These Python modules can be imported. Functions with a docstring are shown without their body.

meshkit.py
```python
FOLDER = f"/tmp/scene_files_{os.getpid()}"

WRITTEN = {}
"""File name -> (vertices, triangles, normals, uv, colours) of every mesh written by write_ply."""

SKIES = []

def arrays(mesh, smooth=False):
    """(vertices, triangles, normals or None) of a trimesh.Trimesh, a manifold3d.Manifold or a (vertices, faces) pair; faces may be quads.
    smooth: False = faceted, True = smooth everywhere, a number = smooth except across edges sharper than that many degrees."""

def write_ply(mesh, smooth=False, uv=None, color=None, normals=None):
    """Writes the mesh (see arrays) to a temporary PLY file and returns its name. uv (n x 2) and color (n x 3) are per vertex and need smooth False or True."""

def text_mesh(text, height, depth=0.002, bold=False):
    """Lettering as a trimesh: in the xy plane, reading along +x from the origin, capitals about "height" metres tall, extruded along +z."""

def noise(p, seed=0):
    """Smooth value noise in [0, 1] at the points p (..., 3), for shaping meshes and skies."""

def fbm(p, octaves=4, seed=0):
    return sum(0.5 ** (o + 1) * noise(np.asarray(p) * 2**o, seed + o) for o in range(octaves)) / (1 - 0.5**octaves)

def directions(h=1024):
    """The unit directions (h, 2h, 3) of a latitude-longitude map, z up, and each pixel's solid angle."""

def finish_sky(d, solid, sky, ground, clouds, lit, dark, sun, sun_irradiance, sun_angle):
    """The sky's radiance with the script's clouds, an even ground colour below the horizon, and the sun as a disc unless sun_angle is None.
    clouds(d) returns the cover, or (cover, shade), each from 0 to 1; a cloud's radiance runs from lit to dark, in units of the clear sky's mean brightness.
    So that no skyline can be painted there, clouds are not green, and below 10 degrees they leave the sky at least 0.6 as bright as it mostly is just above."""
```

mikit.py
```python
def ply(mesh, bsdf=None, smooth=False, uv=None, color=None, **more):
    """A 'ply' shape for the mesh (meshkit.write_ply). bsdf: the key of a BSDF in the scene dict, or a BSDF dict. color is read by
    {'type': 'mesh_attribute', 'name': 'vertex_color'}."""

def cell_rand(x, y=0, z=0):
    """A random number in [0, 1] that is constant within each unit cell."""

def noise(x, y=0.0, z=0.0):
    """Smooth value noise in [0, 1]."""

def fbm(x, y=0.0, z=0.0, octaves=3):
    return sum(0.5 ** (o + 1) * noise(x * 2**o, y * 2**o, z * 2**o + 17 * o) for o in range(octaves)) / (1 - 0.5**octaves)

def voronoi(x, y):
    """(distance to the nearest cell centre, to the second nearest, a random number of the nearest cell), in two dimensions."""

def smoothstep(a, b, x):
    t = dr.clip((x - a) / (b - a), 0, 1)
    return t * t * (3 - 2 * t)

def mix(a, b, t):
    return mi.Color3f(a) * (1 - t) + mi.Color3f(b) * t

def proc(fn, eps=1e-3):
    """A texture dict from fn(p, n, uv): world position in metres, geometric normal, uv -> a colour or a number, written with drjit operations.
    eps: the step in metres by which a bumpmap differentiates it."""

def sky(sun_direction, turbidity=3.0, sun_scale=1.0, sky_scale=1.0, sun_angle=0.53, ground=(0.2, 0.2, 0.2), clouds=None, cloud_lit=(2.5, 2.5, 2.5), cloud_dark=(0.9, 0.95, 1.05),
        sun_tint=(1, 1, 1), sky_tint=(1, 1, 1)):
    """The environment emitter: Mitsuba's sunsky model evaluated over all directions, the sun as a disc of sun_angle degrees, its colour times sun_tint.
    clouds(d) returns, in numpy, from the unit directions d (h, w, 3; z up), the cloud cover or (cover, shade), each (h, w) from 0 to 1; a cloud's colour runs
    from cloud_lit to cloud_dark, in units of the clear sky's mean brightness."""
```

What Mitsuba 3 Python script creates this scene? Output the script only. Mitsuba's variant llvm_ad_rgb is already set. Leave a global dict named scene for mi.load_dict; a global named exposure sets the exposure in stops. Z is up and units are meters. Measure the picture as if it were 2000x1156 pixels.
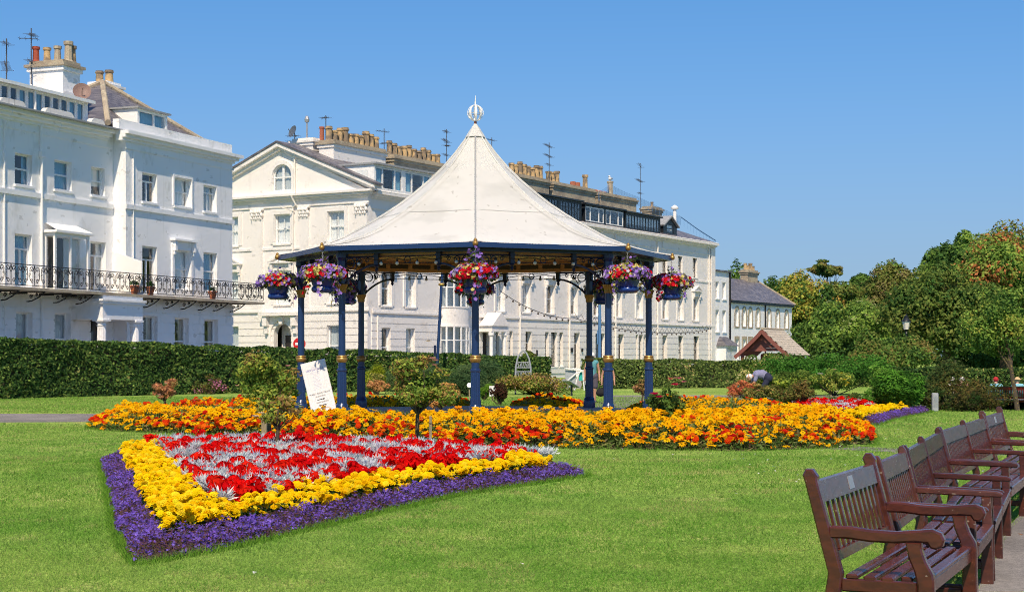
import math, numpy as np, trimesh, mitsuba as mi, drjit as dr
import mikit, meshkit
from mikit import proc, noise, fbm, voronoi, cell_rand, smoothstep, mix
from shapely.geometry import Polygon, Point, box as sbox
from shapely import affinity, contains_xy
import manifold3d as m3
T = mi.ScalarTransform4f
PI = math.pi
scene, labels = {}, {}

# ------------------------------------------------------------------ camera, sky, exposure
scene['camera'] = {'type': 'perspective', 'fov': 35.75, 'fov_axis': 'x', 'near_clip': 0.1, 'far_clip': 5000.0,
                   'principal_point_offset_y': -0.1038,
                   'to_world': T().look_at(origin=[0, 0, 1.55], target=[0, 10, 1.55], up=[0, 0, 1])}
SUN_AZ, SUN_EL = math.radians(-4), math.radians(48)      # behind the camera, a little to its left
SUN = [math.sin(SUN_AZ) * math.cos(SUN_EL), -math.cos(SUN_AZ) * math.cos(SUN_EL), math.sin(SUN_EL)]
scene['sky'] = mikit.sky(SUN, turbidity=2.4, ground=(0.12, 0.16, 0.06), sky_tint=(0.53, 0.89, 1.27),
                          clouds=lambda d: 0.62 * np.exp(-(d[..., 2] / 0.135) ** 2), cloud_lit=(1.40, 1.52, 1.66))     # a thin even haze low over the whole horizon
exposure = 1.75

# ------------------------------------------------------------------ materials
def rgb(c): return {'type': 'rgb', 'value': list(map(float, c))}
def pr(key, c, rough=0.6, two=True, **k):
    b = {'type': 'principled', 'base_color': rgb(c) if isinstance(c, (tuple, list)) else c, 'roughness': rough, **k}
    scene[key] = {'type': 'twosided', 'bsdf': b} if two else b
    return key
VC = {'type': 'mesh_attribute', 'name': 'vertex_color'}
def stucco_fn(base, stain, amt):
    def f(p, n, uv):
        a = fbm(p.x * 0.9 + p.y * 0.4, p.y * 0.9, p.z * 0.8, 4)
        b = fbm(p.x * 6 + 3, p.y * 6, p.z * 2.2, 3)
        k = smoothstep(0.56, 0.74, a * 0.65 + b * 0.35)
        s = smoothstep(0.70, 0.74, fbm(p.x * 2.3, p.y * 2.3 + 9, p.z * 3.4, 4)) * 0.5
        c = mix(base, stain, k * amt)
        v = smoothstep(0.62, 0.80, fbm(p.x * 3.1 + p.y * 1.9, p.y * 3.1, p.z * 0.22, 3)); c = mix(c, stain, v * 0.55 * amt)
        return mix(c, (0.42, 0.40, 0.37), s * amt)
    return f
def stucco_bump(p, n, uv): return fbm(p.x * 5, p.y * 5, p.z * 5, 3)
def bumped(key, inner, fn, scale, eps=2e-3):
    scene[key] = {'type': 'twosided', 'bsdf': {'type': 'bumpmap', 'arbitrary': proc(fn, eps), 'scale': scale, 'bsdf': inner}}
    return key
bumped('white_stucco', {'type': 'principled', 'base_color': proc(stucco_fn((0.83, 0.83, 0.84), (0.68, 0.68, 0.67), 0.8)), 'roughness': 0.6}, stucco_bump, 0.012)
bumped('weathered_stucco', {'type': 'principled', 'base_color': proc(stucco_fn((0.66, 0.65, 0.62), (0.30, 0.29, 0.26), 1.6)), 'roughness': 0.8}, stucco_bump, 0.02)
bumped('cream_stucco', {'type': 'principled', 'base_color': proc(stucco_fn((0.80, 0.765, 0.725), (0.71, 0.66, 0.61), 0.8)), 'roughness': 0.65}, stucco_bump, 0.010)
def stone_col(p, n, uv):
    a = fbm(p.x * 1.3, p.y * 1.3, p.z * 1.3, 4); b = fbm(p.x * 7, p.y * 7, p.z * 7, 3)
    return mix(mix((0.40, 0.34, 0.25), (0.30, 0.25, 0.19), smoothstep(0.4, 0.65, a)), (0.45, 0.42, 0.30), smoothstep(0.58, 0.72, b) * 0.7)
pr('stone', proc(stone_col), 0.85)
def slate_col(p, n, uv):
    r = dr.floor(p.z / 0.16); u = p.x * 0.75 + p.y * 0.66
    t = cell_rand(u / 0.3 + 0.5 * r, r, 1)
    e = smoothstep(0.0, 0.16, p.z / 0.16 - r)
    return mix(mix((0.09, 0.085, 0.10), (0.17, 0.16, 0.17), t), (0.05, 0.05, 0.055), 1 - e) * (0.8 + 0.4 * fbm(p.x * 2, p.y * 2, p.z * 2, 2))
pr('slate', proc(slate_col), 0.45)
pr('lead', (0.30, 0.31, 0.32), 0.5)
def roofsheet_col(p, n, uv):
    a = fbm(p.x * 1.1, p.y * 1.1, p.z * 1.6, 4); b = noise(p.x * 9, p.y * 9, p.z * 5)
    c = mix((0.575, 0.573, 0.54), (0.50, 0.50, 0.465), smoothstep(0.45, 0.7, a))
    return mix(c, (0.35, 0.34, 0.30), smoothstep(0.86, 0.92, b) * 0.6)
pr('roof_sheet', proc(roofsheet_col), 0.5)
pr('navy', (0.009, 0.032, 0.115), 0.28, clearcoat=0.5, clearcoat_gloss=0.9)
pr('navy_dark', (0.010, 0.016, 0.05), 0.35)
pr('pot_blue', (0.010, 0.04, 0.22), 0.15, clearcoat=1.0, clearcoat_gloss=0.95)
pr('gold', (0.42, 0.25, 0.07), 0.38, metallic=0.55)
pr('white_paint', (0.80, 0.80, 0.79), 0.4)
pr('cream_paint', (0.78, 0.74, 0.68), 0.5)
pr('dark_frame', (0.012, 0.016, 0.022), 0.4)
pr('black_iron', (0.012, 0.012, 0.014), 0.45)
pr('steel', (0.45, 0.46, 0.47), 0.4, metallic=0.6)
pr('grey_metal', (0.34, 0.37, 0.40), 0.45)
pr('aerial_metal', (0.07, 0.075, 0.09), 0.5)
pr('dish_brown', (0.22, 0.14, 0.12), 0.6)
pr('dish_grey', (0.10, 0.12, 0.15), 0.5)
pr('terracotta', (0.42, 0.13, 0.06), 0.8)
def pot_col(p, n, uv):
    a = fbm(p.x * 3.1, p.y * 3.1, p.z * 2.0, 3)
    return mix((0.50, 0.35, 0.18), (0.22, 0.17, 0.12), smoothstep(0.40, 0.62, a))
pr('pot_buff', proc(pot_col), 0.85)
pr('pot_red', (0.33, 0.07, 0.04), 0.8)
scene['glass'] = {'type': 'thindielectric', 'int_ior': 1.5}
pr('curtain_white', (0.66, 0.70, 0.70), 0.9)
pr('curtain_blue', (0.16, 0.36, 0.48), 0.9)
pr('curtain_cream', (0.50, 0.45, 0.36), 0.9)
pr('blind_grey', (0.42, 0.48, 0.50), 0.9)
pr('room', (0.16, 0.15, 0.14), 0.9)
pr('door_dark', (0.025, 0.022, 0.022), 0.35)
pr('door_navy', (0.02, 0.03, 0.09), 0.35)
def wood_col(p, n, uv):
    g = fbm(p.x * 2.5, p.y * 2.5, p.z * 24, 3)
    return mix((0.62, 0.33, 0.12), (0.46, 0.22, 0.07), smoothstep(0.35, 0.7, g))
pr('ceiling_wood', proc(wood_col), 0.45)
pr('plaque_dark', (0.05, 0.032, 0.022), 0.4)
def bench_fn(a, b, o, wear):
    def f(p, n, uv):
        g = fbm(p.x * 14 + o, p.y * 14, p.z * 30, 3)
        w = smoothstep(wear, wear + 0.06, noise(p.x * 60 + o, p.y * 60, p.z * 60) * 0.6 + fbm(p.x * 9, p.y * 9 + o, p.z * 9, 2) * 0.4)
        return mix(mix(a, b, smoothstep(0.3, 0.7, g)), (0.26, 0.20, 0.16), w * 0.8)
    return f
def bench_bump(p, n, uv): return fbm(p.x * 22, p.y * 22, p.z * 40, 2)
for key, a, b, o, wear, ro in (('bench_paint', (0.080, 0.019, 0.011), (0.052, 0.013, 0.009), 0.0, 0.78, 0.20), ('bench_paint_worn', (0.088, 0.026, 0.016), (0.060, 0.018, 0.012), 7.0, 0.73, 0.30), ('bench_paint_dark', (0.064, 0.015, 0.010), (0.040, 0.011, 0.008), 3.0, 0.80, 0.18)):
    bumped(key, {'type': 'principled', 'base_color': proc(bench_fn(a, b, o, wear)), 'roughness': ro, 'specular': 0.6, 'clearcoat': 0.8, 'clearcoat_gloss': 0.93}, bench_bump, 0.0006)
pr('red_bench_paint', (0.16, 0.012, 0.012), 0.4)
pr('green_bench_paint', (0.010, 0.035, 0.022), 0.4)
def post_col(p, n, uv): return mix((0.36, 0.29, 0.19), (0.20, 0.15, 0.09), fbm(p.x * 30, p.y * 30, p.z * 5, 3))
pr('weathered_wood', proc(post_col), 0.9)
def bark_col(p, n, uv):
    c = mix((0.10, 0.075, 0.05), (0.045, 0.035, 0.026), fbm(p.x * 22, p.y * 22, p.z * 7, 3))
    return mix(c, (0.24, 0.19, 0.05), smoothstep(0.60, 0.70, fbm(p.x * 17, p.y * 17, p.z * 17 + 5, 3)) * 0.8)
pr('bark', proc(bark_col), 0.95)
pr('stem_dark', (0.075, 0.058, 0.038), 0.95)
def asphalt_col(p, n, uv):
    v = noise(p.x * 110, p.y * 110); a = fbm(p.x * 1.3, p.y * 1.3, 0, 4); c = noise(p.x * 37, p.y * 37)
    return mix((0.115, 0.108, 0.105), (0.165, 0.155, 0.15), smoothstep(0.3, 0.7, a)) * (0.72 + 0.5 * v) * (0.85 + 0.3 * c)
def asphalt_bump(p, n, uv): return noise(p.x * 90, p.y * 90) + 0.5 * noise(p.x * 40, p.y * 40)
bumped('asphalt', {'type': 'principled', 'base_color': proc(asphalt_col), 'roughness': 0.9}, asphalt_bump, 0.003)
pr('road_asphalt', (0.17, 0.16, 0.15), 0.9)
def paving_col(p, n, uv): return mix((0.27, 0.23, 0.20), (0.34, 0.30, 0.265), fbm(p.x * 1.7, p.y * 1.7, 0, 4)) * (0.85 + 0.3 * noise(p.x * 40, p.y * 40))
pr('paving', proc(paving_col), 0.9)
def lawn_col(p, n, uv):
    a = fbm(p.x * 0.35, p.y * 0.35, 0, 4); b = fbm(p.x * 3.1, p.y * 2.2, 0, 3); c = noise(p.x * 45, p.y * 26)
    k = mix((0.12, 0.22, 0.03), (0.22, 0.30, 0.06), smoothstep(0.30, 0.70, a * 0.55 + b * 0.45))
    k = mix(k, (0.28, 0.29, 0.10), smoothstep(0.62, 0.80, b) * 0.5)
    return k * (0.55 + 0.9 * c)
def lawn_bump(p, n, uv): return noise(p.x * 38, p.y * 38) + 0.6 * noise(p.x * 13, p.y * 13)
bumped('lawn_mat', {'type': 'principled', 'base_color': proc(lawn_col), 'roughness': 0.9}, lawn_bump, 0.03)
def soil_col(p, n, uv): return mix((0.045, 0.030, 0.020), (0.085, 0.060, 0.040), fbm(p.x * 8, p.y * 8, p.z * 8, 3))
pr('soil', proc(soil_col), 1.0)
scene['leaf'] = {'type': 'principledthin', 'base_color': VC, 'roughness': 0.45, 'diff_trans': 0.7, 'spec_trans': 0.0, 'eta': 1.4}
scene['glossy_leaf'] = {'type': 'principledthin', 'base_color': VC, 'roughness': 0.24, 'diff_trans': 0.6, 'spec_trans': 0.0, 'eta': 1.5}
scene['petal'] = {'type': 'principledthin', 'base_color': VC, 'roughness': 0.7, 'diff_trans': 0.7, 'spec_trans': 0.0, 'eta': 1.3}
pr('skin', (0.50, 0.27, 0.18), 0.55)
pr('skin_pale', (0.60, 0.36, 0.27), 0.55)
pr('hair_white', (0.70, 0.69, 0.67), 0.8)
for k, c in dict(cloth_lilac=(0.22, 0.22, 0.36), cloth_navy=(0.020, 0.024, 0.055), cloth_teal=(0.10, 0.30, 0.34), cloth_grey=(0.10, 0.09, 0.12), cloth_pink=(0.62, 0.28, 0.30),
                 cloth_white=(0.72, 0.72, 0.72), cloth_black=(0.012, 0.012, 0.014), cloth_red=(0.42, 0.02, 0.03), cloth_sky=(0.22, 0.50, 0.62), cloth_straw=(0.60, 0.42, 0.22)).items():
    pr(k, c, 0.9)
pr('bucket_teal', (0.03, 0.40, 0.36), 0.4)
pr('bucket_grey', (0.22, 0.23, 0.26), 0.5)
pr('sign_white', (0.78, 0.77, 0.76), 0.4)
pr('ink_black', (0.015, 0.015, 0.018), 0.6)
pr('ink_purple', (0.16, 0.13, 0.40), 0.6)
pr('ink_pale', (0.52, 0.53, 0.66), 0.6)
pr('sign_red', (0.55, 0.012, 0.012), 0.4)
pr('bulb_glass', (0.75, 0.72, 0.64), 0.1, clearcoat=1.0)
pr('brick_red', (0.36, 0.12, 0.07), 0.85)
def shingle_fn(p, n, uv): return mix((0.33, 0.29, 0.24), (0.45, 0.41, 0.35), fbm(p.x * 5, p.y * 5, p.z * 5, 3))
pr('shingle_mat', proc(shingle_fn), 0.85)
pr('barge_red', (0.22, 0.075, 0.055), 0.6)
pr('net_blue', (0.08, 0.20, 0.40), 0.8)
pr('gull_white', (0.8, 0.8, 0.8), 0.7)

# ------------------------------------------------------------------ mesh helpers
def rodr(a, b):
    """rotation matrix taking +z to the direction b - a."""
    z = np.asarray(b, float) - a; z /= np.linalg.norm(z)
    x = np.cross([0, 1, 0.013] if abs(z[1]) < 0.9 else [1, 0, 0], z); x /= np.linalg.norm(x)
    return np.stack([x, np.cross(z, x), z], 1)
class MB:
    def __init__(s): s.v, s.f, s.c, s.n = [], [], [], 0
    def add(s, v, f, c=None):
        v = np.asarray(v, float); f = np.asarray(f, int)
        if f.shape[1] == 4: f = np.vstack([f[:, [0, 1, 2]], f[:, [0, 2, 3]]])
        s.v.append(v); s.f.append(f + s.n); s.n += len(v)
        if c is not None: s.c.append(np.broadcast_to(np.asarray(c, float), (len(v), 3)))
        return s
    def box(s, x0, x1, y0, y1, z0, z1):
        v = np.array([[x, y, z] for x in (x0, x1) for y in (y0, y1) for z in (z0, z1)])
        return s.add(v, [[0, 1, 3, 2], [4, 6, 7, 5], [0, 4, 5, 1], [2, 3, 7, 6], [0, 2, 6, 4], [1, 5, 7, 3]])
    def beam(s, a, b, w, h, up=(0, 0, 1)):
        a, b = np.asarray(a, float), np.asarray(b, float); d = b - a; d /= np.linalg.norm(d)
        x = np.cross(d, up); x /= np.linalg.norm(x); y = np.cross(x, d)
        v = np.array([q + i * x * w / 2 + j * y * h / 2 for q in (a, b) for i, j in ((-1, -1), (1, -1), (1, 1), (-1, 1))])
        return s.add(v, [[3, 2, 1, 0], [4, 5, 6, 7], [0, 1, 5, 4], [1, 2, 6, 5], [2, 3, 7, 6], [3, 0, 4, 7]])
    def tube(s, pts, r, n=6, caps=True):
        p = np.asarray(pts, float); r = np.broadcast_to(np.asarray(r, float), (len(p),))
        t = np.gradient(p, axis=0); t /= np.maximum(np.linalg.norm(t, axis=1, keepdims=True), 1e-9)
        x = np.cross(t[0], [0.13, 0.21, 0.97] if abs(t[0][2]) < 0.8 else [1, 0.1, 0]); x /= np.linalg.norm(x)
        a = np.arange(n) * 2 * PI / n; V = []
        for i in range(len(p)):
            x = x - t[i] * (x @ t[i]); x /= np.linalg.norm(x); y = np.cross(t[i], x)
            V.append(p[i] + r[i] * (np.cos(a)[:, None] * x + np.sin(a)[:, None] * y))
        V = np.vstack(V); F = []
        for i in range(len(p) - 1):
            for k in range(n):
                k2 = (k + 1) % n; F.append([i * n + k, i * n + k2, (i + 1) * n + k2, (i + 1) * n + k])
        s.add(V, F)
        if caps:
            for e, o in ((0, 1), (len(p) - 1, 0)):
                V2 = np.vstack([V[e * n:(e + 1) * n], p[e]])
                F2 = [[k, n, (k + 1) % n] if not o else [(k + 1) % n, n, k] for k in range(n)]
                s.add(V2, F2)
        return s
    def lathe(s, prof, n=20, flute=0, depth=0.0, cx=0, cy=0):
        prof = np.asarray(prof, float); a = np.arange(n) * 2 * PI / n
        g = 1 - depth * (0.5 + 0.5 * np.cos(flute * a)) if flute else np.ones(n)
        V = np.vstack([np.stack([cx + r * g * np.cos(a), cy + r * g * np.sin(a), np.full(n, z)], 1) for r, z in prof]); F = []
        for i in range(len(prof) - 1):
            for k in range(n):
                k2 = (k + 1) % n; F.append([i * n + k, i * n + k2, (i + 1) * n + k2, (i + 1) * n + k])
        return s.add(V, F)
    def sphere(s, c, r, sub=2, sc=(1, 1, 1)):
        m = trimesh.creation.icosphere(sub); return s.add(m.vertices * r * np.array(sc) + c, m.faces)
    def poly(s, p, y0, y1):
        """a shapely polygon in (x, z) extruded from y0 to y1."""
        for g in getattr(p, 'geoms', [p]):
            if g.is_empty or g.area < 1e-6: continue
            m = trimesh.creation.extrude_polygon(g, 1.0, engine='earcut')
            v = np.array(m.vertices); f = np.array(m.faces)
            s.add(np.stack([v[:, 0], y0 + (y1 - y0) * v[:, 2], v[:, 1]], 1), f[:, ::-1])
        return s
    def tm(s): return trimesh.Trimesh(np.vstack(s.v), np.vstack(s.f), process=False)
    def out(s): return np.vstack(s.v), np.vstack(s.f)
    def col(s): return np.vstack(s.c) if s.c else None
def key_for(name, parent=None):
    k = base = (parent + '__' if parent else '') + name; i = 0
    while k in scene or k in labels or k in TAKEN: i += 1; k = f'{base}_{i:03d}'
    TAKEN.add(k); return k
TAKEN = set()
def put(name, mesh, mat, parent=None, tw=None, smooth=False, color=None):
    """one entry of the scene; mesh may be a ply dict made before (shared)."""
    k = key_for(name, parent)
    if isinstance(mesh, MB): color = mesh.col() if color is None else color; mesh = mesh.out()
    d = dict(mesh) if isinstance(mesh, dict) else mikit.ply(mesh, mat, smooth=smooth, color=color)
    if isinstance(mesh, dict) and mat: d['bsdf'] = {'type': 'ref', 'id': mat}
    if tw is not None: d['to_world'] = tw
    scene[k] = d
    return k
def shared(mb, mat, smooth=False):
    return mikit.ply(mb.out() if isinstance(mb, MB) else mb, mat, smooth=smooth, color=mb.col() if isinstance(mb, MB) else None)
def thing(name, label, cat, group=None, kind=None):
    k = key_for(name); labels[k] = {'label': label, 'category': cat}
    if group: labels[k]['group'] = group
    if kind: labels[k]['kind'] = kind
    return k
def tag(k, label, cat=None, group=None, kind=None):
    d = {'label': label}
    if cat: d['category'] = cat
    if group: d['group'] = group
    if kind: d['kind'] = kind
    labels[k] = d; return k
def tr(x=0, y=0, z=0, rz=0): return T().translate([float(x), float(y), float(z)]).rotate([0, 0, 1], float(rz))

# ------------------------------------------------------------------ ground
def gz(x, y):
    a = np.clip((np.asarray(x) - 12.8) / 4.0, 0, 1); b = np.clip((np.asarray(y) - 44) / 10, 0, 1)
    return -0.42 * (a * a * (3 - 2 * a)) * (b * b * (3 - 2 * b))
def sheet(xs, ys, dz=0.0):
    X, Y = np.meshgrid(xs, ys); Z = gz(X, Y) + dz; n, m = X.shape
    i = np.arange(n * m).reshape(n, m)
    return np.stack([X, Y, Z], -1).reshape(-1, 3), np.stack([i[:-1, :-1], i[:-1, 1:], i[1:, 1:], i[1:, :-1]], -1).reshape(-1, 4)
xs = np.concatenate([[-1500, -400, -120], np.arange(-60, 8, 8.0), np.arange(8, 24, 0.5), [30, 60, 120, 400, 1500]])
ys = np.concatenate([[-300, -60, -10], np.arange(0, 34, 8.0), np.arange(34, 58, 0.5), np.arange(62, 100, 8), [120, 200, 400, 1000, 3000]])
tag(put('lawn', sheet(xs, ys), 'lawn_mat', smooth=True), 'mown green lawn of the public garden', kind='structure')
def flat(name, pts, z, mat, label):
    m = trimesh.creation.extrude_polygon(Polygon(pts), 0.02, engine='earcut'); m.apply_translation([0, 0, z - 0.02])
    return tag(put(name, m, mat), label, kind='structure')
path_edge = [(2.02, 8.0), (2.67, 9.5), (3.2, 10.9), (3.72, 12.25), (4.3, 13.9), (4.95, 15.5), (5.65, 17.1), (6.4, 18.9), (8.0, 22.5), (9.9, 25.5)]
flat('path', [(-1.6, 0)] + [(0.0, 4.0)] + path_edge + [(14.0, 25.0), (14, 0)], 0.012, 'asphalt', 'grey tarmac path in front of the row of benches')
flat('path', [(-40, 36.9), (-14, 37.6), (-10.4, 38.2), (-6.0, 38.2), (-6.0, 43.2), (-10.4, 43.6), (-14, 43.7), (-40, 44.6)], 0.004, 'asphalt', 'grey tarmac path on the left running to the bandstand')
flat('path', [(1.6, 45.0), (3.2, 44.2), (4.6, 50.5), (6.2, 56.3), (8.2, 57.3), (30, 58.2), (30, 65.5), (9.2, 65.0), (4.1, 64.8), (3.6, 60.0), (2.8, 53.0)], 0.004, 'asphalt', 'grey tarmac path behind the bandstand to the right')
flat('path', [(4.2, 31.2), (5.4, 28.3), (6.6, 26.95), (9.9, 24.9), (9.6, 23.9), (6.35, 25.85), (5.0, 27.3), (3.2, 30.7)], 0.004, 'asphalt', 'narrow grey path edge beside the right end of the orange flower bed')
flat('road', [(-60, 30), (-24, 57.5), (-18, 64.5), (-12.5, 70.2), (-5.8, 74.2), (2.2, 79.0), (12, 84), (17, 95), (60, 172), (54, 180), (-9.0, 100.2), (-16, 104), (-15.5, 84.5), (-60, 60)], 0.004, 'road_asphalt', 'street between the hedge and the white terraces')

# ------------------------------------------------------------------ buildings
class Fac:
    """A facade frame: x along the wall, y inwards, z up, at a corner of the building."""
    def __init__(s, key, ox, oy, deg, wall):
        s.key, s.tw, s.wall, s.holes = key, tr(ox, oy, 0, deg), wall, []
    def put(s, name, mb, mat=None, parent=None, smooth=False): return put(name, mb, mat or s.wall, parent or s.key, s.tw, smooth)
    def box(s, name, *b, mat=None, parent=None): return s.put(name, MB().box(*b), mat, parent)
    def facade(s, x0, x1, z0, z1, y=0.0, th=0.35, shape=None, name='wall'):
        p = shape if shape is not None else sbox(x0, z0, x1, z1)
        for h in s.holes:
            if h[1] == y: p = p.difference(h[0])
        return s.put(name, MB().poly(p, y, y + th))
    def courses(s, wall, x0, x1, z0, z1, y=0.0, h=0.46, gap=0.055, proud=0.06):
        n = max(1, round((z1 - z0) / h)); h = (z1 - z0) / n
        for i in range(n):
            p = sbox(x0, z0 + i * h + gap / 2, x1, z0 + (i + 1) * h - gap / 2)
            for q in s.holes:
                if q[1] == y: p = p.difference(q[0].buffer(0.004, join_style=2))
            for g in getattr(p, 'geoms', [p]):
                if g.area > 0.01: s.put('course', MB().poly(g, y - proud, y - 0.001), None, wall)
    def window(s, x0, x1, z0, z1, y=0.0, dep=0.2, kind='sash', frame='white_paint', curtain=None, arch=False, sill=True, cut=True, cx=None, name='window', lab=None):
        fw, fd = 0.075, 0.07
        shape = sbox(x0, z0, x1, z1)
        if arch:
            r = (x1 - x0) / 2; shape = sbox(x0, z0, x1, z1 - r).union(Point((x0 + x1) / 2, z1 - r).buffer(r, 12))
        if cut: s.holes.append((shape, y))
        F = shape.difference(shape.buffer(-fw, join_style=2))
        zm = z0 + (z1 - z0) * (0.52 if kind != 'trans' else 0.72); xm = (x0 + x1) / 2
        if kind in ('sash', 'trans'): F = F.union(sbox(x0 + fw / 2, zm - 0.035, x1 - fw / 2, zm + 0.035))
        if kind == 'sash2': F = F.union(sbox(x0 + fw / 2, zm - 0.035, x1 - fw / 2, zm + 0.035)).union(sbox(xm - 0.018, z0 + fw / 2, xm + 0.018, z1 - fw / 2))
        if kind in ('trans', 'casement'): F = F.union(sbox(xm - 0.05, z0 + fw / 2, xm + 0.05, z1 - fw / 2 if kind == 'casement' else zm))
        if kind == 'grid':
            nx = max(2, round((x1 - x0) / 0.45))
            for i in range(1, nx):
                xx = x0 + (x1 - x0) * i / nx; F = F.union(sbox(xx - 0.03, z0 + fw / 2, xx + 0.03, z1 - fw / 2))
            F = F.union(sbox(x0 + fw / 2, z0 + (z1 - z0) * 0.68, x1 - fw / 2, z0 + (z1 - z0) * 0.68 + 0.05))
        if kind == 'bars':
            nx = max(2, round((x1 - x0) / 0.55))
            for i in range(1, nx):
                xx = x0 + (x1 - x0) * i / nx; F = F.union(sbox(xx - 0.045, z0 + fw / 2, xx + 0.045, z1 - fw / 2))
        if kind == 'wide3':
            for t in (0.27, 0.73):
                xx = x0 + (x1 - x0) * t; F = F.union(sbox(xx - 0.06, z0 + fw / 2, xx + 0.06, z1 - fw / 2))
        w = s.put(name, MB().poly(F, y + dep, y + dep + fd), frame)
        if lab: labels[w] = {'label': lab}
        g = shape.buffer(-fw * 0.6, join_style=2); gx0, gz0, gx1, gz1 = g.bounds; yy = y + dep + 0.035
        if arch:
            m = trimesh.creation.triangulate_polygon(g, engine='earcut'); v = np.array(m[0]); pm = MB().add(np.stack([v[:, 0], np.full(len(v), yy), v[:, 1]], 1), m[1])
        else: pm = MB().add([[gx0, yy, gz0], [gx1, yy, gz0], [gx1, yy, gz1], [gx0, yy, gz1]], [[0, 1, 2, 3]])
        s.put('pane', pm, 'glass', w)
        if curtain:
            mat, style = curtain; yc = y + dep + 0.16
            def drape(a, b, zb, amp=0.035):
                n = max(6, int((b - a) / 0.035)); t = np.linspace(a, b, n); ph = (x0 * 7.3) % 6
                yv = yc + amp * np.sin(t * 2 * PI / 0.16 + ph) + 0.02 * np.sin(t * 17 + ph)
                v = np.vstack([np.stack([t, yv, np.full(n, zb)], 1), np.stack([t + 0.0, yc + (yv - yc) * 0.7, np.full(n, z1 - 0.02)], 1)])
                i = np.arange(n - 1); return v, np.stack([i, i + 1, i + 1 + n, i + n], 1)
            if style == 'full': s.put('curtain', MB().add(*drape(x0, x1, z0)), mat, w)
            elif style == 'pair':
                k = (x1 - x0) * 0.3; s.put('curtain', MB().add(*drape(x0, x0 + k, z0)), mat, w); s.put('curtain', MB().add(*drape(x1 - k, x1, z0)), mat, w)
            elif style == 'left': s.put('curtain', MB().add(*drape(x0, x0 + (x1 - x0) * 0.45, z0)), mat, w)
            elif style == 'right': s.put('curtain', MB().add(*drape(x1 - (x1 - x0) * 0.45, x1, z0)), mat, w)
            elif style == 'blind': s.put('blind', MB().box(x0, x1, yc, yc + 0.02, z0 + (z1 - z0) * 0.35, z1), mat, w)
            elif style == 'low': s.put('curtain', MB().add(*drape(x0, x1, z0, 0.02)), mat, w)
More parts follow.
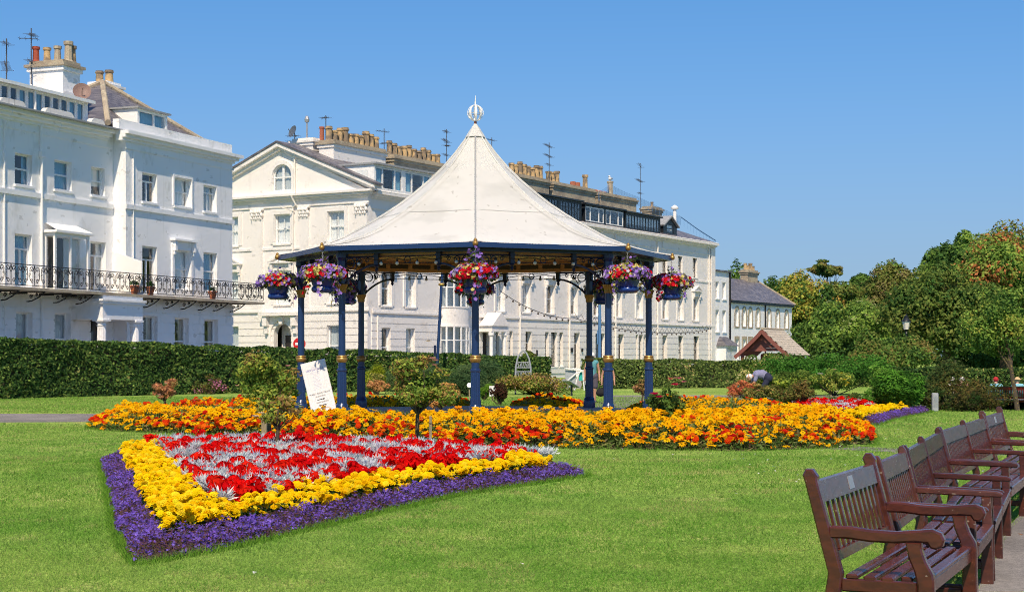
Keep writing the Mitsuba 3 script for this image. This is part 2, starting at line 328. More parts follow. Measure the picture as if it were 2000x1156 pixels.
        if sill and not arch: s.put('sill', MB().box(x0 - 0.08, x1 + 0.08, y - 0.1, y + dep + 0.001, z0 - 0.1, z0 - 0.002), s.wall, w)
        return w
    def surround(s, x0, x1, z0, z1, y=0.0, w=0.22, proud=0.07, hood=None, parent=None):
        p = sbox(x0 - w, z0, x1 + w, z1 + w).difference(sbox(x0 - 0.02, z0 - 1, x1 + 0.02, z1 + 0.02))
        k = s.put('window_surround', MB().poly(p, y - proud, y - 0.001), None, parent)
        zt = z1 + w
        if hood:
            m = MB()
            m.box(x0 - w - 0.02, x1 + w + 0.02, y - 0.10, y - 0.002, zt + 0.002, zt + 0.22)
            for xx in (x0 - w + 0.02, x1 + w - 0.2):
                m.box(xx, xx + 0.18, y - 0.24, y - 0.101, zt - 0.28, zt + 0.2)
                m.box(xx + 0.02, xx + 0.16, y - 0.17, y - 0.101, zt - 0.46, zt - 0.282)
            m.box(x0 - w - 0.12, x1 + w + 0.12, y - 0.32, y - 0.001, zt + 0.222, zt + 0.32)
            if hood == 'ped':
                xm = (x0 + x1) / 2; a, b = x0 - w - 0.14, x1 + w + 0.14; zz = zt + 0.322; hh = (b - a) * 0.24
                m.poly(Polygon([(a + 0.12, zz), (b - 0.12, zz), (xm, zz + hh - 0.06)]), y - 0.2, y - 0.002)
                for q in (Polygon([(a, zz), (a + 0.25, zz), (xm, zz + hh - 0.1), (xm, zz + hh)]), Polygon([(b, zz), (xm, zz + hh), (xm, zz + hh - 0.1), (b - 0.25, zz)])): m.poly(q, y - 0.34, y - 0.201)
            s.put('hood', m, None, k)
        return k
    def cornice(s, x0, x1, z, y=0.0, steps=((0.10, 0.14), (0.26, 0.16), (0.44, 0.16)), name='cornice', ends=True):
        m = MB(); zz = z
        for i, (p, h) in enumerate(steps):
            e = p if ends else 0
            m.box(x0 - e * 0, x1 + e * (1 if ends else 0), y - p, y - 0.0 + (0.0005 * i), zz + 0.001 * (i > 0), zz + h); zz += h
        return s.put(name, m)
def chimney(F, x0, x1, y0, y1, z0, z1, pots, mat, along='x', potmat='pot_buff', ph=0.75, pr_=0.15, seed=0, cap='stone'):
    r = np.random.default_rng(seed + 5)
    c = F.put('chimney_stack', MB().box(x0, x1, y0, y1, z0, z1 - 0.45).box(x0 - 0.10, x1 + 0.10, y0 - 0.10, y1 + 0.10, z1 - 0.448, z1 - 0.25), mat)
    F.put('cap', MB().box(x0 - 0.2, x1 + 0.2, y0 - 0.2, y1 + 0.2, z1 - 0.249, z1 - 0.12).box(x0 - 0.02, x1 + 0.02, y0 - 0.02, y1 + 0.02, z1 - 0.119, z1 + 0.05), cap, c)
    for i in range(pots):
        t = (i + 0.5) / pots; x, y = (x0 + (x1 - x0) * t, (y0 + y1) / 2) if along == 'x' else ((x0 + x1) / 2, y0 + (y1 - y0) * t)
        h = ph * r.uniform(0.74, 1.16); R = pr_ * r.uniform(0.9, 1.1)
        m = MB().lathe([(R * 1.15, z1 + 0.02), (R * 1.15, z1 + 0.08), (R * 0.98, z1 + 0.12), (R * 0.85, z1 + h * 0.8), (R * 1.12, z1 + h * 0.83), (R * 1.12, z1 + h * 0.9), (R * 0.95, z1 + h * 0.93), (R * 1.0, z1 + h), (R * 0.7, z1 + h), (R * 0.65, z1 + h * 0.5)], 12, cx=x, cy=y)
        F.put('chimney_pot', m, potmat, c, smooth=40)
    return c
def aerial(F, x, y, z0, z1, arms, name='aerial', mat='aerial_metal'):
    m = MB().tube([(x, y, z0), (x, y, z1)], 0.03, 5)
    for (dz, L, ang, n) in arms:
        a = math.radians(ang); d = np.array([math.cos(a), math.sin(a), 0.05]); q = np.array([x, y, z1 - dz]); e = np.array([-d[1], d[0], 0])
        m.tube([q - d * L * 0.35, q + d * L * 0.65], 0.018, 4)
        for i in range(n):
            c = q + d * L * (-0.33 + 0.96 * i / max(1, n - 1)); l = 0.2 + 0.1 * (i == 0)
            m.tube([c - e * l, c + e * l], 0.011, 4, False)
            m.tube([c - [0, 0, 0.09], c + [0, 0, 0.09]], 0.009, 4, False)
    return F.put(name, m, mat)
def dish(F, x, y, z, r, mat, face=-90):
    a = math.radians(face); d = np.array([math.cos(a), math.sin(a), 0.35]); R = rodr(np.zeros(3), d)
    m = MB().lathe([(r * t, 0.22 * r * t * t) for t in np.linspace(0.02, 1, 7)] + [(r, 0.24 * r), (r * 0.5, 0.03 * r)], 18)
    v = np.vstack(m.v) @ R.T + [x, y, z]; M = MB().add(v, np.vstack(m.f))
    M.tube([(x, y, z), (x - d[0] * 0.2, y - d[1] * 0.2, z - 0.35)], 0.03, 5); q = np.array([x, y, z])
    M.tube([q - [0, 0, r * 0.8], q + d * r * 0.9], 0.015, 4); M.sphere(q + d * r * 0.9, 0.04, 1)
    return F.put('satellite_dish', M, mat, smooth=40)

# --- the white house on the left (two fronts, one 0.71 m behind the other)
W = thing('white_house', 'white stucco house with iron balcony and slate roof behind the left hedge', 'house')
A = Fac(W, -14.795, 84.0, 68.6, 'white_stucco')
CB, CW, CC, BG = ('curtain_blue', 'full'), ('curtain_white', 'full'), ('curtain_cream', 'pair'), ('blind_grey', 'full')
for (x0, x1, z0, z1, k, c) in [(-8.2, -6.95, 9.05, 10.45, 'trans', None), (-5.5, -4.0, 9.1, 10.5, 'sash', CW), (-2.8, -1.55, 9.05, 10.4, 'trans', BG),
                               (-8.2, -6.95, 4.62, 6.92, 'trans', ('curtain_cream', 'left')), (-5.5, -4.05, 4.95, 6.9, 'sash', CW), (-2.8, -1.5, 4.95, 6.95, 'sash', CB),
                               (-8.2, -7.0, 1.1, 3.55, 'sash', CC), (-5.5, -4.25, 1.1, 3.52, 'sash', CC), (-2.8, -1.5, 1.1, 3.5, 'sash', CC)]:
    A.window(x0, x1, z0, z1, 0.0, kind=k, curtain=c, sill=z0 > 8 or z0 < 2)
for (x0, x1, z0, z1, k, c) in [(-16.65, -15.5, 9.05, 10.42, 'sash', ('curtain_blue', 'pair')), (-13.95, -12.7, 9.1, 10.43, 'sash', CB), (-11.25, -10.2, 9.1, 10.42, 'sash', ('curtain_white', 'blind')), (-19.3, -18.1, 9.05, 10.42, 'sash', CW),
                               (-16.65, -15.5, 4.62, 6.92, 'trans', CB), (-11.3, -10.1, 4.62, 6.95, 'trans', ('curtain_white', 'pair')), (-19.3, -18.1, 4.62, 6.92, 'trans', CW),
                               (-16.65, -15.55, 1.1, 3.52, 'sash', BG), (-14.0, -12.85, 1.1, 3.55, 'sash', ('blind_grey', 'full')), (-19.3, -18.1, 1.1, 3.5, 'sash', BG)]:
    A.window(x0, x1, z0, z1, 0.71, kind=k, curtain=c, sill=z0 > 8 or z0 < 2)
A.holes.append((sbox(-14.55, 4.62, -12.35, 6.95), 0.71)); A.holes.append((sbox(-11.35, 0.1, -10.25, 3.35), 0.71))
wl = A.facade(-9.53, 0, 0, 12.2); wr = A.facade(-26, -9.535, 0, 12.2, 0.71)
A.box('return_wall', -9.53, -9.18, 0.352, 1.6, 0, 12.2); A.box('end_wall', -0.35, 0, 0.352, 10.5, 0, 12.2); A.box('rear_wall', -26, 0, 10.502, 10.8, 0, 12.2)
A.box('room_back', -26, -0.352, 3.4, 3.5, 0, 12.2, mat='room')
for z in (4.4, 8.6): A.box('floor_slab', -26, -0.352, 1.07, 3.398, z, z + 0.2, mat='room')
A.courses(wl, -9.53, 0, 0.3, 4.2, 0.0); A.courses(wr, -20, -9.6, 0.3, 4.2, 0.71)
for (a, b, y) in ((-9.62, 0.08, 0), (-26, -9.625, 0.71)):
    A.box('string_course', a, b, y - 0.10, y - 0.001, 8.58, 8.8); A.box('string_course', a, b, y - 0.05, y - 0.001, 11.42, 11.5)
A.cornice(-9.95, 0, 11.78, 0.0); A.cornice(-26, -9.955, 11.78, 0.71, ends=False)
A.box('cornice_return', -9.95, -9.532, 0.002, 0.27, 11.78, 12.24)
A.box('roof_deck', -26, 0, 0.0, 10.8, 12.242, 12.3, mat='lead')
A.box('parapet', -10.0, 0.05, 0.05, 0.4, 12.302, 12.78); A.box('parapet', -0.3, 0.05, 0.402, 8, 12.302, 12.78)
for i, (a, b) in enumerate([(-17.75, -15.75), (-14.7, -12.35), (-11.35, -10.02), (-21.5, -19.2)]):
    e = 0.4; n = 7; up = [(a + e * t, 12.302 + 0.40 * math.sin(t * PI / 2)) for t in np.linspace(0, 1, n)]; dn = [(b - e * (1 - t), 12.302 + 0.40 * math.cos(t * PI / 2)) for t in np.linspace(0, 1, n)]
    A.put('broken_parapet', MB().poly(Polygon(up + dn), 0.72, 1.0), 'weathered_stucco')
A.put('window_screen', MB().poly(Polygon([(0.715, 4.6), (-0.93, 4.6), (-0.93, 6.05), (0.715, 6.6)]), -9.60, -9.52).tm().apply_transform(np.array([[0, 1, 0, 0], [1, 0, 0, 0], [0, 0, 1, 0], [0, 0, 0, 1.]])), 'white_paint')
# attic range with a long window band
at_ = []
for i in range(9): at_.append((-17.62 - 2.4 + i * 0.62 - 0.0, i))
for g0, n in ((-21.2, 5), (-17.7, 6), (-14.15, 6)):
    for i in range(n):
        x0 = g0 + i * 0.6
        A.window(x0, x0 + 0.56, 12.36, 13.49, 1.55, dep=0.05, kind='plain', curtain=('curtain_blue', 'full') if i % 6 in (0, 5) or (i == 4 and g0 > -18) else None, sill=False)
A.facade(-26, -10.35, 12.302, 13.55, 1.55, th=0.15, name='attic_wall')
A.box('attic_room', -26, -10.36, 3.4, 3.5, 12.302, 13.5, mat='room'); A.box('attic_side', -10.36, -10.2, 1.702, 6, 12.302, 13.5)
A.box('attic_roof', -26, -10.15, 1.35, 7.5, 13.552, 13.66, mat='lead'); A.box('attic_gutter', -26, -10.15, 1.26, 1.349, 13.50, 13.64, mat='white_paint')
A.put('attic_pipe', MB().tube([(-14.35, 1.45, 13.5), (-14.35, 1.45, 12.45)], 0.06, 6), 'white_paint')
apex = (-5.0, 4.6, 15.55); c4 = [(-9.9, 0.75, 12.62), (-0.75, 0.75, 12.62), (-0.75, 8.4, 12.62), (-9.9, 8.4, 12.62)]
A.put('roof', MB().add(c4 + [apex], [[0, 1, 4], [1, 2, 4], [2, 3, 4], [3, 0, 4], [0, 3, 2], [0, 2, 1]]), 'slate')
for i, c in enumerate(c4[:2] + c4[3:]):
    a, b = np.array(c), np.array(apex); n = 13
    for j in range(n):
        p, q = a + (b - a) * j / n, a + (b - a) * (j + 1.08) / n
        A.put('ridge_tile', MB().tube([p + [0, 0, 0.02], q + [0, 0, 0.05]], [0.15, 0.13], 7), 'stone', W + '__roof')
D = A.put('dormer', MB().poly(sbox(-7.8, 12.75, -5.25, 13.62).difference(sbox(-7.62, 12.82, -5.42, 13.5)), 0.55, 0.68).box(-7.8, -7.7, 0.682, 3.4, 12.75, 13.62).box(-5.35, -5.25, 0.682, 3.4, 12.75, 13.62), 'white_paint')
A.box('roof_deck', -7.95, -5.1, 0.4, 3.6, 13.622, 13.7, mat='lead', parent=D)
for a, b in ((-7.62, -6.42), (-6.34, -5.42)):
    A.put('pane', MB().add([[a, 0.62, 12.82], [b, 0.62, 12.82], [b, 0.62, 13.5], [a, 0.62, 13.5]], [[0, 1, 2, 3]]), 'glass', D)
A.box('mullion', -6.42, -6.34, 0.56, 0.66, 12.82, 13.5, mat='white_paint', parent=D)
A.put('curtain', MB().add(np.array([[x, 0.8 + 0.05 * math.sin(x * 30), z] for z in (12.8, 13.5) for x in np.linspace(-7.68, -5.38, 90)]), np.stack([np.arange(89), np.arange(1, 90), np.arange(91, 180), np.arange(90, 179)], 1)), 'curtain_blue', D)
ch = chimney(A, -10.85, -9.55, 2.6, 4.5, 12.3, 15.55, 0, 'white_stucco')
A.put('base_offset', MB().box(-10.95, -9.25, 2.5, 4.6, 12.3, 14.1), 'white_stucco', ch)
for (x, y, h, R, mt) in [(-10.65, 4.3, 0.75, 0.16, 'pot_red'), (-10.4, 3.85, 0.72, 0.17, 'pot_buff'), (-10.2, 3.4, 0.8, 0.17, 'stone'), (-10.1, 2.85, 1.0, 0.2, 'stone'), (-9.75, 2.9, 0.85, 0.19, 'pot_buff')]:
    A.put('chimney_pot', MB().lathe([(R * 1.25, 15.58), (R * 1.2, 15.62), (R, 15.7), (R * 0.85, 15.58 + h * 0.8), (R * 1.15, 15.58 + h * 0.84), (R * 1.15, 15.58 + h), (R * 0.8, 15.58 + h), (R * 0.7, 15.8)], 8 if mt == 'stone' else 12, cx=x, cy=y), mt, ch)
chimney(A, -3.75, -2.6, 5.2, 6.4, 12.6, 15.85, 2, 'white_stucco', 'y', seed=3, ph=0.8, pr_=0.2, cap='white_stucco')
chimney(A, -17.6, -16.0, 5.5, 6.7, 12.3, 15.1, 3, 'stone', 'x', seed=4, ph=0.6, pr_=0.2)
A.box('party_wall', -16.5, -10.9, 6.2, 6.5, 13.3, 14.6, mat='stone')
aerial(A, -12.9, 4.2, 13.6, 16.3, [(0.25, 0.7, 200, 4), (1.35, 1.9, 215, 9)]); aerial(A, -11.0, 4.3, 14.5, 17.15, [(0.3, 0.9, 20, 5), (0.5, 0.9, 110, 4), (1.6, 0.8, 200, 4)])
dish(A, -10.75, 1.6, 14.0, 0.42, 'dish_brown', -140)
# balcony
Bc = A.put('balcony', MB().box(-26, 1.55, -1.05, -0.002, 4.38, 4.5).box(-26, -9.66, -0.001, 0.66, 4.38, 4.5), 'stone')
A.put('rail', MB().beam((-26, -1.0, 5.45), (1.5, -1.0, 5.45), 0.05, 0.035).beam((-26, -1.0, 4.58), (1.5, -1.0, 4.58), 0.04, 0.03).beam((1.5, -1.0, 5.45), (1.5, 0.9, 5.45), 0.05, 0.035), 'black_iron', Bc)
def spiral(cx, cz, r0, r1, a0, a1, n=15):
    t = np.linspace(0, 1, n); r = r0 + (r1 - r0) * t; a = a0 + (a1 - a0) * t
    return np.stack([cx + r * np.cos(a), 0 * t, cz + r * np.sin(a)], 1)
def scroll_panel():
    m = MB()
    for s in (-1, 1):
        up = spiral(0.20, 0.66, 0.03, 0.13, -PI * 1.2, PI * 1.05 - PI * 0.0)[:, :]
        lo = spiral(0.20, 0.16, 0.10, 0.03, PI * 0.9, -PI * 1.3)
        path = np.vstack([up, [[0.10, 0, 0.52], [0.22, 0, 0.40], [0.10, 0, 0.27]] if False else [[0.075, 0, 0.55], [0.05, 0, 0.42], [0.07, 0, 0.28]], lo]) * [s, 1, 1]
        m.tube(path, 0.020, 4, False)
        m.tube(spiral(0.09, 0.44, 0.05, 0.02, 0, PI * 1.6, 8) * [s, 1, 1], 0.014, 4, False)
    m.tube([(-0.38, 0, 0), (-0.38, 0, 0.84)], 0.019, 5, False)
    m.tube([(-0.36, 0, 0.80), (-0.30, 0, 0.60), (-0.37, 0, 0.5)], 0.012, 4, False); m.tube([(0.36, 0, 0.80), (0.30, 0, 0.60), (0.37, 0, 0.5)], 0.012, 4, False)
    return m
sp = shared(scroll_panel(), 'black_iron')
for i in range(33):
    put('scroll_panel', sp, None, Bc, A.tw @ tr(1.12 - i * 0.76, -1.0, 4.6))
for i in range(2): put('scroll_panel', sp, None, Bc, A.tw @ tr(1.5, -0.62 + i * 0.76, 4.6, 90))
def bracket_mesh():
    return MB().beam((0, 0, -0.03), (0, -0.95, -0.03), 0.05, 0.05).tube([(0, 0, -0.42), (0, -0.25, -0.40), (0, -0.6, -0.25), (0, -0.9, -0.06)], 0.03, 5).tube(spiral(0.22, -0.2, 0.10, 0.02, 0, 9)[:, [1, 0, 2]] * [1, -1, 1], 0.022, 4).tube(spiral(0.5, -0.14, 0.07, 0.02, 0, 9)[:, [1, 0, 2]] * [1, -1, 1], 0.02, 4)
bk = shared(bracket_mesh(), 'black_iron')
for x in (-0.35, -2.0, -3.4, -5.0, -6.5, -8.2): put('bracket', bk, None, Bc, A.tw @ tr(x, -0.045, 4.37))
for x in (-13.4, -15.0, -16.8, -18.5, -20.2): put('bracket', bk, None, Bc, A.tw @ tr(x, -0.05, 4.37)); A.put('cantilever', MB().box(x - 0.04, x + 0.04, -0.05, 0.70, 4.28, 4.375), 'black_iron', Bc)
# portico
Po = A.put('portico', MB().box(-12.75, -9.65, -1.02, 0.66, 3.28, 4.0).box(-12.9, -9.6, -1.14, 0.66, 4.002, 4.1).box(-12.98, -9.58, -1.2, 0.66, 4.102, 4.2).box(-12.7, -9.6, -1.0, 0.66, 4.202, 4.372), 'white_stucco')
for x, y in ((-12.5, -0.78), (-9.95, -0.78)):
    A.put('column', MB().lathe([(0.30, 0.0), (0.30, 0.2), (0.24, 0.3), (0.24, 0.4), (0.20, 2.95), (0.24, 3.0), (0.20, 3.03), (0.20, 3.1), (0.28, 3.17), (0.28, 3.279)], 32, 16, 0.07, x, y).box(x - 0.3, x + 0.3, y - 0.3, y + 0.3, 3.19, 3.278), 'white_stucco', Po, smooth=25)
A.put('door', MB().box(-11.35, -10.25, 0.9, 0.96, 0.1, 2.2), 'door_navy'); A.put('door_light', MB().add([[-11.35, 0.92, 2.3], [-10.25, 0.92, 2.3], [-10.25, 0.92, 3.35], [-11.35, 0.92, 3.35]], [[0, 1, 2, 3]]), 'glass')
A.box('door_transom', -11.35, -10.25, 0.88, 0.98, 2.202, 2.3, mat='white_paint')
# bay window of the first floor
By = A.put('bay_window', MB().box(-14.7, -12.2, 0.1, 0.70, 4.5, 4.62).box(-14.7, -12.2, 0.1, 0.70, 6.95, 7.1).box(-14.7, -14.58, 0.1, 0.2, 4.62, 6.95).box(-12.32, -12.2, 0.1, 0.2, 4.62, 6.95).box(-13.6, -13.5, 0.1, 0.2, 4.62, 6.95).box(-14.7, -14.6, 0.58, 0.70, 4.62, 6.95).box(-12.3, -12.2, 0.58, 0.70, 4.62, 6.95), 'white_paint')
A.put('canopy', MB().poly(Polygon([(-14.85, 7.1), (-12.05, 7.1), (-12.1, 7.2), (-14.8, 7.2)]), -0.08, 0.70).add([[-14.8, -0.06, 7.2], [-12.1, -0.06, 7.2], [-12.3, 0.70, 7.55], [-14.6, 0.70, 7.55]], [[0, 1, 2, 3]]), 'white_paint', By)
for q in ([[-14.58, 0.15, 4.62], [-13.6, 0.15, 4.62], [-13.6, 0.15, 6.95], [-14.58, 0.15, 6.95]], [[-13.5, 0.15, 4.62], [-12.32, 0.15, 4.62], [-12.32, 0.15, 6.95], [-13.5, 0.15, 6.95]], [[-14.65, 0.2, 4.62], [-14.65, 0.58, 4.62], [-14.65, 0.58, 6.95], [-14.65, 0.2, 6.95]], [[-12.25, 0.2, 4.62], [-12.25, 0.58, 4.62], [-12.25, 0.58, 6.95], [-12.25, 0.2, 6.95]]):
    A.put('pane', MB().add(q, [[0, 1, 2, 3]]), 'glass', By)
A.put('curtain', MB().box(-13.4, -12.5, 0.62, 0.66, 4.7, 6.9), 'blind_grey', By)
A.surround(-5.5, -4.05, 4.95, 6.9, 0.0, hood='flat'); A.surround(-5.5, -4.0, 9.1, 10.5, 0.0, w=0.14)
A.put('down_pipe', MB().tube([(-15.0, 0.62, 12.0), (-15.0, 0.62, 10.5), (-14.95, 0.62, 10.3), (-14.95, 0.62, 0.3)], 0.065, 7).box(-15.08, -14.82, 0.5, 0.70, 10.4, 10.65), 'white_paint')
A.put('down_pipe', MB().tube([(-9.0, -0.05, 11.3), (-9.0, -0.05, 6.0)], 0.035, 6), 'white_paint')
A.put('down_pipe', MB().tube([(-17.4, 0.66, 11.7), (-17.4, 0.66, 0.3)], 0.04, 6), 'white_paint')
A.put('cable', MB().tube([(-14.3, 0.25, 12.3), (-14.1, 0.2, 11.9), (-14.3, 0.25, 11.5)], 0.018, 4), 'white_paint')
A.put('cable', MB().tube([(-17.3, 0.25, 12.4), (-17.4, 0.24, 12.0), (-17.4, 0.66, 11.4)], 0.018, 4), 'white_paint')
for i, x in enumerate((-9.85, -8.55, -3.05)):
    k = thing('potted_plant', ['green plant in a terracotta pot, left of the two pots above the portico', 'green plant in a terracotta pot, right of the two pots above the portico', 'lone terracotta pot on the balcony towards the right end'][i], 'plant pot')
    put('pot', MB().lathe([(0.13, 0), (0.21, 0.36), (0.24, 0.36), (0.24, 0.42), (0.19, 0.42), (0.17, 0.3)], 14), 'terracotta', k, A.tw @ tr(x, -0.7, 4.502), 30)
    r = np.random.default_rng(i); m = MB()
    for j in range(60):
        d = r.normal(size=3); d[2] = abs(d[2]); d /= np.linalg.norm(d); c = np.array([0, 0, 0.5]) + d * r.uniform(0.05, 0.22); e = np.cross(d, r.normal(size=3)); e /= np.linalg.norm(e)
        m.add([c - e * 0.05, c + d * 0.07, c + e * 0.05, c - d * 0.04], [[0, 1, 2, 3]], (0.03, 0.08, 0.02))
    put('leaves', m, 'leaf', k, A.tw @ tr(x, -0.7, 4.45))

# --- the pediment house: end pavilion of the terrace, front facing the garden, flank along the street
BX, BY = -9.065, 100.0
P = thing('pediment_house', 'cream house with a pediment, arched gable window and leaf capitals', 'house')
B = Fac(P, BX, BY, -30.5, 'cream_stucco')
C0 = Fac(P, BX, BY, 59.5, 'cream_stucco')
ap, hw = -6.95, 7.2
for xc in (-11.2, -6.85, -2.5):
    B.window(xc - 0.65, xc + 0.65, 8.95, 10.85, kind='sash2', curtain=('curtain_white', 'full'))
    B.window(xc - 0.65, xc + 0.65, 5.0, 7.2, kind='sash', curtain=('curtain_white', 'low') if xc < -5 else ('curtain_white', 'full'))
    B.surround(xc - 0.65, xc + 0.65, 8.95, 10.85, w=0.3)
    B.surround(xc - 0.65, xc + 0.65, 5.0, 7.2, w=0.25, hood='ped')
for xc in (-11.2, -2.5): B.window(xc - 0.7, xc + 0.7, 0.9, 3.6, kind='sash', curtain=('blind_grey', 'full'))
door = sbox(-7.5, 0.1, -6.1, 3.05).union(Point(-6.8, 3.05).buffer(0.7, 12))
B.holes.append((door, 0.0))
bw = B.facade(-14.6, 0, 0, 12.0); cs = B.courses(bw, -14.6, 0.0, 0.3, 4.3)
B.put('door', MB().box(-7.25, -6.2, 0.8, 0.88, 0.1, 3.0), 'door_dark'); B.box('doorway_back', -7.6, -6.0, 0.881, 0.98, 0.05, 3.9)
Pd = B.put('door_surround', MB().poly(sbox(-8.0, 0.1, -5.6, 4.25).difference(door.buffer(0.22)), -0.16, -0.062), None)
B.put('console', MB().box(-8.15, -7.8, -0.5, -0.162, 3.6, 4.2).box(-8.1, -7.85, -0.34, -0.162, 3.1, 3.598), None, Pd); B.put('console', MB().box(-5.8, -5.45, -0.5, -0.162, 3.6, 4.2).box(-5.75, -5.5, -0.34, -0.162, 3.1, 3.598), None, Pd)
B.put('keystone', MB().poly(Polygon([(-6.92, 3.72), (-6.68, 3.72), (-6.6, 4.2), (-7.0, 4.2)]), -0.3, -0.162), None, Pd)
B.box('door_hood', -8.4, -5.2, -0.62, -0.0615, 4.252, 4.45)
B.box('string_course', -14.6, 0.16, -0.16, -0.0625, 4.48, 4.62); B.box('string_course', -14.6, 0.10, -0.10, -0.0625, 4.622, 4.76)
B.box('sill_band', -14.6, 0.08, -0.08, -0.001, 8.55, 8.7)
for x0, x1 in ((-14.3, -13.3), (-9.4, -8.35), (-5.45, -4.55), (-0.95, 0.06)):
    pl = B.put('pilaster', MB().box(x0 + 0.08, x1 - 0.08, -0.12, -0.0015, 4.762, 10.5), None)
    m = MB().box(x0 + 0.06, x1 - 0.06, -0.14, -0.0015, 10.502, 10.6).box(x0, x1, -0.22, -0.0015, 11.18, 11.28)
    r = np.random.default_rng(int(x0 * -10))
    for row, (zz, pj) in enumerate(((10.62, 0.16), (10.82, 0.2), (11.02, 0.24))):
        for j in range(5):
            xx = x0 + 0.1 + (x1 - x0 - 0.2) * (j + 0.5 * (row % 2)) / 4.5
            m.sphere((xx, -pj + 0.02, zz + 0.06), 0.125 - 0.03 * (j % 2), 1, (0.8, 1.0, 1.2))
    B.put('capital', m, None, pl, smooth=60)
B.box('frieze', -14.6, 0.09, -0.09, -0.001, 11.30, 11.40)
B.cornice(-14.6, 0, 11.70, steps=((0.14, 0.14), (0.34, 0.14), (0.5, 0.14)))
r_ = 0.78; arch = sbox(ap + 0.1 - r_, 12.4, ap + 0.1 + r_, 14.1 - r_ + 0.02).union(Point(ap + 0.1, 14.1 - r_).buffer(r_, 12))
B.window(ap + 0.1 - r_, ap + 0.1 + r_, 12.4, 14.1, y=0.0, dep=0.12, kind='sash2', arch=True, curtain=('blind_grey', 'low'))
B.put('arch_mullion', MB().box(ap + 0.02, ap + 0.18, 0.10, 0.20, 12.45, 14.02), 'white_paint')
B.holes = [h for h in B.holes if h[0].bounds[1] > 12]
B.facade(0, 0, 0, 0, shape=Polygon([(ap - hw, 12.122), (ap + hw - 0.3, 12.122), (ap, 15.15)]), name='gable')
B.put('arch_surround', MB().poly(arch.buffer(0.28).difference(arch.buffer(0.02)).intersection(sbox(-20, 12.13, 0, 20)), -0.09, -0.001), None)
def rake(x0, z0, x1, z1, y0, y1, t, name, mat=None):
    B.put(name, MB().poly(Polygon([(x0, z0), (x1, z1), (x1, z1 + t), (x0, z0 + t)]), y0, y1), mat)
for s in (-1, 1):
    rake(ap + s * (hw + 0.45), 12.0, ap, 15.05, -0.22, 0.0, 0.28, 'raking_cornice'); rake(ap + s * (hw + 0.55), 12.14, ap, 15.25, -0.45, 0.35, 0.24, 'raking_cornice')
    if s < 0: rake(ap + s * (hw + 0.7), 12.32, ap, 15.50, -0.52, 9.0, 0.12, 'roof', 'slate')
    else:
        B.put('roof', MB().poly(Polygon([(ap + hw + 0.7, 12.32), (ap, 15.50), (ap, 15.62), (ap + hw + 0.7, 12.44)]), -0.52, 0.34), 'slate')
        zc = 12.32 + (hw + 0.7 - (-0.5 - ap)) * 3.18 / (hw + 0.7); B.put('roof', MB().poly(Polygon([(-0.5, zc), (ap, 15.50), (ap, 15.62), (-0.5, zc + 0.12)]), 0.341, 9.0), 'slate')
B.put('down_pipe', MB().tube([(-5.75, -0.12, 14.6), (-5.75, -0.12, 12.2), (-5.75, -0.55, 12.0), (-5.6, -0.2, 11.4), (-5.9, -0.12, 11.2), (-5.9, -0.12, 0.3)], 0.06, 6), 'cream_paint')
B.put('security_light', MB().beam((-5.8, -0.1, 11.0), (-6.3, -0.9, 11.25), 0.09, 0.05), 'cream_paint')
chimney(B, -7.6, -5.9, 2.0, 3.2, 14.0, 16.0, 0, 'cream_stucco', cap='cream_stucco')
dish(B, -7.2, 1.6, 16.45, 0.42, 'dish_grey', -110)
B.put('flue', MB().tube([(-6.55, 2.2, 15.9), (-6.55, 2.2, 17.1)], 0.06, 6).lathe([(0.06, 17.1), (0.15, 17.15), (0.17, 17.3), (0.1, 17.5), (0.02, 17.55)], 12, cx=-6.55, cy=2.2), 'steel')
B.put('brick_pot', MB().lathe([(0.16, 15.95), (0.14, 16.7), (0.18, 16.75), (0.18, 16.85), (0.12, 16.85)], 10, cx=-5.85, cy=2.9), 'brick_red')
aerial(B, -5.6, 3.0, 15.0, 17.6, [(0.15, 0.9, 160, 5), (0.9, 0.8, 170, 4)]); aerial(B, -7.9, 2.6, 15.2, 16.6, [(0.25, 1.0, 180, 4), (0.6, 1.0, 180, 4)])
B.box('rear_wall', -14.6, 0, 12.0, 12.3, 0, 12); B.box('side_wall', -14.6, -14.25, 0.352, 11.998, 0, 12.0); B.box('room_back', -14.2, -0.4, 3.0, 3.1, 0, 12, mat='room')
for z in (4.4, 8.5): B.box('floor_slab', -14.2, -0.4, 0.4, 2.99, z, z + 0.2, mat='room')
B.box('attic_floor', -14.2, -0.4, 0.4, 11.9, 11.6, 11.8, mat='room'); B.box('room_back', -10, -4, 2.0, 2.1, 12.0, 14.2, mat='room')

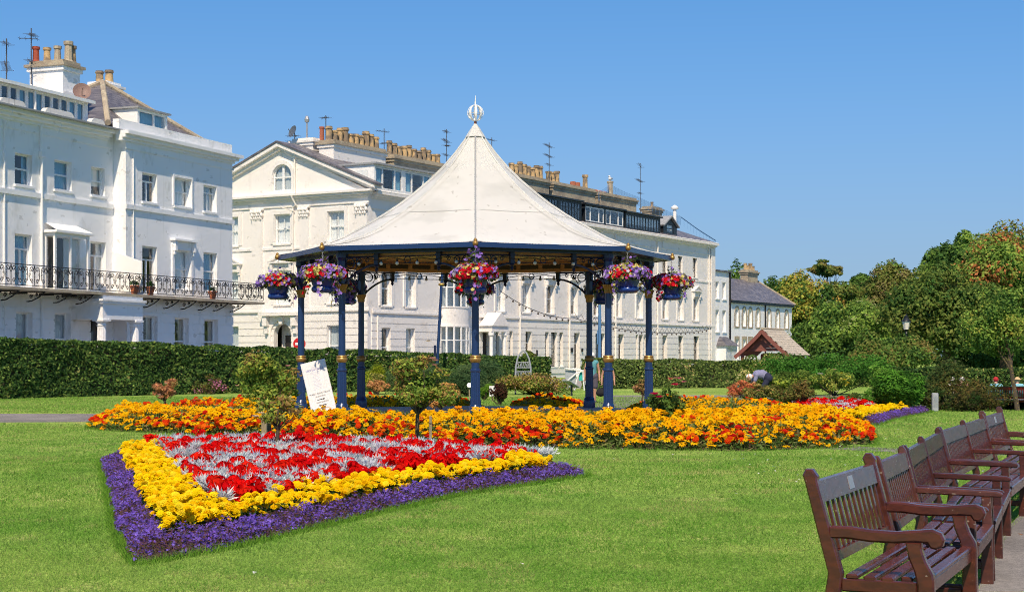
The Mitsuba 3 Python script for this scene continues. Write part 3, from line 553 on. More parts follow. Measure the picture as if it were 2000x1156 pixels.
# --- the street flank: houses of the terrace, each a thing of its own
def flank(F, x0, x1, wins1, wins2, ground, eaves=12.0, cyc=0):
    cur = [('curtain_white', 'left'), ('curtain_white', 'full'), ('curtain_white', 'pair'), None, ('blind_grey', 'blind'), ('curtain_white', 'right')]
    for i, (xc, hood) in enumerate(wins1):
        F.window(xc - 0.55, xc + 0.55, 4.85, 7.0, kind='sash', curtain=cur[(i + cyc) % 6]); F.surround(xc - 0.55, xc + 0.55, 4.85, 7.0, w=0.26, hood=hood)
    for i, xc in enumerate(wins2): F.window(xc - 0.5, xc + 0.5, 8.75, 10.5, kind='sash', curtain=cur[(i + cyc + 2) % 6], frame='dark_frame' if xc > 40 else 'white_paint')
    for i, (a, b, k) in enumerate(ground):
        if k == 'door':
            F.holes.append((sbox(a, 0.1, b, 3.45), 0.0)); F.put('door', MB().box(a, b, 0.3, 0.36, 0.1, 2.6), 'door_dark')
            F.put('door_light', MB().add([[a, 0.33, 2.66], [b, 0.33, 2.66], [b, 0.33, 3.45], [a, 0.33, 3.45]], [[0, 1, 2, 3]]), 'glass'); F.box('door_transom', a, b, 0.29, 0.37, 2.602, 2.66, mat='white_paint')
        elif k == 'tri':
            w = (b - a); p = [a, a + w * 0.2, a + w * 0.32, b - w * 0.32, b - w * 0.2, b]
            for q in range(3): F.window(p[q * 2], p[q * 2 + 1], 0.85, 3.45, kind='sash', frame='dark_frame' if xc_dark(a) else 'white_paint', curtain=cur[(i + q + cyc) % 6] if q == 1 else None)
        else: F.window(a, b, 0.85, 3.45, kind='sash', frame='dark_frame' if xc_dark(a) else 'white_paint', curtain=cur[(i + cyc + 3) % 6])
    w = F.facade(x0, x1, 0, eaves); F.courses(w, max(x0, 0.0), x1, 0.3, 4.2)
    F.box('string_course', x0, x1, -0.16, -0.0625, 4.35, 4.48); F.box('string_course', x0, x1, -0.10, -0.0625, 4.482, 4.62); F.box('sill_band', x0, x1, -0.07, -0.001, 8.40, 8.55)
    F.box('frieze', x0, x1, -0.06, -0.001, 10.95, 11.05)
    F.cornice(x0, x1, 11.62, steps=((0.14, 0.12), (0.32, 0.12), (0.52, 0.14)), ends=False)
    F.put('gutter', MB().tube([(x0, -0.45, 12.04), (x1, -0.45, 12.04)], 0.07, 6), 'cream_paint')
    F.box('room_back', x0, x1, 2.6, 2.7, 0, 12, mat='room')
    for z in (4.4, 8.3): F.box('floor_slab', x0, x1, 0.4, 2.59, z, z + 0.15, mat='room')
def xc_dark(a): return a > 14
def roof(F, x0, x1, ridge_y=7.0, ridge_z=14.6):
    F.put('roof', MB().add([(x0, -0.35, 12.12), (x1, -0.35, 12.12), (x1, ridge_y, ridge_z), (x0, ridge_y, ridge_z), (x1, 2 * ridge_y, 12.12), (x0, 2 * ridge_y, 12.12)], [[0, 1, 2, 3], [3, 2, 4, 5]]).add([(x0, -0.35, 12.0), (x1, -0.35, 12.0), (x1, 14, 12.0), (x0, 14, 12.0)], [[0, 3, 2, 1]]), 'slate')
def dormer(F, x0, x1, z0, z1, kind, frame, cheek, n=2, y=0.0, curtain=None, back=4.0):
    d = F.put('dormer', MB().poly(sbox(x0, z0, x1, z1).difference(sbox(x0 + 0.12, z0 + 0.1, x1 - 0.12, z1 - 0.12)), y, y + 0.12).box(x0, x0 + 0.1, y + 0.122, back, z0, z1).box(x1 - 0.1, x1, y + 0.122, back, z0, z1), cheek)
    F.box('dormer_roof', x0 - 0.15, x1 + 0.15, y - 0.2, back + 0.1, z1 + 0.002, z1 + 0.12, mat='dark_frame' if cheek == 'dark_frame' else 'lead', parent=d)
    F.box('dormer_room', x0 + 0.11, x1 - 0.11, 2.4, 2.5, z0, z1 - 0.002, mat='room', parent=d)
    a, b = x0 + 0.14, x1 - 0.14; g = 0.35 if n > 1 else 0; wd = (b - a - g * (n - 1)) / n
    for i in range(n):
        u0 = a + i * (wd + g); u1 = u0 + wd
        if i: F.box('dormer_post', u0 - g + 0.001, u0 - 0.001, y + 0.01, y + 0.11, z0 + 0.1, z1 - 0.12, mat=cheek, parent=d)
        sub = Fac(d, 0, 0, 0, 'cream_stucco'); sub.tw = F.tw; sub.key = P_of(F)
        sub.window(u0, u1, z0 + 0.12, z1 - 0.14, y=y, dep=0.02, kind=kind, frame=frame, curtain=curtain, sill=False, cut=False, name='dormer_window')
    return d
def P_of(F): return F.key
flank(C0, 0.352, 7.3, [(1.95, 'flat'), (4.7, 'flat')], [1.95, 4.7], [(1.4, 2.4, 'w'), (4.15, 5.2, 'w')])
dormer(C0, 0.4, 6.95, 12.13, 13.75, 'wide3', 'white_paint', 'white_paint', 2, y=-0.2, curtain=('curtain_blue', 'pair'))
C0.put('dormer_side_window', MB().add([(0.39, 0.3, 12.5), (0.39, 1.2, 12.5), (0.39, 1.2, 13.4), (0.39, 0.3, 13.4)], [[0, 1, 2, 3]]), 'curtain_white')
chimney(C0, 2.0, 7.9, 4.2, 5.4, 12.5, 15.75, 10, 'cream_stucco', 'x', seed=11, ph=1.0, pr_=0.23)
aerial(C0, 8.3, 4.6, 14.5, 17.3, [(0.2, 0.9, 150, 5), (1.0, 0.8, 60, 4), (1.6, 0.7, 180, 4)])
C0.put('down_pipe', MB().tube([(0.9, -0.1, 4.2), (0.9, -0.1, 0.2)], 0.06, 6), 'cream_paint')
HT = [('terrace_house', 'cream terrace house with a rounded bay and small pedimented porch', 7.302, 18.9), ('terrace_house', 'cream terrace house with a black glazed attic dormer and two tripartite windows', 18.902, 28.7),
      ('terrace_house', 'cream terrace house with two white triple attic windows in one dormer', 28.702, 36.25), ('terrace_house', 'cream terrace house with a black dormer of seven tall panes', 36.252, 43.3), ('terrace_house', 'end cream terrace house with a small black gabled dormer', 43.302, 54.8)]
HF = []
for nm, lb, x0, x1 in HT:
    F = Fac(thing(nm, lb, 'house', 'houses of the cream terrace'), BX, BY, 59.5, 'cream_stucco'); F.x0, F.x1 = x0, x1; HF.append(F)
F = HF[0]
bay = sbox(8.4, 0.5, 11.3, 3.7); F.holes.append((bay, 0.0)); F.holes.append((sbox(8.4, 4.95, 11.3, 7.2), 0.0)); F.holes.append((sbox(13.7, 0.1, 14.8, 3.3), 0.0))
flank(F, F.x0, F.x1, [(16.15, 'flat')], [9.8, 12.6, 16.15], [(15.5, 17.9, 'tri')], cyc=1)
th = np.linspace(PI, 2 * PI, 15); cxb, rb, fl = 9.85, 1.5, 0.62
arc = [(cxb + rb * math.cos(t), fl * rb * math.sin(t)) for t in th]
def bayring(z0, z1, k=1.0):
    o = [(cxb + (x - cxb) * k, y * k) for x, y in arc]; n = len(o); v = [(x, y - 0.002, z0) for x, y in o] + [(x, y - 0.002, z1) for x, y in o] + [(cxb, -0.002, z0), (cxb, -0.002, z1)]
    f = [[i, i + 1, n + i + 1, n + i] for i in range(n - 1)] + [[i + 1, i, 2 * n, 2 * n] for i in range(n - 1)] + [[n + i, n + i + 1, 2 * n + 1, 2 * n + 1] for i in range(n - 1)]
    return MB().add(v, f)
by = F.put('bay_window', bayring(0, 0.8), 'cream_stucco', smooth=30)
for z0, z1, k in ((3.62, 3.75, 1.05), (3.751, 4.9, 1.0), (4.901, 5.0, 1.05), (6.9, 7.25, 1.06)): F.put('bay_band', bayring(z0, z1, k), 'cream_stucco', by, smooth=30)
for z0, z1 in ((0.8, 3.62), (5.0, 6.9)):
    zt = z0 + (z1 - z0) * 0.68
    for i in range(0, 15, 2):
        x, y = arc[i]; F.put('bay_mullion', MB().beam((x, y, z0), (x, y, z1), 0.1, 0.1, (1, 0, 0)), 'white_paint', by)
    m = MB()
    for i in range(14):
        (xa, ya), (xb, yb) = arc[i], arc[i + 1]
        m.beam((xa, ya, zt), (xb, yb, zt), 0.07, 0.07)
        F.put('bay_pane', MB().add([(xa, ya, z0), (xb, yb, z0), (xb, yb, z1), (xa, ya, z1)], [[0, 1, 2, 3]]), 'glass', by)
    F.put('bay_rail', m, 'white_paint', by)
    F.put('bay_curtain', MB().box(8.5, 11.2, 0.3, 0.34, z0, z1), 'blind_grey', by)
Pc = F.put('porch', MB().box(13.1, 15.3, -1.2, -0.0625, 3.35, 3.75).poly(Polygon([(12.95, 3.752), (15.45, 3.752), (14.2, 4.72)]), -1.3, -0.17), None)
for x in (13.3, 15.1): F.put('porch_column', MB().lathe([(0.2, 0.05), (0.2, 0.2), (0.14, 0.3), (0.12, 3.0), (0.2, 3.1), (0.2, 3.349)], 16, cx=x, cy=-1.0), 'white_paint', Pc, smooth=30)
F.put('door', MB().box(13.7, 14.8, 0.3, 0.36, 0.1, 3.3), 'door_dark')
F.put('down_pipe', MB().tube([(18.8, -0.14, 11.6), (18.8, -0.14, 0.2)], 0.07, 6), 'cream_paint')
dormer(F, 9, 17, 12.15, 13.7, 'wide3', 'white_paint', 'white_paint', 2)
chimney(F, 8.9, 15.6, 4.2, 5.4, 12.5, 15.55, 11, 'stone', 'x', seed=12, ph=0.95, pr_=0.22)
aerial(F, 15.9, 4.4, 14.5, 18.2, [(0.2, 0.9, 200, 5), (0.9, 1.6, 200, 8), (1.2, 1.0, 20, 5), (1.9, 0.8, 190, 4), (3.0, 0.8, 190, 4)]); dish(F, 15.7, 3.6, 14.9, 0.45, 'dish_grey', -60)
aerial(F, 22.6, 4.6, 14.5, 18.4, [(0.2, 0.9, 170, 4)])
F = HF[1]
flank(F, F.x0, F.x1, [(19.85, 'flat'), (23.55, 'flat'), (27.3, 'flat')], [19.85, 23.55, 27.3], [(19.75, 20.65, 'door'), (22.7, 25.5, 'tri'), (27.3, 28.25, 'door')], cyc=2)
F.put('down_pipe', MB().tube([(26.4, -0.14, 11.6), (26.4, -0.14, 0.2)], 0.07, 6), 'cream_paint'); F.put('notice_board', MB().box(26.65, 27.0, -0.12, -0.063, 1.95, 2.3), 'ink_black')
F.put('lamp', MB().box(28.45, 28.55, -0.2, -0.063, 2.0, 2.25), 'black_iron'); F.put('letter_box', MB().box(21.3, 21.42, -0.15, -0.063, 1.7, 2.1), 'black_iron')
dormer(F, 21.4, 28.6, 12.15, 13.72, 'grid', 'dark_frame', 'dark_frame', 2)
chimney(F, 25.6, 30.9, 4.2, 5.4, 12.5, 15.9, 8, 'stone', 'x', seed=13, ph=1.0, pr_=0.22)
aerial(F, 31.3, 4.4, 15, 19.0, [(0.3, 1.7, 190, 8), (1.1, 1.7, 190, 8), (1.8, 1.0, 190, 4)])
F = HF[2]
flank(F, F.x0, F.x1, [(31.1, 'flat'), (35.0, 'flat')], [31.1, 35.0], [(30.9, 32.5, 'w'), (34.95, 35.95, 'door')], cyc=3)
dormer(F, 29.2, 36.1, 12.2, 13.62, 'wide3', 'white_paint', 'dark_frame', 2)
F.put('down_pipe', MB().tube([(34.3, -0.14, 11.6), (34.3, -0.14, 0.2)], 0.07, 6), 'cream_paint')
chimney(F, 31.6, 39.0, 4.2, 5.4, 12.5, 15.85, 0, 'stone', 'x', seed=14)
for i, (x, h) in enumerate(((31.9, 0.85), (32.6, 0.85), (33.3, 1.0), (38.3, 1.2))):
    F.put('chimney_pot', MB().lathe([(0.27, 15.88), (0.22, 16.1), (0.2, 15.9 + h * 0.8), (0.27, 15.9 + h * 0.83), (0.27, 15.9 + h), (0.18, 15.9 + h)], 10, cx=x, cy=4.8), 'pot_buff')
for x in (36.1, 36.9): F.put('chimney_pot', MB().lathe([(0.25, 15.88), (0.24, 16.3), (0.2, 16.32), (0.18, 16.0)], 10, cx=x, cy=4.8), 'brick_red')
F = HF[3]
flank(F, F.x0, F.x1, [(38.95, 'flat')], [38.95], [(38.2, 40.2, 'tri')], cyc=1)
dormer(F, 36.4, 43.1, 12.15, 13.55, 'bars', 'dark_frame', 'dark_frame', 1, y=0.0, curtain=('curtain_white', 'blind'))
F.put('down_pipe', MB().tube([(42.3, -0.14, 11.6), (42.3, -0.14, 0.2)], 0.07, 6), 'cream_paint')
chimney(F, 40.0, 47.0, 4.2, 5.4, 12.5, 15.75, 0, 'stone', 'x', seed=15)
for i in range(9): F.put('ridge_tile', MB().tube([(39.7 + i * 0.3, 4.9, 15.85), (39.97 + i * 0.3, 4.9, 15.9)], 0.17, 7), 'brick_red' if i % 3 else 'stone')
F.put('chimney_pot', MB().lathe([(0.32, 15.8), (0.26, 15.95), (0.24, 16.8), (0.3, 16.85), (0.3, 17.0), (0.2, 17.0)], 8, cx=43.0, cy=4.8), 'stone')
aerial(F, 47.4, 4.0, 13.5, 19.0, [(0.25, 2.2, 200, 4), (1.6, 1.8, 190, 9), (2.7, 0.8, 190, 4)])
F = HF[4]
flank(F, F.x0, F.x1, [(43.1 + 0.95, 'ped'), (47.25, 'ped'), (50.6, 'ped')], [44.05, 47.25, 50.45], [(43.45, 44.4, 'door'), (46.7, 47.75, 'w'), (50.05, 51.2, 'w')], cyc=4)
F.put('dormer', MB().poly(Polygon([(44.6, 12.2), (47.4, 12.2), (47.4, 13.1), (46.0, 13.85), (44.6, 13.1)]).difference(sbox(45.3, 12.45, 46.7, 13.25)), 0.4, 0.52).box(44.6, 44.7, 0.522, 3.4, 12.1, 13.1).box(47.3, 47.4, 0.522, 3.4, 12.1, 13.1), 'dark_frame')
F.window(45.3, 46.7, 12.45, 13.25, y=0.4, dep=0.03, kind='sash', frame='dark_frame', curtain=('curtain_white', 'blind'), sill=False, cut=False, name='dormer_window')
F.put('dormer_roof', MB().poly(Polygon([(44.4, 13.02), (46.0, 13.9), (46.0, 14.02), (44.35, 13.12)]), 0.2, 3.6).poly(Polygon([(46.0, 13.9), (47.6, 13.02), (47.65, 13.12), (46.0, 14.02)]), 0.2, 3.6), 'lead')
F.put('dormer_side_window', MB().box(44.57, 44.598, 1.0, 1.9, 12.5, 13.0), 'white_paint'); F.put('pane', MB().box(44.55, 44.569, 1.1, 1.8, 12.56, 12.94), 'dark_frame')
chimney(F, 50.2, 52.4, 4.2, 5.2, 12.5, 15.35, 1, 'stone', 'x', seed=16, ph=0.5, pr_=0.14)
F.put('vent', MB().lathe([(0.16, 13.5), (0.16, 15.2), (0.34, 15.25), (0.36, 15.4), (0.1, 15.6), (0.02, 15.62)], 12, cx=52.6, cy=3.0), 'white_paint', smooth=30)
F.put('down_pipe', MB().tube([(53.4, -0.1, 11.6), (53.4, -0.1, 0.2)], 0.07, 6), 'cream_paint'); F.put('pilaster', MB().box(53.9, 54.8, -0.12, -0.063, 0.2, 11.6), None); F.box('end_wall', 54.45, 54.8, 0.352, 13.5, 0, 12.0)
F.put('pilaster', MB().box(43.9 - 0.5, 44.6 - 0.85, -0.08, -0.063, 11.06, 11.6), None)
for i, f in enumerate(HF): roof(f, f.x0, f.x1)
m = MB(); gx = np.linspace(0, 1, 10)
pk = np.array([42.9, 4.8, 16.7])
for a, b in (((39.6, 4.2, 15.7), pk), (pk, (48, 4.2, 15.9)), ((48, 4.2, 15.9), (54.4, 3.2, 14.7)), ((54.4, 3.2, 14.7), (57.5, 1.0, 12.6))):
    a, b = np.array(a), np.array(b)
    for s in np.linspace(0, 1, 9):
        d = np.array([0, 0.0, -0.75 * s * (1 if a[0] < 54 else 0.1)]); m.tube([a + d, (a + b) / 2 + d * 1.0 - [0, 0, 0.08], b + d], 0.012, 3, False)
    for t in np.linspace(0, 1, 12): q = a + (b - a) * t; m.tube([q, q - [0, 0, 0.75]], 0.010, 3, False)
tag(put('bird_net', m, 'net_blue', None, HF[3].tw), 'blue bird netting strung between the far chimney stacks', 'net')
g = thing('gull', 'white gull standing on a lone tall chimney pot', 'gull')
put('body', MB().sphere((43.0, 4.8, 17.22), 0.16, 2, (1.7, 0.8, 0.95)).sphere((42.85, 4.8, 17.42), 0.09, 2).sphere((42.9, 4.8, 17.33), 0.09, 2), 'gull_white', g, HF[3].tw, True)
put('wing', MB().sphere((43.1, 4.72, 17.25), 0.13, 2, (1.9, 0.5, 0.7)), 'grey_metal', g, HF[3].tw, True)
put('beak', MB().tube([(42.78, 4.8, 17.41), (42.68, 4.8, 17.39)], [0.03, 0.008], 6), 'gold', g, HF[3].tw); put('leg', MB().tube([(42.98, 4.77, 17.1), (42.98, 4.77, 16.99)], 0.012, 4), 'pot_buff', g, HF[3].tw)

# --- annexe and the long arched-window house
K = thing('annexe', 'plain white two-storey house between the terrace and the long slate-roofed house', 'house')
F = Fac(K, BX, BY, 59.5, 'white_stucco')
for xc in (56.35, 58.0):
    F.window(xc - 0.42, xc + 0.42, 7.05, 8.65, y=0.35, kind='sash', curtain=('curtain_white', 'left')); F.window(xc - 0.42, xc + 0.42, 3.95, 6.0, y=0.35, kind='sash', curtain=('curtain_white', 'right'))
F.facade(54.802, 59.4, 0, 9.6, y=0.35); F.box('roof_deck', 54.802, 59.45, 0.15, 7, 9.602, 9.75, mat='slate'); F.box('rear_wall', 54.802, 59.4, 7.002, 7.2, 0, 9.6); F.box('end_wall', 59.05, 59.4, 0.702, 7.0, 0, 9.6); F.box('room_back', 54.81, 59.0, 2.4, 2.5, 0, 9.5, mat='room')
F.put('down_pipe', MB().tube([(59.2, 0.25, 9.6), (59.2, 0.25, 0.1)], 0.09, 6), 'black_iron')
bq = F.put('bay_window', MB().box(56.3, 59.0, -0.55, 0.345, 0, 1.2).box(56.3, 56.42, -0.55, 0.345, 1.2, 2.5).box(58.88, 59.0, -0.55, 0.345, 1.2, 2.5).box(56.3, 59.0, -0.55, 0.345, 2.5, 2.62), 'white_paint')
for i in range(1, 9): F.put('glazing_bar', MB().box(56.42 + i * 0.28, 56.46 + i * 0.28, -0.54, -0.5, 1.2, 2.5), 'white_paint', bq)
F.put('pane', MB().add([(56.42, -0.52, 1.2), (58.88, -0.52, 1.2), (58.88, -0.52, 2.5), (56.42, -0.52, 2.5)], [[0, 1, 2, 3]]), 'glass', bq)
F.put('bay_roof', MB().add([(56.1, -0.75, 2.62), (59.2, -0.75, 2.62), (58.6, 0.345, 3.5), (56.8, 0.345, 3.5), (56.1, 0.345, 2.62), (59.2, 0.345, 2.62)], [[0, 1, 2, 3], [0, 3, 4, 4], [1, 5, 2, 2]]), 'slate', bq)
Q = thing('long_house', 'low white house with arched stone-trimmed windows and a long slate roof', 'house')
F = Fac(Q, BX, BY, 59.5, 'white_stucco')
wx = [61.1, 62.95, 64.5, 66.5, 69.5, 71.9, 74.4]
for i, xc in enumerate(wx):
    F.window(xc - 0.42, xc + 0.42, 4.55, 6.35, y=0.35, dep=0.12, kind='sash2', arch=True, curtain=('curtain_white', 'full'))
    a = sbox(xc - 0.42, 4.55, xc + 0.42, 5.93).union(Point(xc, 5.93).buffer(0.42, 12)); m = MB()
    nb = 26
    bd = a.buffer(0.02); L = bd.exterior.length
    F.put('stone_trim', MB().poly(a.buffer(0.17, join_style=2).difference(a.buffer(0.02)), 0.30, 0.349), 'stone')
    for j in range(7):
        for s in (-1, 1): m.box(*(sorted((xc + s * 0.60, xc + s * (0.72 if j % 2 else 0.66)))), 0.31, 0.349, 4.5 + j * 0.2, 4.62 + j * 0.2)
    F.put('quoin', m, 'stone')
    if i in (0, 1, 2, 6):
        F.window(xc - 0.42, xc + 0.42, 1.4, 3.3, y=0.35, dep=0.12, kind='sash2', curtain=('curtain_white', 'full'))
        F.put('stone_trim', MB().poly(sbox(xc - 0.6, 1.25, xc + 0.6, 3.6).difference(sbox(xc - 0.43, 1.39, xc + 0.43, 3.31)), 0.30, 0.349), 'stone')
F.facade(59.402, 76.0, 0, 7.0, y=0.35); F.box('eaves', 59.402, 76.1, 0.1, 0.349, 6.75, 7.0, mat='dark_frame'); F.box('end_wall', 75.65, 76.0, 0.702, 8, 0, 7.0); F.box('rear_wall', 59.402, 76, 8.002, 8.3, 0, 7.0); F.box('room_back', 59.41, 75.6, 2.4, 2.5, 0, 6.9, mat='room')
F.put('roof', MB().add([(59.402, 0.0, 7.0), (76.2, 0.0, 7.0), (76.2, 4.3, 9.6), (59.402, 4.3, 9.6), (76.2, 8.6, 7.0), (59.402, 8.6, 7.0)], [[0, 1, 2, 3], [3, 2, 4, 5], [0, 3, 5, 5], [1, 4, 2, 2]]), 'slate')
F.put('verge', MB().beam((76.15, 0, 7.05), (76.15, 4.3, 9.66), 0.2, 0.12), 'stone')
chimney(F, 60.4, 63.4, 3.9, 4.7, 7.5, 10.7, 4, 'stone', 'x', seed=21, ph=0.7, pr_=0.2); chimney(F, 72.6, 75.4, 3.9, 4.7, 7.5, 10.6, 4, 'stone', 'x', seed=22, ph=0.7, pr_=0.2)
F.put('down_pipe', MB().tube([(68.3, 0.25, 6.8), (68.3, 0.25, 0.1)], 0.07, 6), 'black_iron')
F.put('wall_lamp', MB().box(73.0, 73.2, 0.05, 0.30, 3.75, 4.0), 'black_iron')

# --- park shelter with a tiled gable roof
S = thing('shelter', 'small park shelter with red-brown barge boards and a tiled gable roof', 'shelter')
tw = tr(14.2, 90.0, 0, -28)          # x along the gable, y along the ridge
hwid, ez, az, Ls = 1.62, 1.62, 3.12, 3.7
def spt(s, t, y): return np.array([s * hwid * t, y, az + (ez - az) * t ** 0.9])
for s in (-1, 1):
    m = MB()
    for i in range(7): m.beam(spt(s, i / 7, -0.12) + [0, 0, -0.08], spt(s, (i + 1) / 7, -0.12) + [0, 0, -0.08], 0.06, 0.2)
    put('barge_board', m, 'barge_red', S, tw)
    r = np.random.default_rng(2 + s)
    for i in range(11):
        a, b = spt(s, i / 11, 0), spt(s, (i + 1.15) / 11, 0); a = a + [0, 0, 0.05]; b = b + [0, 0, 0.075]
        for j in range(10):
            y0 = -0.08 + (j + 0.5 * (i % 2)) * 0.38; y1 = min(y0 + 0.37, Ls)
            if y1 - y0 < 0.05: continue
            dz = r.uniform(0, 0.012)
            put('roof_tile', MB().beam(a + [0, (y0 + y1) / 2, dz], b + [0, (y0 + y1) / 2, dz], y1 - y0, 0.022, (0, 0, 1)), 'shingle_mat', S, tw)
    put('roof_deck', MB().add([spt(s, t, y) for y in (0.0, Ls) for t in np.linspace(0, 1, 8)], [[i, i + 1, 9 + i, 8 + i] for i in range(7)]), 'barge_red', S, tw)
for i in range(5):
    z0 = 1.9 + i * 0.2; wv = hwid * ((az - 0.15 - z0) / (az - ez)) * 0.98
    if wv > 0.1: put('gable_board', MB().box(-wv, wv, 0.35, 0.38, z0, z0 + 0.19), 'barge_red', S, tw)
for x in (-1.25, 1.25):
    for y in (0.1, Ls - 0.2): put('post', MB().box(x - 0.07, x + 0.07, y, y + 0.14, 0, 1.75), 'barge_red', S, tw)
put('back_wall', MB().box(-1.2, 1.2, Ls - 0.25, Ls - 0.2, 0, 1.8), 'barge_red', S, tw); put('ridge', MB().tube([(0, -0.1, az + 0.06), (0, Ls, az + 0.06)], 0.07, 7), 'stone', S, tw)

# ------------------------------------------------------------------ bandstand
GX, GY, PZ = -0.927, 40.2, 0.17
TH0 = math.atan2(-GY, -GX)
N = thing('bandstand', 'octagonal bandstand with navy columns and a cream tented roof', 'bandstand')
def bp(r, k, z): a = TH0 + k * PI / 4; return np.array([GX + r * math.cos(a), GY + r * math.sin(a), z])
def octo(r0, r1, z0, z1, mat, name, parent=N, each=True):
    for k in range(8):
        v = [bp(r, j, z) for j in (k, k + 1) for r in (r0, r1) for z in (z0, z1)]
        put(name, MB().add(v, [[0, 1, 3, 2], [4, 6, 7, 5], [0, 4, 5, 1], [2, 3, 7, 6], [0, 2, 6, 4], [1, 5, 7, 3]]), mat, parent)
m = MB(); v = [bp(5.15, k, z) for z in (-0.05, PZ) for k in range(8)]
m.add(v, [[k, (k + 1) % 8, 8 + (k + 1) % 8, 8 + k] for k in range(8)] + [[8, 9, 10, 11], [8, 11, 12, 15], [12, 13, 14, 15]])
put('floor', m, 'paving', N)
low = shared(MB().lathe([(0.115, 0.30), (0.112, 0.42), (0.104, 1.04), (0.104, 1.05)], 64, 16, 0.10).lathe([(0.0, 0.0), (0.16, 0.0), (0.16, 0.14), (0.15, 0.2), (0.14, 0.22), (0.145, 0.25), (0.115, 0.31)], 28).lathe([(0.103, 1.05), (0.118, 1.07), (0.118, 1.10), (0.09, 1.13), (0.09, 1.28)], 28), 'navy', 35)
up = shared(MB().lathe([(0.083, 1.40), (0.080, 2.2), (0.078, 2.92)], 24), 'navy', 40)
top = shared(MB().lathe([(0.085, 3.04), (0.105, 3.10), (0.105, 3.80)], 8).lathe([(0.105, 3.62), (0.14, 3.70), (0.14, 3.80)], 8), 'navy')
ring = shared(MB().lathe([(0.09, 1.26), (0.12, 1.29), (0.135, 1.33), (0.125, 1.36), (0.115, 1.38), (0.13, 1.40), (0.12, 1.42), (0.08, 1.43)], 28), 'gold', 40)
cap_ = shared(MB().lathe([(0.08, 2.88), (0.10, 2.90), (0.10, 2.93), (0.095, 2.94), (0.11, 3.0), (0.135, 3.05), (0.14, 3.08), (0.10, 3.085)], 64, 16, 0.12), 'gold', 40)
for k in range(8):
    c = bp(4.4, k, PZ); w = tr(*c, math.degrees(TH0 + k * PI / 4))
    ck = put('column', up, None, N, w); put('base', low, None, ck, w); put('ring', ring, None, ck, w); put('capital', cap_, None, ck, w); put('head', top, None, ck, w)
def brk():
    m = MB(); z0 = 0.0
    m.tube([(0.09, 0, 3.70), (0.9, 0, 3.70)], 0.022, 6).tube([(0.09, 0, 3.56), (0.5, 0, 3.56)], 0.012, 5)
    t = np.linspace(0, 1, 12); m.tube(np.stack([0.09 + 0.78 * t, 0 * t, 3.08 + 0.44 * np.sin(t * PI / 2 * 0.95) ** 0.8], 1), 0.027, 6)
    m.tube(spiral(0.215, 3.565, 0.115, 0.115, 0, 2 * PI, 20), 0.016, 5, False)
    m.tube(spiral(0.44, 3.60, 0.085, 0.02, -0.5, 2.6 * PI, 22), 0.013, 5, False); m.tube(spiral(0.66, 3.62, 0.06, 0.015, 0.4, 2.6 * PI, 18), 0.011, 5, False)
    m.tube([(0.33, 0, 3.40), (0.40, 0, 3.52), (0.37, 0, 3.69)], 0.013, 5, False)
    return m
def drop():
    return MB().box(-0.05, 0.05, -0.05, 0.05, 3.52, 3.80).lathe([(0.05, 3.52), (0.065, 3.49), (0.03, 3.44), (0.045, 3.40), (0.02, 3.36), (0.0, 3.34)], 10).box(-0.065, 0.065, -0.065, 0.065, 3.70, 3.74)
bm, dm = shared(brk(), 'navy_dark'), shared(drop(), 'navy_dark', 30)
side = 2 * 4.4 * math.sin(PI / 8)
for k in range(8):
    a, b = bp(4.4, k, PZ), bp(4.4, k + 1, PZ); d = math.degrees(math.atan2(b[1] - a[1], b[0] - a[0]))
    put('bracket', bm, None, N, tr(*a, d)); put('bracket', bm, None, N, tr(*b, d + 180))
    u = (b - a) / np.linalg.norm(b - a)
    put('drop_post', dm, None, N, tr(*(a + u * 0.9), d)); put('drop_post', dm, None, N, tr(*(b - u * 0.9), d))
    p, q = a + u * 0.95, b - u * 0.95; z1, z2 = np.array([0, 0, 3.70]), np.array([0, 0, 3.54])
    mid = (p + q) / 2 + [0, 0, 3.62]
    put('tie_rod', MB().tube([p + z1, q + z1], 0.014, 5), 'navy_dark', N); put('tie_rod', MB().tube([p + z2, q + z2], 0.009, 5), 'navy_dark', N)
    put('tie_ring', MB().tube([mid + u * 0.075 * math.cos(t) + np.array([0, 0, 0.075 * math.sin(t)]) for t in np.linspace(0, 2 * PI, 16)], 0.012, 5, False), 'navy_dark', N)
    n_ = np.array([u[1], -u[0], 0]) * 0.06
    cab = [a + u * side * t + n_ + [0, 0, 3.66 - 0.05 * math.sin(t * PI * 5) ** 2] for t in np.linspace(0.05, 0.95, 31)]
    ls = put('light_string', MB().tube(cab, 0.010, 4), 'ink_black', N)
    for t in (0.14, 0.31, 0.43, 0.58, 0.72, 0.87):
        c = a + u * side * t + n_ + [0, 0, 3.60]
        put('bulb', MB().sphere(c - [0, 0, 0.06], 0.042, 2), 'bulb_glass', ls, smooth=True); put('bulb_cap', MB().tube([c + [0, 0, 0.03], c - [0, 0, 0.03]], 0.022, 6), 'ink_black', ls)
octo(4.30, 4.52, PZ + 3.78, PZ + 3.93, 'navy', 'ring_beam')
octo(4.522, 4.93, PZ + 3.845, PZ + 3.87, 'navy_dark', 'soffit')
octo(4.932, 4.985, PZ + 3.83, PZ + 3.94, 'navy', 'gutter')
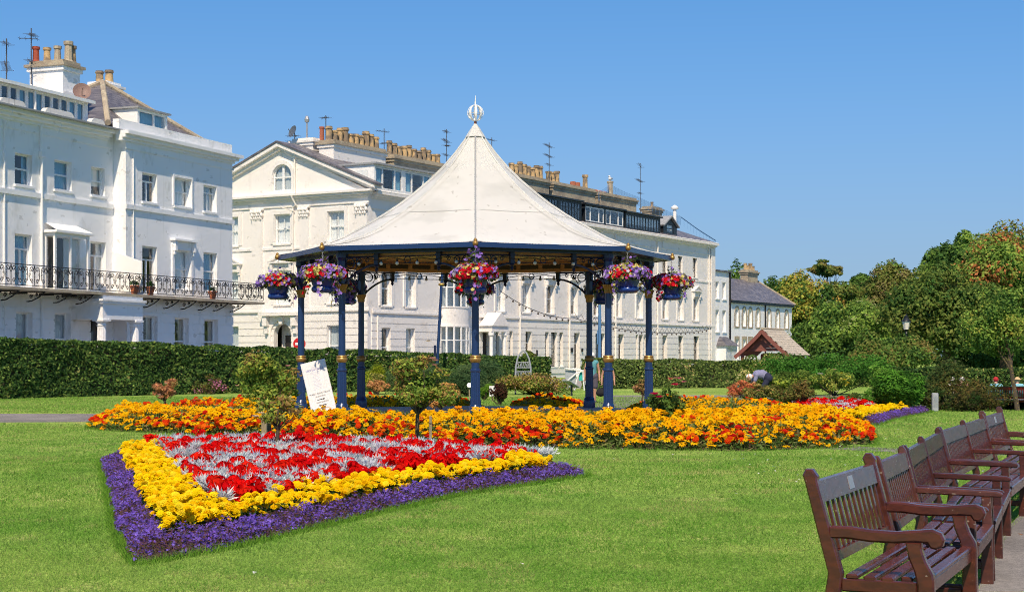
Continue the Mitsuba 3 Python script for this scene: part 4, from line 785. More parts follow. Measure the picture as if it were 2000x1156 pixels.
# inner timber: frieze with plaques, boarded ceiling
octo(4.22, 4.298, PZ + 3.72, PZ + 3.98, 'ceiling_wood', 'frieze')
for k in range(8):
    a, b = bp(4.22, k, 0), bp(4.22, k + 1, 0); u = (b - a) / np.linalg.norm(b - a); n_ = np.array([-u[1], u[0], 0]); L = np.linalg.norm(b - a)
    for j in range(5):
        c = a + u * L * (j + 0.5) / 5; h = u * L / 5 * 0.40
        for zz, hz in ((3.87, 0.06),):
            put('plaque', MB().beam(c - h + n_ * 0.012 + [0, 0, PZ + zz], c + h + n_ * 0.012 + [0, 0, PZ + zz], 0.02, hz * 2), 'plaque_dark', N)
    put('frieze_rail', MB().beam(a + n_ * 0.03 + [0, 0, PZ + 3.95], b + n_ * 0.03 + [0, 0, PZ + 3.95], 0.05, 0.05), 'ceiling_wood', N)
    for j in range(9):
        r0, r1 = 4.2 * (9 - j) / 9, 4.2 * (8 - j) / 9 + 0.012
        v = [bp(r, q, PZ + z + 0.16 * (1 - r / 4.2)) for q in (k, k + 1) for r in (max(r1, 0.01), r0) for z in (3.985, 4.01)]
        put('ceiling_board', MB().add(v, [[0, 1, 3, 2], [4, 6, 7, 5], [0, 4, 5, 1], [2, 3, 7, 6], [0, 2, 6, 4], [1, 5, 7, 3]]), 'ceiling_wood', N)
prof = [(4.97, 4.12), (4.4, 4.215), (3.79, 4.385), (3.35, 4.56), (2.98, 4.76), (2.6, 4.97), (2.3, 5.15), (1.9, 5.415), (1.55, 5.68), (1.15, 6.02), (0.8, 6.36), (0.5, 6.71), (0.19, 7.13)]
for k in range(8):
    v = []
    for r, z in prof:
        a, b = bp(r, k + 0.004, z), bp(r, k + 0.996, z); sag = 0.035 * min(1, r / 2)
        for t in np.linspace(0, 1, 7): v.append(a + (b - a) * t - [0, 0, sag * math.sin(t * PI) * 0.5])
    n = len(prof); f = [[i * 7 + j, i * 7 + j + 1, i * 7 + j + 8, i * 7 + j + 7] for i in range(n - 1) for j in range(6)]
    rp = put('roof_panel', MB().add(v, f), 'roof_sheet', N, smooth=True)
    if k in (7, 0, 1, 6, 2, 3, 4, 5):
        rr, zz = 2.45, 5.06; a, b = bp(rr, k + 0.02, zz + 0.008), bp(rr, k + 0.98, zz + 0.008)
        put('seam', MB().tube([a, (a + b) / 2 - [0, 0, 0.015], b], 0.007, 4), 'roof_sheet', rp)
    put('ridge', MB().tube([bp(r + 0.01, k, z + 0.012) for r, z in prof], 0.022, 6), 'lead' if k == 0 else 'roof_sheet', N)
    for s in (-1, 1):        # the doubled cloth edge beside each ridge
        v = []
        for r, z in prof[:-2]:
            w = min(0.16, r * 0.25); p = bp(r, k, z); q = bp(r, k + s, z); L_ = np.linalg.norm(q - p); e = (q - p) / L_
            v += [p + e * 0.015 + [0, 0, 0.016], p + e * w + [0, 0, 0.014 - 0.0175 * min(1, r / 2) * math.sin(PI * w / L_)]]
        f = [[2 * i, 2 * i + 1, 2 * i + 3, 2 * i + 2] for i in range(len(prof) - 3)]
        put('ridge_strip', MB().add(v, f if s > 0 else [q[::-1] for q in f]), 'roof_sheet', N)
    c = bp(5.0, k, 4.10); bl = put('eave_ball', MB().sphere(c + [0, 0, -0.02], 0.065, 2).lathe([(0.03, 4.12), (0.045, 4.15), (0.02, 4.19), (0.0, 4.2)], 10, cx=c[0], cy=c[1]), 'gold', N, smooth=40)
oc = [(0.255, 7.115), (0.25, 7.13), (0.12, 7.33), (0.035, 7.455), (0.0, 7.46)]
put('roof_cap', MB().add([bp(r, k, z) for r, z in oc for k in range(8)], [[i * 8 + k, i * 8 + (k + 1) % 8, (i + 1) * 8 + (k + 1) % 8, (i + 1) * 8 + k] for i in range(4) for k in range(8)]).add([bp(r, k, 7.115) for r in (0.17, 0.255) for k in range(8)], [[k, (k + 1) % 8, 8 + (k + 1) % 8, 8 + k] for k in range(8)]), 'roof_sheet', N)
put('cap_collar', MB().lathe([(0.18, 7.02), (0.18, 7.12)], 8, cx=GX, cy=GY), 'navy_dark', N)
Fi = put('finial', MB().tube([(GX, GY, 7.44), (GX, GY, 7.54)], 0.03, 8).tube([(GX, GY, 7.93), (GX, GY, 8.18)], [0.022, 0.006], 8).tube([(GX, GY, 7.5), (GX, GY, 7.95)], 0.01, 6), 'white_paint', N)
put('finial_foot', MB().tube([(GX, GY, 7.455), (GX, GY, 7.515)], 0.036, 8), 'barge_red', N)
for k in range(8):
    a = k * PI / 4 + 0.1; d, e = np.array([math.cos(a), math.sin(a), 0]), np.array([-math.sin(a), math.cos(a), 0]); v = []
    for t in np.linspace(-PI / 2, PI / 2, 17):
        for rr in (0.205, 0.193):
            p = np.array([GX, GY, 7.73]) + d * rr * math.cos(t) + np.array([0, 0, rr * 1.02 * math.sin(t)]); w = 0.030 * max(0.35, math.cos(t) ** 0.5 if math.cos(t) > 0 else 0)
            v += [p - e * w, p + e * w]
    f = []
    for i in range(16): o = i * 4; f += [[o, o + 1, o + 5, o + 4], [o + 3, o + 2, o + 6, o + 7], [o + 2, o, o + 4, o + 6], [o + 1, o + 3, o + 7, o + 5]]
    put('hoop', MB().add(v, f), 'white_paint', Fi)
put('hoop_band', MB().tube([(GX + 0.19 * math.cos(t), GY + 0.19 * math.sin(t), 7.71) for t in np.linspace(0, 2 * PI, 25)], 0.008, 4, False), 'steel', Fi)

# ------------------------------------------------------------------ plants: leaf clouds and flowers
def unit(v): return v / np.maximum(np.linalg.norm(v, axis=-1, keepdims=True), 1e-9)
def leaf_quads(p, n, size, col, rng, aspect=0.55, fold=0.18):
    N_ = len(p); n = unit(n); a = unit(np.cross(n, rng.normal(size=(N_, 3)))); b = np.cross(n, a); s = np.broadcast_to(size, (N_,))[:, None]
    v = np.stack([p - a * s, p + b * s * aspect - n * s * fold, p + a * s, p - b * s * aspect - n * s * fold], 1).reshape(-1, 3)
    i = np.arange(N_)[:, None] * 4
    f = np.vstack([i + [0, 1, 2], i + [0, 2, 3]])
    return v, f, np.repeat(col, 4, axis=0)
def pick(cols, w, n, rng, var=0.25):
    c = np.array(cols)[rng.choice(len(cols), n, p=np.array(w) / sum(w))]
    return np.clip(c * rng.uniform(1 - var, 1 + var, (n, 1)) * rng.uniform(0.92, 1.08, (n, 3)), 0, 1)
def clumps(c, rad, k, rng, rel=(0.28, 0.45), low=-0.55):
    """overlapping ellipsoids spread through a crown of half-axes rad."""
    c, rad = np.array(c, float), np.array(rad, float); out = []
    while len(out) < k:
        d = unit(rng.normal(size=3))
        if d[2] < low: continue
        q = rng.uniform(0.42, 0.92); r = rad * rng.uniform(rel[0] * 0.62, rel[1]) * rng.uniform(0.75, 1.25, 3)
        out.append((c + d * rad * q, np.maximum(r, 0.09 * rad.max())))
    out.append((c, rad * 0.55)); return out
FB = 3.0     # leaf reflectance of the palette below, in the light of the photograph
def crown(cl, n, size, cols, w, rng, patch=0.5, upb=0.35, aspect=0.6, k_=FB):
    vol = np.array([np.prod(r) ** (2 / 3) for _, r in cl]); idx = rng.choice(len(cl), n, p=vol / vol.sum())
    C = np.array([c for c, _ in cl])[idx]; R = np.array([r for _, r in cl])[idx]
    d = unit(rng.normal(size=(n, 3))); t = rng.uniform(0.2, 1, (n, 1)) ** 0.45 * (0.72 + 0.56 * meshkit.fbm(d * 2.3 + C * 3.1, 3, 4)[:, None])
    p = C + d * R * t; nn = unit(d + rng.normal(size=(n, 3)) * 0.55 + [0, 0, upb])
    k = meshkit.fbm(p * patch / max(0.3, np.mean(R)) + 7.3, 3, 2) + rng.normal(size=n) * 0.10
    order = np.clip((k - 0.25) / 0.5, 0, 0.999); edges = np.cumsum(np.array(w) / sum(w)); ci = np.searchsorted(edges, order)
    col = k_ * np.array(cols)[np.clip(ci, 0, len(cols) - 1)] * rng.uniform(0.72, 1.28, (n, 1)) * rng.uniform(0.93, 1.07, (n, 3))
    return leaf_quads(p, nn, size * rng.uniform(0.6, 1.3, n), np.clip(col, 0, 1), rng, aspect)
def leafmesh(name, parts, parent=None, mat='leaf'):
    m = MB()
    for v, f, c in parts: m.add(v, f, c)
    return put(name, m, mat, parent)
def plant(name, label, cat, cl, n, size, cols, w, seed, trunk=None, group=None, base=None, aspect=0.6, upb=0.35, part='crown', k_=FB):
    rng = np.random.default_rng(seed); k = thing(name, label, cat, group)
    m = MB(); b = np.array(base if base is not None else [cl[-1][0][0], cl[-1][0][1], 0.0]); top = cl[-1][0]
    if trunk:
        m.tube([b, b + (top - b) * 0.35 + rng.normal(size=3) * trunk * 0.4, b + (top - b) * 0.75, top], [trunk * 1.25, trunk, trunk * 0.75, trunk * 0.4], 9)
        for c, r in cl[:12]:
            st = b + (top - b) * rng.uniform(0.5, 0.9); m.tube([st, (st + c) / 2 + [0, 0, 0.08 * np.linalg.norm(c - st)], c], [trunk * 0.45, trunk * 0.3, trunk * 0.12], 5, False)
        put('trunk', m, 'bark', k)
    else:
        for c, r in cl[:14]: m.tube([b, (b + c) / 2 + rng.normal(size=3) * 0.03, c], [0.025, 0.018, 0.008], 5, False)
        put('stems', m, 'stem_dark', k)
    leafmesh(part, [crown(cl, n, size, cols, w, rng, aspect=aspect, upb=upb, k_=k_)], k)
    return k
GD, GM, GL, GY_ = (0.020, 0.044, 0.012), (0.048, 0.086, 0.018), (0.092, 0.138, 0.026), (0.135, 0.142, 0.026)
OL, BRN, ORG, RED = (0.075, 0.085, 0.022), (0.10, 0.075, 0.025), (0.22, 0.14, 0.03), (0.17, 0.065, 0.025)

# --- hedges
def hedge(name, label, pts, hs, depth, seed, zb=0.0, dens=430, cols=((0.012, 0.026, 0.009), (0.028, 0.055, 0.014), (0.07, 0.10, 0.024), (0.16, 0.15, 0.05)), w=(3, 3.4, 2, 0.5), size=0.075):
    rng = np.random.default_rng(seed); k = thing(name, label, 'hedge'); P_ = np.array(pts, float); H = np.array(hs, float); parts = []; core = MB()
    for i in range(len(P_) - 1):
        a, b = P_[i], P_[i + 1]; L = np.linalg.norm(b - a); u = (b - a) / L; nn = np.array([-u[1], u[0]]); nn = nn if nn[1] > 0 else -nn       # nn points away from the camera
        h0, h1 = H[i], H[i + 1]
        for (face, area) in (('front', L * (h0 + h1) / 2), ('top', L * depth), ('end0', depth * h0), ('end1', depth * h1), ('back', L * h0 * 0.4)):
            n = int(dens * area); s = rng.uniform(0, 1, n); t = rng.uniform(0, 1, n); h = h0 + (h1 - h0) * s
            dep = rng.exponential(0.06, n)
            if face == 'front': q = a + np.outer(s * L, u) + np.outer(dep - 0.03, nn); z = t * h; nv = np.tile([-nn[0], -nn[1], 0.25], (n, 1))
            elif face == 'back': q = a + np.outer(s * L, u) + np.outer(depth - dep, nn); z = t * h; nv = np.tile([nn[0], nn[1], 0.2], (n, 1))
            elif face == 'top': q = a + np.outer(s * L, u) + np.outer(t * depth, nn); z = h - dep * 0.8 + 0.05; nv = np.tile([0, 0, 1.0], (n, 1))
            else:
                if (face == 'end0' and i > 0) or (face == 'end1' and i < len(P_) - 2): continue
                e = 0 if face == 'end0' else 1; q = (a if e == 0 else b) + np.outer(np.where(e, -1, 1) * (dep - 0.03), u) + np.outer(t * depth, nn); z = s * (h0 if e == 0 else h1); nv = np.tile([u[0] * (2 * e - 1), u[1] * (2 * e - 1), 0.2], (n, 1))
            p = np.column_stack([q, z]); bump = (meshkit.fbm(p * 1.1, 3, seed) - 0.5) * 0.34
            p = p + nv * bump[:, None]; p[:, 2] = np.maximum(p[:, 2], 0.02)
            p[:, 2] += zb; nv = unit(nv + rng.normal(size=(n, 3)) * 0.75)
            kk = np.clip((meshkit.fbm(p * 0.9 + 3, 3, seed + 9) * 0.35 + rng.uniform(0, 1, n) * 0.65 - 0.12) / 0.78, 0, 0.999)
            ci = np.searchsorted(np.cumsum(np.array(w) / sum(w)), kk); col = FB * np.array(cols)[np.clip(ci, 0, len(cols) - 1)] * rng.uniform(0.6, 1.4, (n, 1))
            parts.append(leaf_quads(p, nv, size * rng.uniform(0.6, 1.25, n), col, rng, 0.62))
        q0, q1 = a + nn * 0.16 + u * (0.15 if i == 0 else -0.02), b + nn * 0.16 - u * (0.15 if i == len(P_) - 2 else -0.02)
        f = [[0, 1, 3, 2], [4, 6, 7, 5], [0, 4, 5, 1], [2, 3, 7, 6], [1, 5, 7, 3]]
        core.add([[*(q + o), z] for q, h in ((q0, h0), (q1, h1)) for o in (np.zeros(2), nn * (depth - 0.3)) for z in (zb, zb + h - 0.16)], f)
    put('twigs', core, 'stem_dark', k); leafmesh('foliage', parts, k, 'glossy_leaf')
hedge('hedge', 'long dark clipped hedge on the left, below the white house', [(-30, 52.5), (-18.9, 58.6), (-16.95, 62.6), (-12.2, 68.4), (-5.8, 72.2), (1.9, 77.0)], [2.4, 2.22, 2.13, 1.96, 1.76, 1.48], 1.1, 31)
hedge('hedge', 'lower clipped hedge right of the gap, behind the gardener', [(4.0, 77.3), (7.8, 79.6), (11.6, 81.4), (19, 84)], [1.42, 1.36, 1.30, 1.3], 1.1, 32, cols=((0.022, 0.036, 0.012), (0.05, 0.075, 0.02), (0.10, 0.125, 0.035), (0.20, 0.16, 0.07)))
hedge('hedge', 'dark hedge at the far right behind the seated people', [(14.2, 60.5), (18.2, 61.5), (30, 63)], [1.52, 1.5, 1.5], 0.9, 33, zb=-0.42)

# --- trees (far to near)
def tree(label, c, rad, n, size,  cols, w, seed, k=16, trunk=0.3, name='tree', rel=(0.28, 0.45), low=-0.55, base=None, upb=0.35):
    rng = np.random.default_rng(seed + 100); cl = clumps(c, rad, int(k * 1.9), rng, rel, low)
    n, size = int(n * 1.12), size * 0.93; b = base if base is not None else [c[0], c[1], float(gz(c[0], c[1]))]
    return plant(name, label, 'tree', cl, n, size, cols, w, seed, trunk, base=b, upb=upb)
tree('golden-green chestnut tree beside the far end of the long house', (33.0, 176, 5.8), (4.1, 4.0, 5.2), 26000, 0.20, (GD, GM, GY_, (0.16, 0.125, 0.025), (0.14, 0.085, 0.022)), (1.5, 2, 3, 2, 1.2), 1, k=22)
tree('flat-topped pine-like tree rising thinly above the golden chestnut', (39.2, 198, 12.3), (2.7, 2.0, 1.4), 3600, 0.2, (GD, OL, BRN), (2, 3, 1), 2, k=9, trunk=0.13, rel=(0.16, 0.34), low=-0.35, base=[41.2, 198, 0])
tree('dull green rounded tree right behind the golden chestnut', (40.6, 190, 7.0), (4.2, 3.2, 4.0), 12000, 0.22, (GD, GM, OL), (1, 2, 2), 3)
tree('brownish grey tree with bare twigs, left of the tall right-hand trees', (45.5, 188, 8.6), (4.4, 3.0, 4.4), 13000, 0.20, (GM, OL, (0.085, 0.078, 0.028), (0.12, 0.095, 0.045)), (1.6, 3, 1.6, 0.6), 4, k=20, rel=(0.22, 0.36))
tree('small dark tree on the skyline left of the brownish tree', (43.3, 196, 10.4), (1.9, 1.6, 1.6), 5200, 0.20, (GD, GM), (3, 1.5), 5)
tree('broad light green tree behind the laurel hedge', (24.3, 112, 2.6), (3.9, 3.4, 2.7), 28000, 0.13, (GD, GM, GL, (0.13, 0.15, 0.06)), (1, 2.4, 2.6, 1.2), 6, k=26, upb=0.5)
tree('tall bright green tree left of the reddish one', (29.2, 104, 6.2), (2.7, 2.8, 3.5), 20000, 0.15, (GD, GM, GL), (1, 2.2, 1.8), 7, k=22, rel=(0.25, 0.38))
tree('second tall green tree, just right of the bright green one', (32.2, 106, 6.0), (2.3, 2.6, 4.0), 13000, 0.15, (GD, GM, GL, OL), (1.4, 2, 1.4, 1), 20, k=16)
tree('tallest tree at the right, with browned leaves', (35.4, 112, 7.3), (4.4, 3.2, 3.4), 17000, 0.14, (GM, OL, BRN, (0.13, 0.08, 0.035)), (1.4, 2.4, 1.8, 0.7), 8, k=20)
tree('dark olive tree hanging over the lamp post', (22.6, 82, 3.8), (3.2, 2.6, 2.4), 26000, 0.115, (GD, (0.035, 0.060, 0.014), (0.062, 0.085, 0.02), OL), (1.6, 2, 2, 1), 9, k=26, low=-0.75)
tree('green tree hung with clusters of red berries at the right edge', (26.2, 84, 5.0), (3.1, 2.4, 2.9), 22000, 0.115, (GD, GM, GL, (0.13, 0.14, 0.035), RED), (1, 2.4, 2, 1, 0.35), 10, k=22)
tree('low orange-tinged bush tree under the lamp post', (18.5, 78, 1.3), (2.1, 1.7, 1.6), 13000, 0.085, (GD, GM, OL, BRN), (1, 2, 2, 0.8), 11, k=16, trunk=0.1)
tree('young yellow-green tree with a thin trunk beside the far bench', (17.5, 56.3, 2.5), (1.55, 1.2, 1.7), 8000, 0.065, (GD, GM, GL, (0.13, 0.14, 0.03)), (1, 2, 1.4, 0.8), 12, k=18, trunk=0.075, rel=(0.22, 0.36), base=[17.85, 56.0, -0.42])
tree('far green tree behind the annexe roof', (25.6, 186, 8.4), (2.6, 2.4, 4.6), 6000, 0.2, (GD, GM), (2, 1.6), 13); tree('far green tree behind the chimneys of the long house', (31.0, 192, 7.2), (3.2, 2.4, 3.6), 6000, 0.2, (GD, GM, OL), (2, 1.6, 1), 14)
tree('dark mid-green tree in the gap behind the seated people', (27.2, 90, 2.6), (3.6, 2.4, 2.4), 17000, 0.125, (GD, (0.03, 0.055, 0.014), GM), (2.4, 2, 1.2), 15, k=18, low=-0.9)
rng = np.random.default_rng(77); parts = []
for x in np.arange(22, 130, 5.5):
    cl = clumps((x, 208 + rng.uniform(-6, 6), 5.0), (4.5, 3, 4.2 + rng.uniform(-1, 1.4)), 9, rng); parts.append(crown(cl, 1300, 0.46, (GD, GM, OL), (2, 2, 1.2), rng))
tag(leafmesh('wood', parts), 'distant belt of trees closing the right-hand skyline', 'trees', kind='stuff')

# --- shrubs
def shrub(label, c, rad, n, size, cols, w, seed, k=14, name='shrub', aspect=0.6, rel=(0.3, 0.5), low=-0.2, upb=0.35):
    rng = np.random.default_rng(seed + 300); return plant(name, label, 'shrub', clumps(c, rad, k, rng, rel, low), n, size, cols, w, seed, aspect=aspect, upb=upb, part='foliage', k_=1.8, base=[c[0], c[1], float(gz(c[0], c[1])) - 0.02])
shrub('cream variegated shrub in front of the shelter', (10.9, 68, 0.75), (1.25, 0.9, 0.85), 9000, 0.06, (GM, GL, (0.38, 0.35, 0.14), (0.45, 0.42, 0.22)), (1.4, 2, 2, 1), 41, k=20)
shrub('wide glossy green laurel mass right of the gardener', (13.0, 64, 0.72), (2.5, 1.0, 0.95), 17000, 0.06, ((0.02, 0.06, 0.012), (0.04, 0.12, 0.018), (0.07, 0.17, 0.03)), (1, 2, 1.4), 42, k=24, aspect=0.45)
shrub('bright green feathery laurel bush near the grey post', (10.75, 44.4, 0.55), (0.95, 0.8, 0.85), 9000, 0.065, ((0.025, 0.075, 0.012), (0.06, 0.16, 0.02), (0.12, 0.24, 0.04)), (1, 2, 1.4), 43, k=18, aspect=0.32, upb=0.9)
shrub('spreading cotoneaster bush with reddish tips at the right', (12.6, 46.6, 0.38), (1.3, 1.1, 0.95), 11000, 0.045, (GD, (0.05, 0.075, 0.025), OL, BRN), (1.3, 2.4, 1.6, 0.8), 44, k=20, aspect=0.4)
shrub('low dark cotoneaster skirt right of the grey post', (13.2, 45.6, 0.18), (1.0, 0.7, 0.5), 6000, 0.04, (GD, (0.03, 0.03, 0.015), OL, BRN), (2, 1.6, 1, 1), 45, aspect=0.4)
shrub('low grey-green bush left of the bright laurel', (10.05, 46.5, 0.16), (0.8, 0.6, 0.42), 3600, 0.045, (GM, OL, (0.12, 0.14, 0.06)), (1, 2, 1), 46)
shrub('yellow-green bush behind the orange bed, right of the gardener', (10.3, 57.5, 0.45), (0.95, 0.7, 0.62), 6000, 0.055, (GM, GL, (0.20, 0.24, 0.04)), (1, 2, 1.4), 47)
shrub('brown-tinged bush between the yellow-green bush and the yellow rose', (8.9, 50.5, 0.3), (0.85, 0.5, 0.42), 3600, 0.045, (GM, OL, BRN), (1, 1.6, 1.6), 48)
shrub('bright lime dwarf conifer behind the left columns', (-5.75, 66.5, 0.55), (0.42, 0.42, 0.62), 4200, 0.04, ((0.14, 0.17, 0.012), (0.22, 0.25, 0.02)), (1, 1), 49, aspect=0.3, upb=0.8, rel=(0.4, 0.6))
PINE = ((0.02, 0.045, 0.02), (0.045, 0.085, 0.035), (0.08, 0.125, 0.05))
shrub('broad blue-green mountain pine behind the left rose tree', (-4.1, 67.5, 0.55), (1.25, 0.9, 1.15), 13000, 0.085, PINE, (1, 2, 1.4), 50, k=22, aspect=0.10, upb=1.0)
shrub('second mountain pine behind the front column', (-1.45, 63.5, 0.5), (1.15, 0.9, 1.05), 12000, 0.08, PINE, (1, 2, 1.4), 51, k=22, aspect=0.10, upb=1.0)
shrub('small bright green conifer mound right of the front column', (-1.02, 57.5, 0.25), (0.36, 0.3, 0.36), 2400, 0.04, ((0.05, 0.12, 0.012), (0.09, 0.17, 0.02)), (1, 1), 52, aspect=0.2, upb=0.8)
shrub('dark plum-leaved bush behind the bandstand floor', (-0.4, 51.5, 0.3), (0.40, 0.32, 0.36), 1700, 0.04, ((0.025, 0.010, 0.010), (0.05, 0.02, 0.015), (0.04, 0.03, 0.015)), (2, 1, 1), 53)
shrub('straggly yellow-flowered rose bed below the metal arch', (1.0, 66.0, 0.3), (1.5, 0.8, 0.6), 6500, 0.05, (GM, GL, (0.25, 0.22, 0.05), (0.32, 0.20, 0.10), BRN), (1.2, 2, 1.4, 0.8, 1), 54, k=20)
shrub('loose green shrub climbing the hedge right of the metal arch', (0.9, 76.9, 1.2), (0.55, 0.3, 0.75), 2400, 0.07, (GM, GL, OL), (1, 2, 1), 55)
shrub('thin rose stems with pink flowers against the left hedge', (-12.6, 66.8, 0.25), (0.75, 0.3, 0.55), 700, 0.05, (GM, OL, BRN, (0.35, 0.13, 0.22)), (1, 1, 1.4, 0.5), 56, k=16)

# --- rose trees: a stem, a head of leaves, single blooms
def bloom(c, r, cols, rng):
    m = MB()
    for ring, (n, rr, tilt) in enumerate(((5, 1.0, 0.35), (5, 0.7, 0.75), (4, 0.4, 1.2))):
        for i in range(n):
            a = 2 * PI * (i + 0.5 * ring) / n + rng.uniform(-0.2, 0.2); d = np.array([math.cos(a) * math.cos(tilt), math.sin(a) * math.cos(tilt), math.sin(tilt)]); e = np.array([-math.sin(a), math.cos(a), 0])
            q = c + d * r * rr * 0.2
            m.add([q, q + (d * 0.6 + e * 0.5) * r * rr, q + d * r * rr, q + (d * 0.6 - e * 0.5) * r * rr], [[0, 1, 2, 3]], np.array(cols) * rng.uniform(0.8, 1.1))
    return m
def rose(label, base, zc, rad, n, cols, w, seed, blooms=(), stem=0.035, size=0.035, k=12, name='rose_tree', lean=(0, 0), stake=None, rel=(0.25, 0.42)):
    rng = np.random.default_rng(seed); b = np.array([base[0], base[1], 0.0]); c = np.array([base[0] + lean[0], base[1] + lean[1], zc]); cl = clumps(c, rad, k, rng, rel, -0.5)
    t = thing(name, label, 'rose tree'); m = MB(); nk = c - [0, 0, rad[2] * 0.75]
    m.tube([b, b + (nk - b) * 0.5 + rng.normal(size=3) * 0.015, nk], [stem * 1.2, stem, stem * 0.9], 9)
    for q, r in cl: m.tube([nk, (nk + q) / 2 + rng.normal(size=3) * 0.05, q], [stem * 0.45, stem * 0.3, stem * 0.12], 5, False)
    put('stem', m, 'bark', t); leafmesh('leaves', [crown(cl, n, size, cols, w, rng, patch=0.7, k_=2.5)], t)
    for (dx, dz, r, col) in blooms:
        put('bloom', bloom(c + [dx, -rad[1] * 0.85, dz], r, col, rng), 'petal', t)
    return t
CREAM, YEL, PNK, HOT = (0.80, 0.62, 0.36), (0.80, 0.60, 0.04), (0.72, 0.38, 0.33), (0.70, 0.03, 0.14)
RL = ((0.03, 0.060, 0.012), (0.075, 0.115, 0.02), (0.145, 0.165, 0.03), (0.13, 0.085, 0.03))
rose('tall yellow-green rose tree behind the wooden stake, left of the leaning sign', (-4.1, 27.0), 1.12, (0.62, 0.5, 0.52), 3400, RL, (1, 2.2, 2, 1.2), 61, [(0.33, -0.32, 0.07, CREAM), (0.38, -0.25, 0.06, CREAM), (0.26, -0.28, 0.06, CREAM), (0.43, -0.3, 0.05, CREAM), (0.35, 0.28, 0.05, PNK), (-0.5, -0.05, 0.04, PNK)], k=18)
rose('small sparse rose tree in front of the wooden stake in the red bed', (-3.42, 23.2), 0.74, (0.40, 0.34, 0.34), 620, RL, (1, 1.6, 2, 2), 62, [(-0.28, -0.05, 0.06, (0.8, 0.7, 0.55)), (-0.2, 0.0, 0.05, (0.8, 0.66, 0.45))], stem=0.03, k=14, rel=(0.2, 0.3))
rose('bushy rose tree with pale pink blooms standing in the red and silver bed', (-1.53, 25.7), 1.02, (0.62, 0.5, 0.53), 3800, RL, (1.4, 2.4, 1.7, 1.4), 63, [(0.27, 0.50, 0.07, PNK), (0.31, 0.47, 0.06, PNK), (0.20, 0.78, 0.05, CREAM), (0.3, 0.4, 0.05, PNK)], k=18)
rose('orange-brown rose tree in front of the bandstand, left of its front column', (-1.5, 33.6), 0.72, (0.36, 0.32, 0.33), 1200, ((0.16, 0.10, 0.03), (0.30, 0.16, 0.05), (0.36, 0.24, 0.09)), (1, 2, 1.4), 64, [], stem=0.025)
rose('bushy rose with crimson blooms low and pink ones high, right of the bandstand', (3.0, 31.4), 0.56, (0.42, 0.36, 0.42), 2200, (GD, GM, GL, OL), (1, 2, 2, 0.6), 65, [(-0.20, 0.26, 0.10, HOT), (-0.12, 0.20, 0.09, HOT), (0.20, 0.44, 0.09, HOT), (0.10, 0.56, 0.06, HOT), (0.28, 0.57, 0.06, (0.75, 0.2, 0.3)), (0.36, 0.5, 0.06, (0.75, 0.25, 0.33)), (0.2, 0.58, 0.05, PNK)], stem=0.03)
rose('brown wilting rose tree behind the right-hand columns', (4.0, 48.5), 0.62, (0.34, 0.3, 0.30), 800, (BRN, (0.20, 0.11, 0.05), GD), (2, 2, 1), 66, [(-0.3, 0.0, 0.05, PNK)], stem=0.03)
rose('red-brown leaved rose bush beside the gardener', (7.25, 49.5), 0.55, (0.55, 0.4, 0.36), 2200, ((0.17, 0.045, 0.03), (0.26, 0.09, 0.04), (0.22, 0.14, 0.04)), (2, 2, 1), 67, [], k=16)
rose('green rose bush with a pink bloom in front of the red-brown one', (7.1, 45.4), 0.5, (0.48, 0.4, 0.36), 1700, (GM, OL, (0.17, 0.13, 0.04), BRN), (1, 2, 1.4, 0.7), 68, [(-0.1, 0.1, 0.07, (0.8, 0.42, 0.3))])
rose('dark brown-green rose tree among the orange flowers at the right', (7.9, 43.5), 0.55, (0.45, 0.4, 0.36), 1500, (GD, OL, BRN), (1, 1.6, 1.6), 69, [(0.22, -0.12, 0.06, (0.78, 0.55, 0.42))])
rose('yellow-blooming rose tree beside a short wooden stake at the right', (9.75, 48.6), 0.82, (0.62, 0.5, 0.5), 2600, (GM, GL, (0.17, 0.18, 0.04)), (1, 2, 1.4), 70, [(0.35, 0.05, 0.06, YEL), (0.45, -0.05, 0.06, YEL), (0.5, 0.15, 0.05, YEL), (0.25, 0.25, 0.05, YEL), (0.38, -0.12, 0.05, YEL), (-0.42, 0.22, 0.07, (0.8, 0.75, 0.65)), (-0.36, 0.22, 0.06, (0.8, 0.75, 0.65)), (0.05, 0.35, 0.06, CREAM), (0.1, -0.32, 0.07, (0.8, 0.75, 0.65))], k=16)
rose('rusty pink-leaved rose bush at the left end of the orange bed', (-10.4, 47.6), 0.52, (0.52, 0.4, 0.36), 1900, ((0.20, 0.10, 0.05), (0.30, 0.14, 0.07), (0.15, 0.12, 0.04)), (2, 2, 1), 71, [(-0.1, -0.1, 0.07, (0.8, 0.5, 0.45)), (0.1, 0.25, 0.05, (0.8, 0.5, 0.45))], stem=0.04)
rose('small rusty rose tree behind the left back column', (-4.3, 50.5), 0.62, (0.40, 0.35, 0.30), 1100, ((0.22, 0.12, 0.05), (0.30, 0.15, 0.06), OL), (2, 2, 1), 72, [])
rose('pale straggling rose with a cream bloom, left of the mountain pine', (-4.9, 58), 0.62, (0.42, 0.35, 0.40), 1000, (OL, (0.2, 0.18, 0.05), BRN), (2, 2, 1), 73, [(0.2, 0.25, 0.06, CREAM)])
for (x, y, h, lb) in ((-4.15, 26.6, 0.62, 'weathered square wooden stake in the red and silver bed, left of the small rose'), (-1.32, 25.75, 0.60, 'thin wooden stake tied to the bushy rose tree'), (9.62, 47.9, 0.42, 'short pale wooden stake at the yellow-blooming rose tree')):
    k = thing('stake', lb, 'stake'); w = 0.042 if h > 0.61 else 0.022
    put('post', MB().box(x - w, x + w, y - w, y + w, -0.1, h), 'weathered_wood', k)
    put('tie', MB().tube([(x + w * 1.15 * math.cos(t), y + w * 1.15 * math.sin(t), h - 0.12) for t in np.linspace(0, 2 * PI, 13)], 0.010, 4, False), 'ink_black', k)

